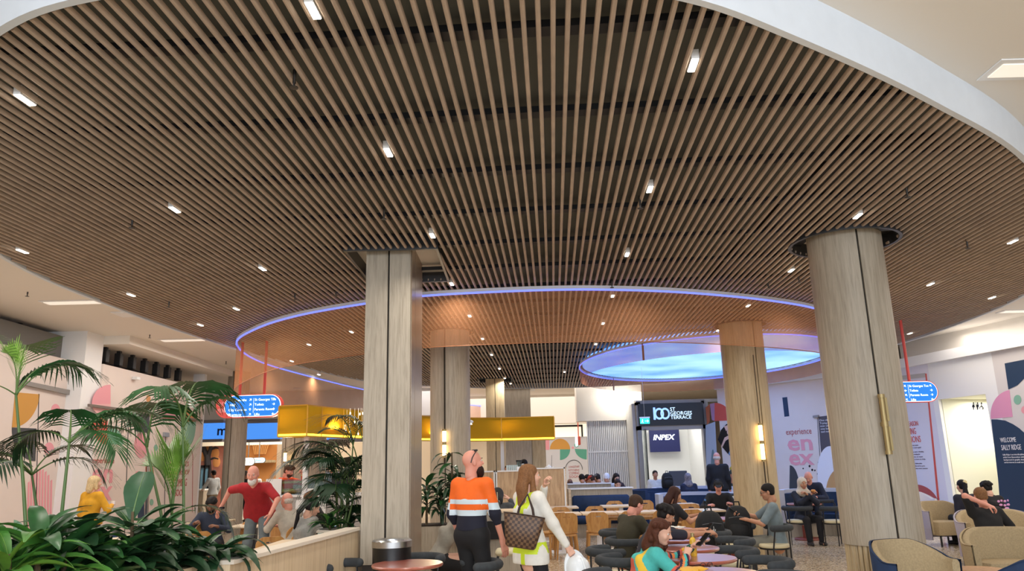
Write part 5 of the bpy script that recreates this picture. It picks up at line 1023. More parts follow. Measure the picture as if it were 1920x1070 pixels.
def nets(prims, h):
    """smooth union of tapered capsules and ellipsoids, skinned by surface nets"""
    lo = np.full(3, 1e9); hi = -lo
    def bb(p):
        if p[0] == 'c': r = max(p[3], p[4]); return np.minimum(p[1], p[2]) - r, np.maximum(p[1], p[2]) + r
        r = p[2].max(); return p[1] - r, p[1] + r
    for p in prims:
        if not p[8]: a, b = bb(p); lo = np.minimum(lo, a); hi = np.maximum(hi, b)
    lo -= 2.5 * h; n = np.ceil((hi + 2.5 * h - lo) / h).astype(int) + 1
    F = np.full(n, .2, np.float32)
    ax_ = [lo[i] + h * np.arange(n[i]) for i in range(3)]
    for p in prims:
        a, b = bb(p) if p[0] != 'p' else (None, None); m_ = 1.2 * p[5] + 3 * h
        if p[0] == 'p':
            F = np.maximum(F, ((ax_[0] - p[1][0]) * p[2][0])[:, None, None] + ((ax_[1] - p[1][1]) * p[2][1])[None, :, None] + ((ax_[2] - p[1][2]) * p[2][2])[None, None, :]).astype(np.float32); continue
        i0 = np.maximum(((a - m_ - lo) / h).astype(int), 0); i1 = np.minimum(((b + m_ - lo) / h).astype(int) + 2, n)
        if (i1 <= i0).any(): continue
        sl = tuple(slice(i0[i], i1[i]) for i in range(3))
        X = np.stack(np.meshgrid(*[ax_[i][sl[i]] for i in range(3)], indexing='ij'), -1)
        if p[0] == 'c':
            q = X - p[1]; ba = p[2] - p[1]
            if p[6] is not None: nn = p[6]; q = q + (q @ nn)[..., None] * nn * (p[7] - 1); ba = ba + (ba @ nn) * nn * (p[7] - 1)
            t = np.clip(q @ ba / (ba @ ba + 1e-12), 0, 1); d = np.linalg.norm(q - t[..., None] * ba, axis=-1) - (p[3] + (p[4] - p[3]) * t)
        else:
            q = X - p[1]
            if p[3] is not None: q = q @ p[3]
            k0 = np.linalg.norm(q / p[2], axis=-1); k1 = np.linalg.norm(q / p[2] ** 2, axis=-1); d = k0 * (k0 - 1) / (k1 + 1e-9)
        f = F[sl]; k = p[5]
        if p[8]: d = -d; hh = np.clip(.5 - .5 * (f - d) / k, 0, 1); F[sl] = f + (d - f) * hh + k * hh * (1 - hh)
        else: hh = np.clip(.5 + .5 * (f - d) / k, 0, 1); F[sl] = f + (d - f) * hh - k * hh * (1 - hh)
    S_ = F < 0; c = [S_[i:n[0] - 1 + i, j:n[1] - 1 + j, k:n[2] - 1 + k] for i, j, k in _C8]
    cnt = sum(x.astype(np.int8) for x in c); act = np.argwhere((cnt > 0) & (cnt < 8))
    vals = np.stack([F[act[:, 0] + o[0], act[:, 1] + o[1], act[:, 2] + o[2]] for o in _C8], 1)
    acc = np.zeros((len(act), 3)); num = np.zeros(len(act))
    for a, b in _E12:
        va, vb = vals[:, a], vals[:, b]; m_ = (va < 0) != (vb < 0); t = np.where(m_, va / (va - vb + 1e-12), 0)
        acc += np.where(m_[:, None], _C8[a] + t[:, None] * (_C8[b] - _C8[a]), 0); num += m_
    vs = lo + h * (act + acc / num[:, None])
    idx = np.full(n, -1, int); idx[act[:, 0], act[:, 1], act[:, 2]] = np.arange(len(act))
    fs = []
    for d in range(3):
        e = [0, 0, 0]; e[d] = 1; A = S_[:n[0] - e[0], :n[1] - e[1], :n[2] - e[2]]; B = S_[e[0]:, e[1]:, e[2]:]
        g = np.argwhere(A != B); u, w = [x for x in range(3) if x != d]; g = g[(g[:, u] > 0) & (g[:, w] > 0)]
        def at(du, dw): q = g.copy(); q[:, u] -= du; q[:, w] -= dw; return idx[q[:, 0], q[:, 1], q[:, 2]]
        Q = np.stack([at(0, 0), at(1, 0), at(1, 1), at(0, 1)], 1); fl = A[g[:, 0], g[:, 1], g[:, 2]] ^ (d == 1)
        Q = np.where(fl[:, None], Q, Q[:, ::-1]); fs.append(Q)
    Q = np.concatenate(fs); return vs, Q[(Q >= 0).all(1)]
def mesh_np(name, vs, fs, mats, mi=None, parent=None):
    me = bpy.data.meshes.new(name); nf = len(fs); me.vertices.add(len(vs)); me.vertices.foreach_set('co', np.asarray(vs, np.float32).ravel())
    me.loops.add(nf * 4); me.loops.foreach_set('vertex_index', np.asarray(fs, np.int32).ravel()); me.polygons.add(nf)
    me.polygons.foreach_set('loop_start', np.arange(0, nf * 4, 4, dtype=np.int32)); me.polygons.foreach_set('loop_total', np.full(nf, 4, np.int32))
    for m in mats: me.materials.append(m)
    if mi is not None: me.polygons.foreach_set('material_index', np.asarray(mi, np.int32))
    me.update(calc_edges=True); me.validate(); me.shade_smooth(); return link(name, me, parent)
# ---- head template (origin mid-head, face toward +y)
HEADP = [els((0, -.012, .03), (.076, .096, .09)), els((0, .016, -.04), (.06, .07, .074), None, .03), cap((0, -.03, -.04), (0, -.045, -.12), .052, .056, .02), els((0, .052, -.088), (.03, .028, .024), None, .025),
         cap((0, .082, .012), (0, .104, -.026), .008, .013, .014), els((0, .1, -.03), (.017, .012, .009), None, .008), cap((-.03, .074, .022), (.03, .074, .022), .012, .012, .012), els((.043, .055, -.03), (.02, .02, .02), None, .03), els((-.043, .055, -.03), (.02, .02, .02), None, .03),
         els((.032, .09, .004), (.015, .012, .011), None, .008, True), els((-.032, .09, .004), (.015, .012, .011), None, .008, True), cap((-.018, .082, -.06), (.018, .082, -.06), .006, .006, .006), cap((-.014, .081, -.07), (.014, .081, -.07), .007, .007, .006),
         els((.077, -.012, -.008), (.011, .02, .032), rotz(-.35), .008), els((-.077, -.012, -.008), (.011, .02, .032), rotz(.35), .008)]
HV, HF = nets(HEADP, .0075)
def head_mats(vs, fs):
    c = vs[fs].mean(1); mi = np.zeros(len(fs), int); mi[(np.abs(c[:, 0]) < .024) & (c[:, 1] > .07) & (c[:, 2] < -.053) & (c[:, 2] > -.077)] = 1
    return mi
HM = head_mats(HV, HF)
def small_ball(c, r, sc=(1, 1, 1)):
    vs, fs = nets([els((0, 0, 0), (r * sc[0], r * sc[1], r * sc[2]))], r * .5); return vs + np.array(c), fs
_eb, _ef = small_ball((0, 0, 0), .0115); _pb, _pf = small_ball((0, 0, 0), .0055)
_bv, _bf = nets([cap((-.016, 0, 0), (.016, .0, 0), .0045, .003)], .003)
FEAT = []   # (verts, faces, material slot)
for s_ in (-1, 1):
    FEAT.append((_eb + (s_ * .032, .074, .004), _ef, 2)); FEAT.append((_pb + (s_ * .032, .0835, .004), _pf, 3)); FEAT.append((_bv @ rotz(s_ * .35).T + (s_ * .033, .086, .027), _bf, 4))
def hand_template(curl, spread=.06, thumb=.5):
    P = []; kx = (-.03, -.01, .01, .028); L = ((.034, .022, .018), (.038, .025, .02), (.035, .023, .019), (.027, .018, .016))
    for x in kx: P.append(cap((x * .55, .0, 0), (x, .088, 0), .015, .012, .014))
    P.append(cap((0, -.03, 0), (0, .02, 0), .026, .024, .02, V3(0, 0, 1), 1.25))
    for i, x in enumerate(kx):
        p = V3(x, .09, 0); a = 0
        for j in range(3):
            a += curl[j]; d = V3(math.sin((i - 1.5) * spread) * math.cos(a), math.cos(a), -math.sin(a)); q = p + d * L[i][j]; P.append(cap(p, q, .0088 - j * .0008, .0082 - j * .0009, .004)); p = q
    a = V3(-.02, .025, -.006); b = a + unit(V3(-.7, .75, -.35 - thumb * .3)) * .04; c = b + unit(V3(-.25 + thumb * .2, .9, -.3 - thumb * .7)) * .032; e = c + unit(V3(.1 + thumb * .2, .8, -.3 - thumb * .7)) * .024
    P += [cap(a, b, .014, .011, .01), cap(b, c, .0105, .0095, .004), cap(c, e, .0095, .008, .003)]
    return nets(P, .0048)
HAND = {'relax': hand_template((.3, .4, .25)), 'grip': hand_template((.95, 1.15, .6), .02, .9), 'flat': hand_template((.08, .08, .05), .09, .1), 'hold': hand_template((.55, .75, .45), .03, .7)}
def hair_prims(style):
    base = [els((0, -.02, .044), (.084, .1, .086))]; face = [els((0, .098, -.035), (.07, .07, .09), None, .015, True)]; nape = [els((0, -.01, -.14), (.13, .15, .085), None, .01, True)]
    if style == 'short': return base + [els((0, -.045, -.01), (.077, .062, .06), None, .02)] + face + nape
    if style == 'fringe': return base + [els((0, -.045, -.02), (.08, .065, .07), None, .02), cap((-.05, .07, .075), (.05, .075, .06), .03, .026, .02), els((0, .03, .1), (.07, .06, .03), None, .02)] + [els((0, .105, -.045), (.066, .06, .085), None, .012, True)] + nape
    if style == 'curly':
        R_ = np.random.RandomState(3); out = base + [els((0, -.05, -.01), (.08, .06, .07), None, .02)]
        for _ in range(46):
            v = unit(R_.randn(3)); v[2] = abs(v[2]) * .9 - .1; v[1] -= .1
            if v[1] > .75 and v[2] < .35: continue
            out.append(els(V3(0, -.018, .04) + v * V3(.082, .1, .09), (.024, .024, .022), None, .008))
        return out + [els((0, .11, -.045), (.066, .06, .085), None, .012, True)] + nape
    if style == 'ring': return [els((0, -.03, -.005), (.081, .088, .066), None, .015), els((0, .1, .0), (.09, .09, .12), None, .01, True), els((0, 0, .11), (.1, .12, .075), None, .01, True)]
    if style in ('long', 'longfront'):
        out = base + [cap((0, -.06, .03), (0, -.105, -.12), .085, .085, .03, V3(0, 1, 0), 1.5), cap((0, -.105, -.12), (0, -.125, -.33), .085, .06, .03, V3(0, 1, 0), 1.7)]
        for s_ in (-1, 1): out += [cap((s_ * .068, -.005, .05), (s_ * .078, -.01, -.14), .026, .03, .02), cap((s_ * .078, -.01, -.14), (s_ * .075, .02 if style == 'longfront' else -.06, -.26), .03, .022, .02)]
        return out + [els((0, .1, -.05), (.058, .075, .1), None, .012, True)]
    if style == 'wavy':
        R_ = np.random.RandomState(8); out = base + [cap((0, -.06, .02), (0, -.09, -.15), .085, .095, .03, V3(0, 1, 0), 1.25)]
        for s_ in (-1, 1): out += [cap((s_ * .07, -.01, .05), (s_ * .085, .0, -.14), .028, .036, .02)]
        for _ in range(40):
            a = R_.uniform(-2.6, 2.6); z = R_.uniform(-.24, .08); out.append(els((.1 * math.sin(a), -.02 - .09 * math.cos(a), z), (.028, .028, .034), None, .01))
        return out + [els((0, .11, -.05), (.068, .1, .13), None, .012, True), els((.08, .05, -.03), (.05, .06, .07), None, .02, True), els((-.08, .05, -.03), (.05, .06, .07), None, .02, True)]
    if style == 'bob':
        out = base + [cap((0, -.06, .02), (0, -.08, -.1), .082, .078, .03, V3(0, 1, 0), 1.3)]
        for s_ in (-1, 1): out += [cap((s_ * .068, -.01, .05), (s_ * .074, .0, -.1), .028, .026, .02)]
        return out + [els((0, .1, -.05), (.058, .075, .1), None, .012, True)]
    if style == 'ponytail': return base + [els((0, -.045, -.01), (.077, .062, .06), None, .02), els((0, -.11, .07), (.035, .03, .035), None, .015), cap((0, -.125, .06), (.0, -.165, -.1), .034, .042, .02), cap((0, -.165, -.1), (0, -.15, -.34), .042, .016, .02)] + face + nape
    if style == 'bun': return base + [els((0, -.045, -.01), (.077, .062, .06), None, .02), cap((-.02, -.11, .05), (-.05, -.16, -.12), .036, .044, .02), cap((-.05, -.16, -.12), (-.06, -.14, -.3), .044, .03, .02)] + face + nape
    if style == 'cap': return [els((0, -.014, .05), (.086, .104, .078)), els((0, .11, .045), (.066, .075, .012), rotx(-.15), .012), els((0, .0, -.06), (.2, .25, .085), None, .01, True)]
    if style == 'beanie': return [els((0, -.014, .055), (.087, .104, .1)), cap((-.0, -.02, .03), (.0, -.02, .045), .098, .098, .01, V3(1, 0, 0), 1.14), els((0, .0, -.085), (.2, .25, .085), None, .01, True)]
    if style == 'scarf': return [els((0, -.02, .03), (.092, .108, .106)), cap((0, -.03, -.06), (0, -.03, -.17), .088, .12, .04), cap((-.09, 0, -.19), (.09, 0, -.19), .07, .07, .04), els((0, .115, -.02), (.056, .07, .085), None, .015, True)]
    if style == 'hood': return [els((0, -.03, .03), (.1, .115, .11)), cap((0, -.06, -.05), (0, -.07, -.16), .09, .09, .04), els((0, .12, -.02), (.07, .08, .1), None, .015, True)]
HAIRC = {}
def hair_mesh(style):
    if style not in HAIRC: HAIRC[style] = nets(hair_prims(style), .0095)
    return HAIRC[style]
SKIN = {'fair': mat('skin_fair', (222, 172, 148), .55), 'tan': mat('skin_tan', (188, 134, 104), .55), 'brown': mat('skin_brown', (126, 84, 62), .55), 'pink': mat('skin_pink', (220, 152, 132), .55)}
LIP = mat('lips', (170, 96, 88), .5); EYEW = mat('eye_white', (225, 222, 216), .4); PUP = mat('eye_dark', (30, 24, 20), .3)
HAIRM = {}
def hairmat(rgb):
    k = 'hair_%d_%d_%d' % rgb
    return mat(k, rgb, .65, var=.25, vs=60, spec=.25)
def ik(a, t, l1, l2, hint):
    d = t - a; L = np.linalg.norm(d); L2 = min(max(L, .08), (l1 + l2) * .998); u = d / (L + 1e-9); t = a + u * L2
    x = (l1 * l1 - l2 * l2 + L2 * L2) / (2 * L2); y = math.sqrt(max(l1 * l1 - x * x, 0)); p = hint - (hint @ u) * u; p = unit(p)
    return a + u * x + p * y, t
FIG = {}
def person(label, loc, yaw, sit=False, hz=None, lean=0., side=0., twist=0., hyaw=0., hpitch=0., hroll=0., R=None, L=None, Rh='relax', Lh='relax', skin='fair', hair='short', hairc=(60, 42, 32), hat=None, top=None, topm=None, sleeve=1.0, hem=-.06,
           legs=(28, 30, 36), skirt=False, shoes=(30, 28, 28), sc=1.0, vox=.013, fem=False, beard=None, mfun=None, topmats=None, jacket=None, feet=None, elbow=None, fat=0., z0=0., hood=None, shorts=False):
    t = thing('person', label, 'person', (loc[0], loc[1], z0), yaw); t.scale = (sc, sc, sc)
    hz = hz or (.5 if sit else .94)
    P = V3(0, 0, hz); d1 = unit(V3(math.sin(side), math.sin(lean), math.cos(lean))); l2 = lean * 1.3; d2 = unit(V3(math.sin(side), math.sin(l2), math.cos(l2)))
    C = P + d1 * .29; N = C + d2 * .22; r = rotz(twist) @ V3(1, 0, 0); nf = unit(np.cross(d1, V3(-1, 0, 0))); nf2 = unit(rotz(twist) @ np.cross(d2, V3(-1, 0, 0)))
    w = .165 if fem else .188; S2 = {1: N - d2 * .05 + r * w, -1: N - d2 * .05 - r * w}
    l3 = lean * .75; nd = unit(V3(math.sin(side), math.sin(l3), math.cos(l3))); HB = N + nd * .075; RH = rotz(hyaw) @ rotx(-hpitch) @ roty(hroll); HC_ = HB + RH @ V3(0, .025, .095)
    body = []; shirt = []; pants = []; shoe = []; e_ = .013 + fat * .01
    br = .118 if fem else .128
    torso = lambda g: [cap(P + d1 * (hem if g else 0), P + d1 * .12, br + g + fat * .6, br - .004 + g + fat, .04, nf, 1.25 - fat), cap(P + d1 * .1, C, br - .008 + g + fat, br + .002 + g, .05, nf, 1.3 - fat), cap(C - r * .07, C + r * .07, .105 + g, .105 + g, .06, nf2, 1.12), cap(C + d2 * .1 - r * .09, C + d2 * .1 + r * .09, .085 + g, .085 + g, .06, nf2, 1.15), cap(S2[-1] * .94 + N * .06, S2[1] * .94 + N * .06, .056 + g, .056 + g, .05)]
    if fem: tf = [els(C + d2 * .04 + nf2 * .085 + r * q * .065, (.065, .05, .06), None, .05) for q in (-1, 1)]
    else: tf = []
    g_ = e_
    hipc = [cap(P + d1 * hem - r * .072, P + d1 * hem + r * .072, .122 + fat * .6, .122 + fat * .6, .05, nf, 1.12 - fat), cap(P + d1 * .04 - r * .06, P + d1 * .04 + r * .06, .122 + fat * .8, .122 + fat * .8, .05, nf, 1.15 - fat)] + [cap(P + d1 * h_ - r * .074, P + d1 * h_ + r * .074, .126 + fat * .6, .126 + fat * .6, .05, nf, 1.02) for h_ in np.arange(hem, 0, .06)] if hem < 0 else [cap(P + d1 * hem - r * .05, P + d1 * hem + r * .05, .124, .124, .05, nf, 1.15)]
    clip = [('p', P + d1 * (hem - .0), -d1, 0, 0, 0, None, 1, True)]
    body += torso(-.014) + tf; shirt += hipc + torso(e_) + ([els(C + d2 * .04 + nf2 * .092 + r * q * .065, (.07, .055, .065), None, .05) for q in (-1, 1)] if fem else []) + clip
    body += [cap(N - d2 * .03, HB + RH @ V3(0, 0, .03), .06, .052, .03), cap(P - r * .07 + V3(0, 0, -.02), P + r * .07 + V3(0, 0, -.02), .1, .1, .05, nf, 1.2)]
    pants += [cap(P - r * .075 + V3(0, 0, -.02), P + r * .075 + V3(0, 0, -.02), .12, .12, .05, nf, 1.05), cap(P, P + d1 * .09, .132 + fat * .6, .128 + fat * .6, .05, nf, 1.2)]
    hands = []
    for q, tgt, hp in ((1, R, Rh), (-1, L, Lh)):
        a = S2[q]
        free = tgt is None
        if free: tgt = a + V3(q * .05, .08, -.505)
        hint = V3(q * .25, -1, 0) if free else V3(q * .75, -.5, -.75) if elbow is None or elbow.get(q) is None else np.array(elbow[q], float)
        E_, T_ = ik(a, np.array(tgt, float), .285, .25, hint); FD = unit(T_ - E_)
        body += [cap(a, E_, .047, .04, .03), cap(E_, T_, .039, .026, .02), cap(T_, T_ + FD * .03, .026, .024, .01)]
        if sleeve > 0:
            sl = min(sleeve, .5) * 2; shirt.append(cap(a, a + (E_ - a) * sl, .06 + e_ * .5, .053 + e_ * .4, .035))
            if sleeve > .5: shirt.append(cap(E_, E_ + (T_ - E_) * (sleeve - .5) * 2 * .97, .053 + e_ * .3, .04, .03))
        pn = unit(np.cross(FD, V3(q, 0, .2)) if abs(FD[2]) < .7 else V3(-q, .35, 0)); zax = -unit(pn - (pn @ FD) * FD)
        if abs(FD[2]) < .7:
            zax = unit(V3(q * .45, 0, .9) - FD * (V3(q * .45, 0, .9) @ FD))
        xax = np.cross(FD, zax); hv, hf = HAND[hp]; hv = hv * (V3(1, 1, 1) if q > 0 else V3(-1, 1, 1)); hf2 = hf if q > 0 else hf[:, ::-1]
        M_ = np.stack([xax, FD, zax], 1); hands.append((hv * (.95 if fem else 1.02) @ M_.T + T_ + FD * .025, hf2)); FIG['R' if q > 0 else 'L'] = T_ + FD * .09
    for q in (1, -1):
        hp_ = P + r * q * .092 + V3(0, 0, -.03)
        if sit: ft = V3(q * .12, .44, .075) if feet is None else np.array(feet[0 if q > 0 else 1], float); K_, A_ = ik(hp_, ft, .42, .41, V3(q * .1, .8, .6))
        else: ft = V3(q * .1, .0, .075) if feet is None else np.array(feet[0 if q > 0 else 1], float); K_, A_ = ik(hp_, ft, .43, .425, V3(q * .05, 1, 0))
        tr = .084; body += [cap(hp_, K_, tr, .058, .04), cap(K_, A_, .055, .036, .025), cap(A_ + V3(0, -.04, -.035), A_ + V3(0, .13, -.045), .034, .028, .02)]
        if skirt: pants.append(cap(hp_, K_ + (A_ - K_) * .3, .1, .115, .08))
        else:
            pants.append(cap(hp_, K_, tr + .014, .068, .045))
            pants.append(cap(K_, K_ + (A_ - K_) * (.12 if shorts else .96), .068, .05, .03))
        shoe.append((cap(A_ + V3(0, -.04, -.035), A_ + V3(q * .01, .15, -.045), .043, .034, .02),))
    bv, bf = nets(body, vox); vs = [bv]; fs = [bf]; mi = [np.zeros(len(bf), int)]; n0 = len(bv)
    parts = [(HV @ RH.T + HC_, HF, HM)] + [(v @ RH.T + HC_, f, np.full(len(f), s_)) for v, f, s_ in FEAT] + [(v, f, np.zeros(len(f), int)) for v, f in hands]
    for v, f, m_ in parts: vs.append(v); fs.append(f + n0); mi.append(m_); n0 += len(v)
    mesh_np('body', np.concatenate(vs), np.concatenate(fs), [SKIN[skin], LIP, EYEW, PUP, hairmat(hairc)], np.concatenate(mi), t)
    sv, sf = nets(shirt, vox)
    smi = None; sm_ = topmats or [topm or mat('cloth_%d_%d_%d' % top, top, .85, var=.1, vs=18, bump=.15)]
    if mfun: smi = mfun(sv[sf].mean(1), dict(P=P, C=C, N=N, S=S2, d=d1))
    mesh_np(jacket or 'shirt', sv, sf, sm_, smi, t)
    lm = mat('legs_%d_%d_%d' % legs, legs, .85, var=.1, vs=14); pv, pf = nets(pants, vox); mesh_np('skirt' if skirt else 'trousers', pv, pf, [lm], None, t)
    sm2 = mat('shoe_%d_%d_%d' % shoes, shoes, .5)
    for s_ in shoe: v, f = nets(list(s_), .013); mesh_np('shoe', v, f, [sm2], None, t)
    if hair:
        v, f = hair_mesh(hair); mesh_np('hair', v @ RH.T + HC_, f, [hairmat(hairc)], None, t)
    if hat:
        v, f = hair_mesh(hat[0]); mesh_np({'cap': 'cap', 'beanie': 'beanie', 'scarf': 'headscarf', 'hood': 'hood'}[hat[0]], v @ RH.T + HC_, f, [hat[1]], None, t)
    if beard:
        v, f = nets([els((0, .045, -.075), (.063, .052, .055 if beard[1] < 1 else .07)), els((0, .06, -.115 * min(beard[1], 1)), (.04, .04, .04 * beard[1]), None, .03), els((0, .09, -.045), (.04, .03, .02), None, .01, True)], .009); mesh_np('beard', v @ RH.T + HC_, f, [hairmat(beard[0])], None, t)
    if hood: v, f = nets([cap(N + r * -.09 - nf2 * .03, N - nf2 * .1, .05, .055, .03), cap(N + r * .09 - nf2 * .03, N - nf2 * .1, .05, .055, .03), cap(N - nf2 * .1, N - nf2 * .1 - d2 * .12, .06, .03, .03)], .013); mesh_np('hood', v, f, [hood], None, t)
    Mw = np.array(Matrix.Translation((loc[0], loc[1], z0)) @ Matrix.Rotation(yaw, 4, 'Z') @ Matrix.Scale(sc, 4))
    wp = lambda p: tuple((Mw @ np.append(p, 1))[:3]); FIG.update(Rw=wp(FIG['R']), Lw=wp(FIG['L']), Hw=wp(HC_), RH=RH, HC=HC_, t=t, N=N, S=S2, P=P, wp=wp)
    return t
def at(px, Y): return (XY(px, Y, 930), Y)
def phone(loc, rx, rz, label, lit=True, s=1.0):
    k = thing('phone', label, 'phone', loc); k.rotation_euler = (rx, 0, rz); MB().box(-.038 * s, .038 * s, -.075 * s, .075 * s, -.005, .004, b=.003).build('case', BLACK, k, 30)
    MB().box(-.034 * s, .034 * s, -.07 * s, .07 * s, .0042, .005).build('screen', glow('phone_screen', (170, 190, 220), .8) if lit else mat('screen_off', (20, 22, 26), .1), k, 0)
# ---- the standing pair
ORG, NVY, SIL = mat('hivis_orange', (240, 104, 20), .7, var=.06, vs=12), mat('work_navy', (24, 26, 44), .85), mat('reflective_silver', (205, 222, 232), .35)
def hiv(c, k):
    z = c[:, 2]; mi = np.zeros(len(c), int); arm = np.abs(c[:, 0]) > .225
    mi[(z < 1.12) & ~arm] = 1; mi[((np.abs(z - 1.135) < .026) | (np.abs(z - 1.24) < .026)) & ~arm] = 2; mi[arm & (z < 1.165)] = 1; mi[arm & (np.abs(z - 1.195) < .03)] = 2; mi[(z > 1.47) & (np.abs(c[:, 0]) < .1)] = 1
    return mi
person('person bald with dark beard in orange and navy reflective work shirt, seen from behind', at(884, 8.3), -.62, lean=.02, hyaw=-.55, hpitch=-.14, skin='pink', hair=None, hairc=(52, 32, 24), beard=((44, 26, 20), 1.35), topmats=[ORG, NVY, SIL], mfun=hiv, sleeve=.68, hem=.02, legs=(22, 22, 26), sc=1.06, vox=.011, R=(.3, .12, .83), Rh='relax', fat=.012)
q = FIG; RHm, HCm = q['RH'], q['HC']
mb = MB()
for s_ in (-1, 1): mb.ell((s_ * .036, .035, .112), (.03, .02, .012), 12, 6)
mb.tube([(-.07, .03, .11), (-.085, -.03, .05), (-.08, -.05, .0)], .005, 6).tube([(.07, .03, .11), (.085, -.03, .05), (.08, -.05, .0)], .005, 6).tube([(-.02, .05, .112), (.02, .05, .112)], .004, 6); mb.v = [tuple(RHm @ np.array(p) + HCm) for p in mb.v]; mb.build('sunglasses', BLACK, q['t'])
MB().lathe([(.139, .965), (.141, .97), (.141, 1.005), (.139, 1.01)], (0, 0, 0), 26, 0, 1, .8).build('belt', BLACK, q['t'], 30)
WHJ, LIM = mat('jacket_white', (226, 222, 214), .8, var=.05, vs=20, bump=.3), mat('hivis_lime', (204, 226, 40), .6)
def vest(c, k):
    z = c[:, 2]; x = c[:, 0]; mi = np.zeros(len(c), int); t_ = np.abs(x) < .2; mi[t_ & (z > .86) & (z < .98)] = 1; mi[t_ & (x > .02) & (x < .09) & (z < 1.36)] = 1; mi[t_ & (np.abs(z - 1.0) < .022)] = 0; mi[t_ & (z > 1.3) & (np.abs(x) > .06) & (np.abs(x) < .12)] = 1
    return mi
person('person with long brown hair in white jacket and lime vest, chequered bag on shoulder', at(992, 7.85), -.95, lean=.0, hyaw=-.25, hpitch=-.06, fem=True, hair='long', hairc=(128, 88, 56), topmats=[WHJ, LIM], mfun=vest, hem=-.18, legs=(24, 24, 30), sc=.965, vox=.011, R=(.3, .28, .87), Rh='grip', L=(-.02, .22, 1.5), Lh='hold', skin='fair', jacket='jacket', elbow={-1: (-.3, .8, -.7)}, fat=.01)
FW2 = dict(FIG)
p = FW2['Rw']; k = thing('hard_hat', 'white safety helmet hanging from the hand of the woman with the chequered bag', 'helmet', (p[0] + .05, p[1], p[2] - .17)); k.rotation_euler = (math.radians(75), .0, .5)
R_ = [[(r_ * math.cos(a), r_ * 1.18 * math.sin(a) * 1.0 + (.0), z) for a in np.linspace(0, 2 * PI, 28, endpoint=False)] for r_, z in ((.118, -.01), (.122, 0), (.118, .05), (.098, .1), (.06, .13), (.01, .142))]
HW_ = mat('helmet_white', (228, 232, 236), .25); MB().rings(R_).build('shell', HW_, k, 60); MB().tube([(0, -.1, .12), (0, 0, .152), (0, .1, .12)], .012, 8).build('ridge', HW_, k); MB().rings([[(.12 * math.cos(a), .142 * math.sin(a), -.008), (.12 * math.cos(a), .142 * math.sin(a), .0), (.135 * math.cos(a), (.2 if math.sin(a) > 0 else .15) * math.sin(a), -.002), (.135 * math.cos(a), (.2 if math.sin(a) > 0 else .15) * math.sin(a), -.012)] for a in np.linspace(0, 2 * PI, 28, endpoint=False)], False, 0, True).build('brim', HW_, k, 60)
MB().lathe([(.1, -.05), (.108, -.05), (.108, -.012), (.1, -.012)], (0, 0, 0), 24).build('headband', BLACK, k); MB().tube([(.11, 0, -.01), (.06, .02, -.16), (-.06, .02, -.16), (-.11, 0, -.01)], .006, 6).build('chin_strap', mat('strap_grey', (70, 74, 80)), k); MB().box(-.03, .03, -.152, -.147, .02, .07).build('badge', BLACK, k, 0)
def checker():
    m = mat('bag_chequer', (90, 60, 40), .5); nt = m.node_tree; b = nt.nodes['Principled BSDF']; c = nt.nodes.new('ShaderNodeTexChecker'); c.inputs['Scale'].default_value = 38; c.inputs['Color1'].default_value = (*lin((108, 80, 56)), 1); c.inputs['Color2'].default_value = (*lin((58, 36, 26)), 1)
    tc = nt.nodes.new('ShaderNodeTexCoord'); sp = nt.nodes.new('ShaderNodeSeparateXYZ'); cb_ = nt.nodes.new('ShaderNodeCombineXYZ'); nt.links.new(tc.outputs['Object'], sp.inputs[0]); nt.links.new(sp.outputs['X'], cb_.inputs['X']); nt.links.new(sp.outputs['Z'], cb_.inputs['Y']); nt.links.new(cb_.outputs[0], c.inputs['Vector']); nt.links.new(c.outputs['Color'], b.inputs['Base Color']); return m
p = ay(980, 993, 7.55); k = thing('tote_bag', 'brown chequered tote bag hanging from the woman in the white jacket', 'bag', (p[0], p[1], p[2])); k.rotation_euler = (0, .16, -.1)
MB().rings([[(w_ * math.copysign(abs(math.cos(a)) ** .45, math.cos(a)), d_ * math.copysign(abs(math.sin(a)) ** .6, math.sin(a)), z) for a in np.linspace(0, 2 * PI, 28, endpoint=False)] for z, w_, d_ in ((-.165, .13, .04), (-.15, .145, .06), (0, .175, .062), (.13, .2, .05), (.14, .2, .045), (.11, .19, .035), (-.1, .13, .03))]).build('body', checker(), k, 60)
LTH = mat('leather_dark', (50, 30, 24), .5)
MB().tube([(.2 * c_, -.045, .14) if c_ in (-1, 1) else (.2 * c_, -.05, .145) for c_ in (-1, -.5, 0, .5, 1)], .006, 6).build('trim', LTH, k)
for s_ in (-1, 1): MB().tube([(-.07, s_ * .045, .1), (-.06, s_ * .04 + .02, .2), (.0, s_ * .02 + .06, .33), (.07, s_ * .04 + .02, .2), (.1, s_ * .045, .1)], .009, 8).build('strap', LTH, k)
k = thing('handbag', 'small black handbag hanging on the front of the oak bar', 'bag', (XY(929, 11.53), 11.5, 0)); zc = float(ay(928, 990, 11.5)[2]); MB().rings([[(w_ * x, y * .05, z) for x, y in ((-1, -1), (1, -1), (1, 1), (-1, 1))] for z, w_ in ((zc - .15, .13), (zc, .14), (zc + .1, .13))]).build('body', mat('pack_black', (20, 20, 22)), k, 0)
for s_ in (-1, 1): MB().tube([(-.06, s_ * .03, zc + .09), (-.03, s_ * .02, zc + .25), (.0, s_ * .02, zc + .3), (.03, s_ * .02, zc + .25), (.06, s_ * .03, zc + .09)], .007, 6).build('handle', mat('strap_pale', (200, 196, 190)), k)
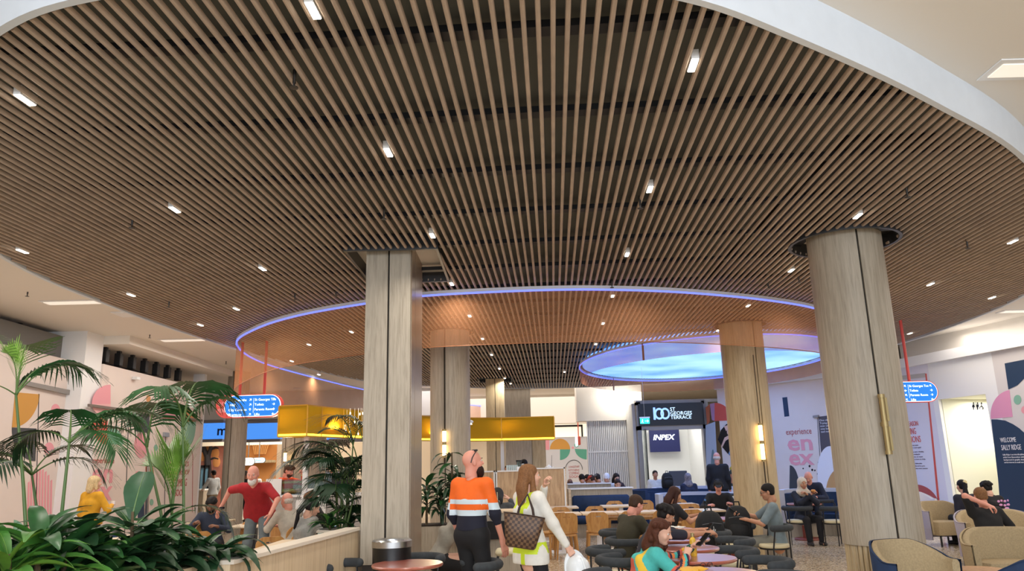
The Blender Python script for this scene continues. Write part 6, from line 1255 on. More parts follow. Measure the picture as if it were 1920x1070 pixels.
# ---- seated, middle and right
person('person hunched over food at the terracotta table, auburn hair, grey jumper and black skirt', at(818, 10.55), -1.35, True, lean=.5, hpitch=.55, fem=True, hair='bob', hairc=(112, 58, 36), top=(156, 150, 138), skirt=True, legs=(24, 22, 24), skin='fair', R=(.05, .52, .93), L=(-.05, .52, .93), Rh='hold', Lh='hold', elbow={1: (.5, .2, -1), -1: (-.5, .2, -1)}, vox=.012)
p = FIG['Rw']; blob('bread_roll', (p[0], p[1], p[2]), (.04, .05, .03), mat('pastry_crust', (196, 132, 66)), 'bread roll at the mouth of the hunched woman', 'food', 6)
PLAID = mat('plaid_grey', (72, 74, 76), .9, var=.35, vs=9)
person('person seen from behind in grey plaid hooded shirt bending over the oak bar', at(932, 12.35), 0., True, hz=.62, lean=.42, hpitch=.9, hair='short', topm=PLAID, hat=('hood', mat('hood_black', (34, 34, 36), .9)), vox=.014, R=(.2, .55, 1.12), L=(-.2, .55, 1.12))
TQ = [mat('knit_turquoise', (74, 178, 172), .9, var=.06, vs=30, bump=.3), mat('knit_yellow', (226, 186, 60), .9), mat('knit_coral', (214, 96, 76), .9), mat('knit_green', (40, 84, 66), .9), mat('knit_dark', (44, 38, 62), .9), mat('knit_orange', (222, 128, 70), .9)]
def jum(c, k):
    q = (c - k['P']) @ k['d']; x, y = c[:, 0], c[:, 1] - (c[:, 2] - k['P'][2]) * .35; mi = np.zeros(len(c), int); back = y < .02
    d_ = q * .8 + x * 1.2; mi[back & (np.abs(d_ - .42) < .045) & (q > .1)] = 1; mi[back & (d_ < .33) & (d_ > .1) & (q < .34)] = 2; mi[back & (np.abs(d_ - .05) < .05)] = 1
    f = np.linalg.norm(c - k['S'][1], axis=1); g = np.linalg.norm(c - k['S'][-1], axis=1); f = np.minimum(f, g); arm = (np.abs(x) > .2) | (c[:, 1] > .3); 
    s = ((f - .2) / .022).astype(int); m_ = arm & (f > .2); mi[m_] = np.array([2, 4, 5, 0, 4, 2, 1, 4])[np.clip(s[m_], 0, 30) % 8]; mi[arm & (f > .37)] = 3
    return mi
person('person in a multicoloured turquoise knitted jumper with curly brown hair, looking at a phone', at(1178, 7.7), -1.5, True, hz=.4, lean=.42, hpitch=.28, hyaw=-.5, fem=True, hair='wavy', hairc=(78, 42, 28), topmats=TQ, mfun=jum, legs=(40, 44, 60), skin='fair', R=(.12, .5, .78), L=(-.1, .62, .84), Rh='hold', Lh='hold', vox=.0115, fat=.03, hem=-.1)
p = FIG['Lw']; phone((p[0] + .04, p[1] - .06, p[2] + .04), .7, -1.2, 'large dark phone held by the woman in the turquoise jumper', False, 1.15)
person('person with dark curly hair in a navy t-shirt, bent over a phone', at(1192, 9.1), -1.38, True, hz=.49, lean=.5, hpitch=.42, hair='curly', hairc=(24, 20, 20), top=(42, 42, 54), sleeve=.42, legs=(36, 38, 44), skin='tan', R=(.12, .78, .86), L=(-.05, .8, .88), Rh='hold', Lh='hold', vox=.012, elbow={1: (.3, -.2, -1), -1: (-.3, -.2, -1)})
p = FIG['Lw']; phone((p[0] + .03, p[1] - .02, p[2] + .02), .8, -1.3, 'phone held by the curly haired man in navy', False)
person('person in an olive green jumper with short brown hair, looking down', at(1163, 10.25), -1.1, True, lean=.3, hpitch=.42, hair='short', hairc=(66, 46, 34), top=(56, 52, 36), legs=(34, 36, 40), skin='pink', R=(.15, .5, .8), L=(-.15, .5, .8), vox=.013)
person('person with long dark reddish hair holding a phone at the long table', at(1247, 12.6), -1.3, True, lean=.2, hpitch=.35, fem=True, hair='longfront', hairc=(58, 32, 26), top=(30, 28, 32), sleeve=.3, legs=(30, 30, 36), skin='tan', R=(.12, .5, .8), L=(0, .52, .82), Rh='hold', Lh='hold', vox=.013)
p = FIG['Lw']; phone((p[0] + .03, p[1] - .02, p[2] + .03), .7, -1.3, 'phone held by the woman with reddish hair', True)
CAPB = mat('cap_black', (26, 26, 28), .8)
person('person in black jacket, black cap and headphones behind the equipment cases', at(1346, 16.45), PI - .1, True, lean=.22, hpitch=.3, hyaw=-.1, hair='short', hairc=(50, 40, 36), hat=('cap', CAPB), top=(30, 31, 34), legs=(36, 38, 44), skin='pink', R=(.27, .42, .78), L=(-.2, .45, .8), vox=.015, jacket='jacket')
mb = MB().tube([(.09 * math.cos(a), -.01, .02 + .125 * math.sin(a)) for a in np.linspace(0, PI, 14)], .008, 6)
for s_ in (-1, 1): mb.ell((s_ * .09, -.01, .0), (.02, .035, .04), 10, 6)
mb.v = [tuple(FIG['RH'] @ np.array(v) + FIG['HC']) for v in mb.v]; mb.build('headphones', BLACK, FIG['t'])
person('person in grey t-shirt and glasses sitting side on, holding a tablet', at(1450, 11.75), 1.3, True, hz=.52, lean=.06, hpitch=.2, hair='short', hairc=(26, 22, 22), top=(118, 132, 138), sleeve=.42, legs=(120, 118, 108), skin='tan', R=(.06, .47, .88), L=(-.1, .4, .8), Rh='hold', Lh='hold', vox=.0125, hem=-.1)
mb = MB()
for s_ in (-1, 1): mb.tube([(s_ * .034 + .022 * math.cos(a), .098, .004 + .018 * math.sin(a)) for a in np.linspace(0, 2 * PI, 12)], .003, 5).tube([(s_ * .058, .096, .006), (s_ * .08, .0, .005)], .003, 5)
mb.v = [tuple(FIG['RH'] @ np.array(v) + FIG['HC']) for v in mb.v]; mb.build('spectacles', BLACK, FIG['t'])
p = FIG['Rw']; phone((p[0] - .05, p[1], p[2] + .03), .7, 1.3, 'black tablet held by the man in the grey t-shirt', False, 1.7)
person('person in a cream headscarf and dark sporty jacket eating a burger', at(1503, 16.1), PI + .05, True, lean=.12, hpitch=.1, fem=True, hair=None, hairc=(40, 28, 24), hat=('scarf', mat('scarf_cream', (206, 194, 178), .85, var=.1, vs=20)), top=(28, 32, 46), legs=(22, 22, 28), skin='tan', R=(-.02, .36, .95), L=(.02, .36, .95), Rh='hold', Lh='hold', vox=.014, jacket='jacket', elbow={1: (.8, 0, -.8), -1: (-.8, 0, -.8)})
p = FIG['Rw']; k = thing('burger', 'burger in both hands of the woman in the cream headscarf', 'food', (p[0], p[1] + .0, p[2] + .01)); MB().ell((0, 0, .02), (.05, .045, .03), 14, 8).build('bun', mat('pastry_crust', (196, 132, 66)), k); MB().ell((0, 0, -.02), (.05, .045, .02), 14, 6).build('filling', mat('filling', (110, 60, 36), .6), k)
person('person bald with glasses in dark blue jacket, head bowed behind the headscarf', at(1524, 17.4), PI - .5, True, hz=.68, lean=.45, hpitch=.5, hair='ring', hairc=(150, 140, 134), top=(30, 38, 62), skin='pink', R=(.15, .45, .85), L=(-.15, .45, .85), vox=.016, jacket='jacket')
person('person with white hair standing in black at the print wall, back to us', at(1350, 20.0), -.35, lean=.0, hair='ring', hairc=(206, 198, 190), top=(24, 25, 30), legs=(30, 32, 36), skin='pink', sc=1.08, vox=.017, jacket='jacket', fat=.02)
person('person in patterned grey headscarf and navy coat, seen from behind in the pale booth', at(1294, 21.1), .1, True, hz=.56, fem=True, hair=None, hat=('scarf', mat('scarf_grey', (132, 124, 130), .85, var=.4, vs=24)), top=(30, 36, 60), vox=.018, lean=.1)
person('person small behind the lobby glass, dark hair and sunglasses in white', at(1231, 24.3), PI, True, hz=.62, hair='short', hairc=(30, 24, 22), top=(220, 218, 214), vox=.02, skin='tan')
# ---- cluster at the far bench
gr = [('person in a black suit at the far bench, back to us', 1096, 22.4, .2, (28, 27, 27), 'short', (26, 22, 20), None, .62, 'tan'), ('person with dark hair and a red collar behind the far bench', 1113, 22.75, .8, (120, 44, 48), 'short', (28, 22, 20), None, .6, 'tan'), ('person in white with a red and yellow cap at the far bench', 1122, 21.8, .9, (214, 210, 206), 'short', (60, 40, 30), ('cap', mat('cap_red', (176, 60, 44), .8, var=.3, vs=30)), .6, 'tan'),
      ('person in black t-shirt and grey cap leaning over the far bench', 1131, 22.35, .7, (26, 26, 30), 'short', (40, 32, 28), ('cap', mat('cap_grey', (92, 92, 96), .8)), .62, 'tan'), ('person in a tall white beanie and white top at the far bench', 1142, 21.8, PI - .3, (216, 214, 212), None, (40, 30, 26), ('beanie', mat('beanie_white', (222, 222, 228), .9)), .62, 'tan'), ('person with long dark hair standing behind the white beanie', 1152, 22.4, PI + .3, (60, 44, 48), 'longfront', (36, 26, 24), None, .62, 'fair'),
      ('person in a black top with pulled back dark hair, reading at the navy bench', 1156, 20.5, PI + .1, (24, 24, 28), 'ponytail', (48, 36, 36), None, .5, 'fair'), ('person with shaved head in dark hoodie, back to us beside the partition', 1072, 22.2, .1, (30, 32, 48), 'ring', (90, 70, 66), None, .5, 'brown')]
for lab, px, Y, yw, top, hr, hc, hat, hz, sk in gr: person(lab, at(px, Y), yw, True, hz=hz, lean=.25, hpitch=.35, hair=hr, hairc=hc, hat=hat, top=top, vox=.02, skin=sk, R=(.18, .42, hz + .32), L=(-.18, .42, hz + .32))
person('person with black hair working behind the kiosk, left of the grinder', at(954, 20.3), PI - .6, hair='short', hairc=(26, 22, 22), top=(34, 34, 36), vox=.02, skin='tan', sc=.97); person('person with black hair and black shirt bent at the coffee machine', at(1000, 20.1), .9, lean=.35, hpitch=.3, hair='short', hairc=(24, 20, 20), top=(26, 26, 28), vox=.02, skin='tan', sc=1.08)
# ---- left hand seating
person('person in a red t-shirt with white beard, leaning over the table', at(487, 13.0), PI + .08, lean=.7, hpitch=.2, hyaw=-.05, twist=-.18, hair=None, hairc=(214, 208, 202), beard=((222, 216, 210), .95), top=(164, 30, 38), sleeve=.42, legs=(108, 118, 122), skin='pink', sc=1.13, vox=.0125, R=(.52, .06, 1.02), L=(-.32, .66, .92), Rh='relax', Lh='flat', fat=.035, hem=-.1, elbow={1: (.6, -.6, .3), -1: (-.6, -.2, .2)}, feet=((.17, -.08, .075), (-.15, .12, .075)))
for q_ in ('R', 'L'): w_ = FIG[q_]
MB().lathe([(.036, -.015), (.037, .015)], tuple(FIG['R'] * .86 + FIG['S'][1] * .14), 16).build('wristband', BLACK, FIG['t'])
person('person young with black hair and short beard in navy blazer, eating at the pale table', at(403, 13.85), PI + .12, True, lean=.22, hpitch=.5, hair='curly', hairc=(22, 18, 18), beard=((26, 20, 18), .6), top=(44, 52, 70), legs=(28, 30, 40), skin='brown', R=(.2, .45, .84), L=(-.2, .42, .78), Rh='hold', vox=.013, jacket='blazer')
person('person old and bald in a pale beige jumper, reaching over the table', at(549, 12.6), .85, True, hz=.55, lean=.2, hpitch=.1, hyaw=.25, hair='ring', hairc=(196, 186, 176), top=(186, 178, 164), legs=(36, 36, 38), skin='pink', R=(.1, .5, .8), L=(-.16, .5, .78), vox=.013)
HDY = mat('hoodie_grey', (146, 146, 142), .95, var=.12, vs=40, bump=.25)
person('person in a grey hoodie with a long black ponytail, holding a phone', at(566, 11.2), -.75, True, lean=.2, hpitch=.35, hyaw=-.25, fem=True, hair='ponytail', hairc=(22, 18, 20), topm=HDY, legs=(30, 30, 34), skin='fair', R=(.1, .46, .8), L=(-.06, .46, .8), Rh='hold', Lh='hold', vox=.0125, hood=HDY)
p = FIG['Rw']; phone((p[0], p[1] - .0, p[2] + .03), .5, -.8, 'lit phone held by the woman with the black ponytail')
person('person with tousled brown hair in a black t-shirt, leaning on the pale table', at(612, 13.0), 1.75, True, hz=.58, lean=.3, hpitch=.4, hair='fringe', hairc=(110, 76, 50), top=(22, 22, 24), sleeve=.42, legs=(28, 28, 32), skin='fair', R=(.16, .42, .82), L=(-.16, .42, .82), vox=.013)
SAF = [mat('sweater_orange', (236, 84, 30), .8), mat('sweater_band', (226, 206, 130), .6), mat('work_navy', (24, 26, 44))]
person('person with brown hair and beard in orange work sweater raising a hand behind the kiosk', at(533, 17.0), -1.9, lean=.05, hpitch=.35, hair='fringe', hairc=(74, 50, 36), beard=((70, 46, 34), .6), topmats=SAF, mfun=lambda c, k: np.where(np.abs(((c[:, 2] - 1.0) % .15) - .07) < .022, 1, np.where(c[:, 2] > 1.5, 2, 0)), legs=(30, 32, 44), skin='pink', sc=1.05, vox=.015, R=(.12, .3, 1.2), L=(-.1, .36, 1.52), Lh='hold', jacket='sweater')
person('person in white shirt and khaki trousers at the far shop counter', at(398, 28.6), 1.0, hair='short', hairc=(34, 26, 24), top=(206, 212, 214), legs=(140, 124, 100), skin='tan', vox=.02, sc=1.03, L=(-.15, .35, 1.1))
person('person grey haired in black at the far shop', at(458, 27.5), .9, hair='short', hairc=(110, 104, 100), top=(30, 30, 34), vox=.02, skin='tan'); person('person in a white cap serving in the far shop', at(477, 30.0), PI, hair=None, hat=('beanie', mat('beanie_white', (222, 222, 228))), top=(226, 224, 220), vox=.02, sc=.97)
for lab, px, Y, yw, top, hr, hc, sc_, ln in (('person with long dark hair in grey, queueing beyond the kiosk', 584, 23.2, -.4, (126, 126, 134), 'long', (40, 30, 28), .95, 0), ('person in grey blue beside the long haired one, beyond the kiosk', 597, 24.0, .3, (156, 160, 176), 'short', (36, 28, 26), .96, 0), ('person with grey hair queueing behind the till screen', 611, 24.5, -.2, (170, 172, 178), 'ring', (150, 144, 140), 1.02, 0), ('person tall in a pale blue shirt beyond the kiosk palm', 622, 23.6, -.3, (176, 190, 214), 'short', (34, 28, 26), 1.1, 0), ('person in beige bending beside the kiosk palm', 633, 20.8, -1.0, (198, 178, 140), 'short', (60, 44, 34), 1.0, .5)):
    person(lab, at(px, Y), yw, hair=hr, hairc=hc, top=top, vox=.02, sc=sc_, lean=ln, skin='tan', legs=(60, 60, 72))
YJ = mat('jacket_mustard', (208, 152, 30), .8, var=.1, vs=14, bump=.2)
person('person with blonde bob in a mustard yellow jacket, back to us at left hoarding', at(173, 13.2), -.35, hyaw=-.35, fem=True, hair='bob', hairc=(206, 180, 136), topm=YJ, legs=(34, 34, 44), skin='fair', sc=.965, vox=.0125, R=(.14, .3, 1.22), Rh='hold', fat=.03, jacket='jacket', hem=-.02)
p = FIG['Rw']; k = thing('paper_cup', 'white cup in the hand of the woman in the yellow jacket', 'cup', (p[0], p[1], p[2])); MB().lathe([(.028, -.05), (.038, .05), (.034, .05), (.02, -.04)], (0, 0, 0), 16).build('cup', WHITE, k)
# ---- lounge, right
person('person in black t-shirt with brown hair, tattooed arm raised behind the neck', at(1850, 10.95), .1, True, hz=.42, lean=.16, hpitch=.15, hyaw=-.2, hair='short', hairc=(128, 90, 58), top=(24, 24, 26), sleeve=.42, skin='pink', vox=.0125, L=(-.12, -.1, 1.0), Lh='hold', elbow={-1: (-.9, .2, .7)}, R=(.3, .3, .6), fat=.02, legs=(36, 36, 40))
a_ = FIG['L']; e0_ = FIG['S'][-1]
def tat(c, r): return None
mb = MB(); R_ = np.random.RandomState(4)
person('person with long black hair and a cream scrunchie, in navy, back to us', at(1818, 14.8), .1, True, hz=.42, lean=.25, fem=True, hair='bun', hairc=(24, 20, 22), top=(30, 30, 46), vox=.014, skin='fair')
mb = MB().lathe([(.018, -.012), (.035, -.01), (.035, .01), (.018, .012)], (0, 0, 0), 16); mb.v = [tuple(FIG['RH'] @ (rotx(1.1) @ np.array(v) + V3(-.0, -.115, .085)) + FIG['HC']) for v in mb.v]; mb.build('scrunchie', mat('scrunchie_cream', (214, 198, 150), .8), FIG['t'])
person('person in a black hoodie with pink lettering on its back, dark hair', at(1868, 14.2), .1, True, hz=.42, lean=.3, hpitch=.2, hyaw=.3, fem=True, hair='curly', hairc=(26, 22, 22), topm=mat('hoodie_black', (26, 25, 28), .9), vox=.014, skin='fair', hood=mat('hoodie_black', (26, 25, 28)), fat=.03)
mb = MB()
for i, (x, z, w_) in enumerate(((-.09, .06, .05), (-.03, .07, .04), (.03, .06, .05), (.09, .07, .03), (-.07, .0, .06), (.0, -.01, .05), (.07, .0, .06), (.02, -.06, .08))): mb.ell((x, -.175 + z * .3, .42 + .36 + z), (w_ * .55, .012, .022), 8, 6)
mb.build('back_print', mat('print_candy', (214, 150, 196), .6), FIG['t'], 60)
# ================================================================== PLANTS
LEAF = mat('leaf_deep', (44, 88, 46), .38, var=.3, vs=9); LEAF2 = mat('leaf_mid', (74, 126, 52), .38, var=.25, vs=9); LEAFL = mat('leaf_light', (112, 152, 58), .4, var=.2, vs=9); LEAFD = mat('leaf_dark', (34, 64, 38), .4, var=.3, vs=9)
PALM = mat('palm_green', (44, 88, 44), .4, var=.25, vs=6); PALMD = mat('palm_dark', (26, 54, 30), .4, var=.25, vs=6); STEM = mat('palm_stem', (86, 112, 56), .5); BARK = mat('cane_bark', (104, 86, 62), .8, var=.3, vs=20)
def leaf_mesh(name, L, w, droop, m, seg=8, fold=.25, shape='lance', mid=None, wav=0.0):
    """blade along +y from the origin, arching down; folded at the midrib"""
    vs = []; fs = []; mi = []; a = 0.0; y = z = 0.0
    for i in range(seg + 1):
        t = i / seg
        if shape == 'lance': ww = w * math.sin(PI * min(1, t * .93 + .05)) ** .8 * (1 - .15 * t)
        elif shape == 'fig': ww = w * (.35 + .65 * t) * math.sin(PI * min(1, .06 + t * .9)) ** .55
        else: ww = w * math.sin(PI * (.08 + .9 * t)) ** .6
        wv = wav * math.sin(t * 14)
        vs += [(-ww, y, z + ww * fold + wv), (-ww * .5, y, z + ww * fold * .35), (0, y, z), (ww * .5, y, z + ww * fold * .35), (ww, y, z + ww * fold - wv)]
        a = droop * (t ** 1.3); y += L / seg * math.cos(a); z -= L / seg * math.sin(a)
    for i in range(seg):
        for j in range(4): fs.append((i * 5 + j, i * 5 + j + 1, i * 5 + j + 6, i * 5 + j + 5)); mi.append(0)
    me = bpy.data.meshes.new(name); me.from_pydata(vs, [], fs); me.materials.append(m); me.shade_smooth()
    if mid:
        vs2 = list(vs); me2 = MB(); me2.v = vs2; me2.f = fs; me2.mi = [0] * len(fs); P_ = [vs[i * 5 + 2] for i in range(seg + 1)]; me2.tube([(p[0], p[1], p[2] + .002) for p in P_], [w * .045 * (1 - i / (seg + 2)) for i in range(seg + 1)], 4, 1)
        bpy.data.meshes.remove(me); me = bpy.data.meshes.new(name); me.from_pydata(me2.v, [], me2.f); me.materials.append(m); me.materials.append(mid); me.polygons.foreach_set('material_index', me2.mi); me.shade_smooth()
    return me
def put(name, me, parent, loc, az_, el, roll=0., s=1.0):
    o = link(name, me, parent, loc); o.rotation_mode = 'QUATERNION'
    o.rotation_quaternion = (Matrix.Rotation(az_, 4, 'Z') @ Matrix.Rotation(el, 4, 'X') @ Matrix.Rotation(roll, 4, 'Y')).to_quaternion(); o.scale = (s, s, s); return o
def frond_mesh(name, L, n, ll, droop, m, up=.6, stem=.35, hang=.5, wid=.011, a0=1.05, a1=.6):
    """palm frond: rachis arching from the origin along +y, paired leaflets"""
    mb = MB(); P = []; a = up; y = z = 0.0; N_ = 22
    for i in range(N_ + 1):
        P.append((0, y, z)); t = i / N_; aa = up - (up + droop) * t ** 1.4; y += L / N_ * math.cos(aa); z += L / N_ * math.sin(aa)
    mb.tube(P, [.009 * (1 - .85 * i / N_) + .0012 for i in range(N_ + 1)], 5, 1)
    P = np.array(P)
    for k in range(n):
        t = stem + (1 - stem) * (k + .5) / n; f = t * N_; i = min(int(f), N_ - 1); p = P[i] + (P[i + 1] - P[i]) * (f - i); d = unit(P[i + 1] - P[i])
        l = ll * math.sin(PI * (.2 + .72 * (k / n))) ** .7 * (1 + .08 * rng.randn()); ang = a0 - a1 * k / n
        for s_ in (-1, 1):
            q = unit(d * math.cos(ang) + V3(s_ * math.sin(ang), 0, .18)); w_ = unit(np.cross(q, V3(0, 0, 1)) * .8 + V3(0, 0, 1) * .4 * s_) * wid
            up_ = V3(0, 0, -1); c = [p + q * l * u + up_ * hang * l * u * u * (.8 + .3 * rng.rand()) for u in (0, .33, .66, 1)]; ws = (.35, 1, .8, .06)
            vs = []
            for cc, w2 in zip(c, ws): vs += [cc - w_ * w2, cc + w_ * w2 + V3(0, 0, .003)]
            mb.add(vs, [(0, 1, 3, 2), (2, 3, 5, 4), (4, 5, 7, 6)], 0)
    me = bpy.data.meshes.new(name); me.from_pydata(mb.v, [], mb.f); me.materials.append(m); me.materials.append(STEM); me.polygons.foreach_set('material_index', mb.mi); me.shade_smooth(); return me
FR1 = frond_mesh('frond', 1.0, 19, .5, .75, PALM, .9, .34, .5, .013); FR2 = frond_mesh('frond', .8, 17, .42, 1.0, PALMD, .7, .28, .55, .013); FR3 = frond_mesh('frond', .85, 18, .42, .55, LEAF2, 1.25, .3, .12, .010)
FRY = frond_mesh('frond', .75, 20, .42, .1, LEAFL, 1.35, .2, .0, .011, .5, .35)
FRV = frond_mesh('frond', .5, 16, .36, .25, PALM, 1.4, .25, .7, .011, 1.15, .5)
FRV2 = frond_mesh('frond', .55, 17, .36, .6, PALMD, 1.3, .2, .6, .012, 1.1, .5); R_P = np.random.RandomState(21)
def palm(loc, label, fronds, stems=(), h=.4):
    t = thing('potted_palm', label, 'plant', loc)
    for (x, y, hh) in stems: MB().tube([(x * .4, y * .4, 0), (x * .8, y * .8, hh * .5), (x, y, hh)], [.016, .013, .009], 8).build('stem', STEM, t)
    for me, off, a, el, s in fronds: put('frond', me, t, off, a, el, 0, s)
    return t
SZ = .92
def pw(px, py, Y): p = ay(px, py, Y); return np.array(p)
def frond_to(base, tip_dir, me, s): return (me, base, tip_dir[0], tip_dir[1], s)
# palm crowns described by where their stems leave the soil and where the crown opens
def edgeY(px, Y): return min(max(Y, -3.573 / ((px - 960) / 1410 - .163)), 6.2)
def crown(px, py, Y, base_px, label, spec):
    Y0 = Y; Y = edgeY(base_px, Y); spec = [(me, a, el, s * Y / Y0) for me, a, el, s in spec]
    c = pw(px, py, Y); b = np.array((XY(base_px, Y, 1000), Y, SZ)); t = thing('potted_palm', label, 'plant', tuple(b))
    d = c - b; MB().tube([(0, 0, 0), tuple(d * .5 + V3(0, 0, .04)), tuple(d)], [.014, .011, .008], 8).build('stem', STEM, t)
    for me, a, el, s in spec: put('frond', me, t, tuple(d), a, el, 0, s)
    return t
crown(30, 740, 5.2, 70, 'kentia palm with pale upright leaflets at the left edge of the planter', [(FR3, .5, .15, .8), (FRV, -.6, -.2, 1.0), (FR1, -1.3, .1, .55), (FRY, 1.0, .1, .6), (FR2, 2.4, -.1, .5)])
crown(130, 830, 4.9, 112, 'tall kentia palm with crossing fronds before the pillar', [(FR1, -1.35, .0, .62), (FRV, -.9, -.35, .9), (FR2, 1.35, -.1, .6), (FRV, .6, -.1, .8), (FR1, -2.0, -.4, .5)])
crown(60, 890, 5.6, 95, 'low dark kentia palm at far left over the striped print', [(FR2, 1.5, .1, .8), (FR2, .9, .35, .75), (FR2, 2.3, .0, .75), (FR2, -1.4, .0, .65), (FR2, -.5, .4, .6), (FR2, 3.1, -.1, .7)])
crown(275, 838, 5.0, 330, 'kentia palm with two drooping feathery fronds in the planter middle', [(FRV, .25, 0, 1.0), (FRV, 2.6, -.1, .8), (FR1, 1.5, -.1, .5)])
crown(343, 800, 5.0, 350, 'tallest kentia palm with a straight stem and round feathered crown', [(FRV, .1, 0, 1.05), (FRV, 2.9, -.1, .85), (FRV, -1.2, -.25, .8)])
c = crown(322, 965, 4.9, 330, 'young palm with a bright green upright unopened frond', [(FRY, .55, .05, .82), (FRY, .15, .12, .72), (FRY, .9, -.1, .7), (FR2, -1.4, -.2, .5)])
# fiddle leaf fig
RIB = mat('leaf_rib', (128, 156, 104), .5)
FIG1 = leaf_mesh('leaf', .3, .11, .5, mat('fig_green', (56, 92, 62), .42, var=.2, vs=10), 8, .25, 'fig', RIB, .004); FIG2 = leaf_mesh('leaf', .26, .085, .9, LEAF, 8, .3, 'fig', RIB, .004)
b = (XY(245, 5.35, 1000), 5.35, SZ + .26); t = thing('fiddle_leaf_fig', 'fiddle leaf fig with broad veined leaves in front of the yellow jacket', 'plant', b)
MB().tube([(0, 0, -.27), (.01, 0, .1), (.0, 0, .25)], [.014, .012, .009], 8).build('stem', BARK, t)
for (dx, dy, dz, a, el, s, me) in ((0, 0, .2, .1, 1.25, 1.05, FIG1), (-.02, 0, .14, 1.45, .35, 1.15, FIG1), (.02, -.02, .12, -1.3, .45, 1.1, FIG2), (-.03, -.03, .12, 2.2, .3, 1.05, FIG2), (.0, -.03, .15, -2.4, .25, .95, FIG1), (.03, 0, .16, -1.0, .7, 1.1, FIG2), (-.02, .03, .15, 1.0, .75, 1.0, FIG2), (.02, .02, .1, -1.7, .2, 1.1, FIG2), (0, -.05, .06, 3.0, .1, 1.0, FIG2)): put('leaf', me, t, (dx, dy, dz), a, el, 0, s * 1.15)
# broad dracaena and philodendron foliage
LA = leaf_mesh('leaf', .42, .048, 1.5, LEAF2, 9, .35, 'lance', LEAFL); LB = leaf_mesh('leaf', .36, .055, 1.2, LEAF, 9, .3, 'lance', None, .004); LC = leaf_mesh('leaf', .3, .06, 1.4, LEAFD, 8, .3, 'oval'); LD = leaf_mesh('leaf', .4, .04, 1.9, LEAFD, 9, .3, 'lance'); LE = leaf_mesh('leaf', .34, .05, .9, LEAFL, 9, .35, 'lance', LEAF2)
def clump(px, Y, label, leaves, n, seed, s=1.0, z=SZ, h=None, kind='dracaena', el=(.15, 1.15), x=None):
    if h is None: h = .3 + .05 * (seed % 3)
    if z == SZ and x is None: n = int(n * 1.4); Y0 = Y; Y = edgeY(px, Y); s *= 1.02 * Y / Y0; h = max(h, .3)
    if x is None and px > 330: h = .14
    if px in (205, 255): h = .2
    R_ = np.random.RandomState(seed); b = (XY(px, Y, 1010) if x is None else x, Y, z); t = thing(kind, label, 'plant', b)
    MB().tube([(0, 0, 0), (.005, 0, h * .6), (0, 0, h)], [.02, .017, .012], 8).build('stem', BARK, t)
    for i in range(n):
        me = leaves[R_.randint(len(leaves))]; put('leaf', me, t, (R_.uniform(-.01, .01), R_.uniform(-.01, .01), h * R_.uniform(.4, 1)), i * 2.4 + R_.uniform(-.3, .3), R_.uniform(*el), R_.uniform(-.3, .3), s * R_.uniform(.75, 1.1))
    return t
clump(22, 4.3, 'bright green broad leafed dracaena in the lower left corner', [LA, LE], 18, 1, 1.0); clump(75, 4.2, 'second bright broad leafed dracaena at the bottom edge', [LA, LB], 18, 2, .95); clump(10, 5.0, 'dark leafed plant behind the corner dracaena', [LB, LD], 16, 3, 1.0)
clump(125, 4.5, 'dracaena with long arching leaves below the yellow jacket', [LA, LB], 18, 4, 1.0, h=.16); clump(150, 4.0, 'glossy dark foliage at the bottom edge below the fig', [LB, LC], 16, 5, .9); clump(185, 5.0, 'leafy plant with a pale upright shoot behind the dracaena', [LA, LB], 14, 6, .9, h=.2)
clump(205, 4.3, 'dark oval leafed plant under the fig leaves', [LC, LB], 18, 7, .95); clump(255, 4.1, 'dark glossy plant at the bottom edge, middle of the planter', [LC, LD], 18, 8, .9); clump(290, 4.6, 'mid green bushy plant at the foot of the bright palm', [LB, LC], 18, 9, .85)
clump(335, 4.35, 'dark strap leafed plant near the planter front edge', [LD, LC], 18, 10, .85); clump(370, 4.8, 'strap leafed plant in front of the young man in the blazer', [LD, LB], 18, 11, .9, h=.14); clump(412, 5.1, 'drooping strap leafed plant at the right end of the planter', [LD, LD, LB], 18, 12, .95, h=.14, el=(.1, .9)); clump(95, 5.3, 'dark undergrowth plant behind the arching dracaena', [LB, LD], 14, 13, .95); clump(300, 5.3, 'leafy plant between the two feathered palms', [LD, LB], 14, 14, .8)
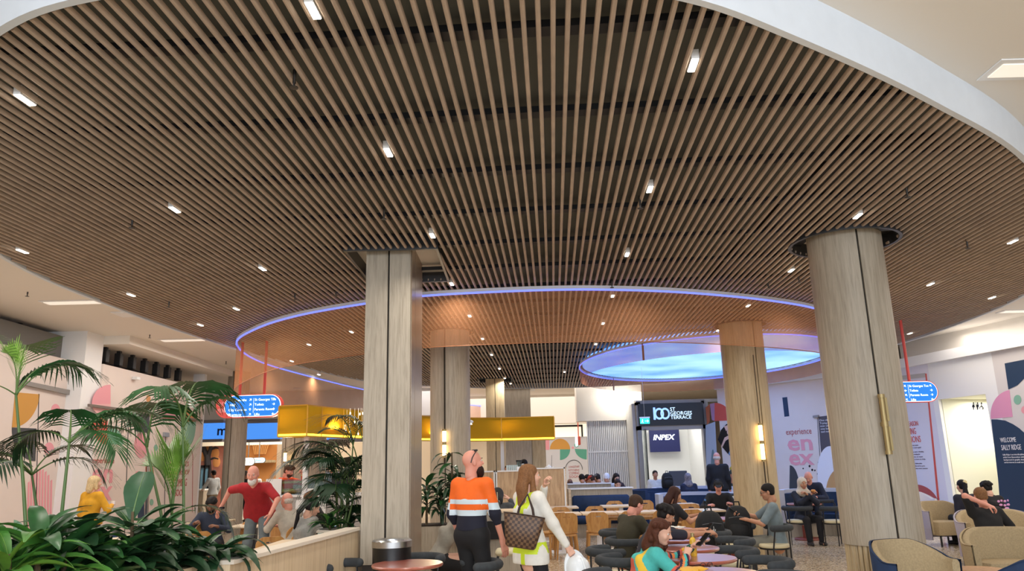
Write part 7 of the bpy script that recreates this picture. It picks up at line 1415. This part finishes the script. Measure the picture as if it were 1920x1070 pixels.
# palm and clump in the round tub beside the square column
b = (-2.2, 9.75, .92)
t = thing('potted_palm', 'dense dark kentia palm in the round tub left of the square column', 'plant', b)
for i, (x, y, hh) in enumerate(((.0, 0, .9), (.12, .05, 1.1), (-.1, .08, .7), (.2, -.05, .8), (.05, .1, .5))): MB().tube([(x * .3, y * .3, 0), (x * .8, y, hh * .5), (x, y, hh)], [.014, .011, .008], 7).build('stem', STEM, t)
for x, y, z, a, el, s, me in ((0, 0, .9, 1.3, .1, 1.0, FR2), (0, 0, .85, .6, .3, .9, FR2), (.12, .05, 1.1, .9, .5, .9, FR2), (.12, .05, 1.05, -.3, .5, .8, FR2), (-.1, .08, .7, 1.9, .1, .95, FR2), (-.1, .08, .7, 1.0, .4, .9, FR2), (.2, -.05, .8, 1.7, .3, .85, FR2), (.2, -.05, .8, -1.2, .4, .5, FR2), (.05, .1, .5, 2.6, .2, .8, FR2), (.05, .1, .5, 1.4, .6, .9, FR2), (.1, -.05, .6, 2.0, .7, .85, FR2), (.15, 0, .4, 1.2, .9, .8, FR2), (.2, -.1, .9, 2.3, .6, .8, FR2), (.25, 0, 1.1, 1.1, .7, .7, FR2), (.1, 0, .3, .5, .7, .7, FR2), (.2, 0, .3, 2.9, .6, .6, FR2)): put('frond', me, t, (x, y, z), a, el, 0, s)
for i in range(12): put('frond', FRV2, t, (.05 * math.cos(i * 2.4), .05 * math.sin(i * 2.4), .12 + .055 * i), i * 2.4, R_P.uniform(-.35, .1), 0, R_P.uniform(.9, 1.25))
clump(0, 9.6, 'strap leafed dracaena in the round tub below the palm', [LA, LD], 24, 15, .85, .92, .1, x=-2.3, el=(.4, 1.3))
clump(0, 9.9, 'second strap leafed clump in the round tub beside the column', [LD], 24, 16, .9, .92, .15, x=-2.12, el=(.4, 1.3))
# dragon plants behind the eating woman
for x, z, lab, sd_, n_ in ((-1.02, 1.55, 'tall dragon plant before the glowing tube lamp', 17, 26), (-1.2, 1.0, 'lower dragon plant behind the hunched woman', 18, 22), (-1.42, 1.1, 'dragon plant at the edge of the square column', 19, 20)):
    t = clump(0, 12.2 + (.1 if sd_ == 18 else 0), lab, [LD, LD, LB], n_, sd_, 1.05, .82, z - .82 + .35, x=x, el=(-.2, 1.1))
    R_ = np.random.RandomState(sd_)
    for i in range(12): put('leaf', LD, t, (0, 0, (z - .5) * R_.uniform(.25, .8)), i * 2.4, R_.uniform(-.2, .8), 0, .95)
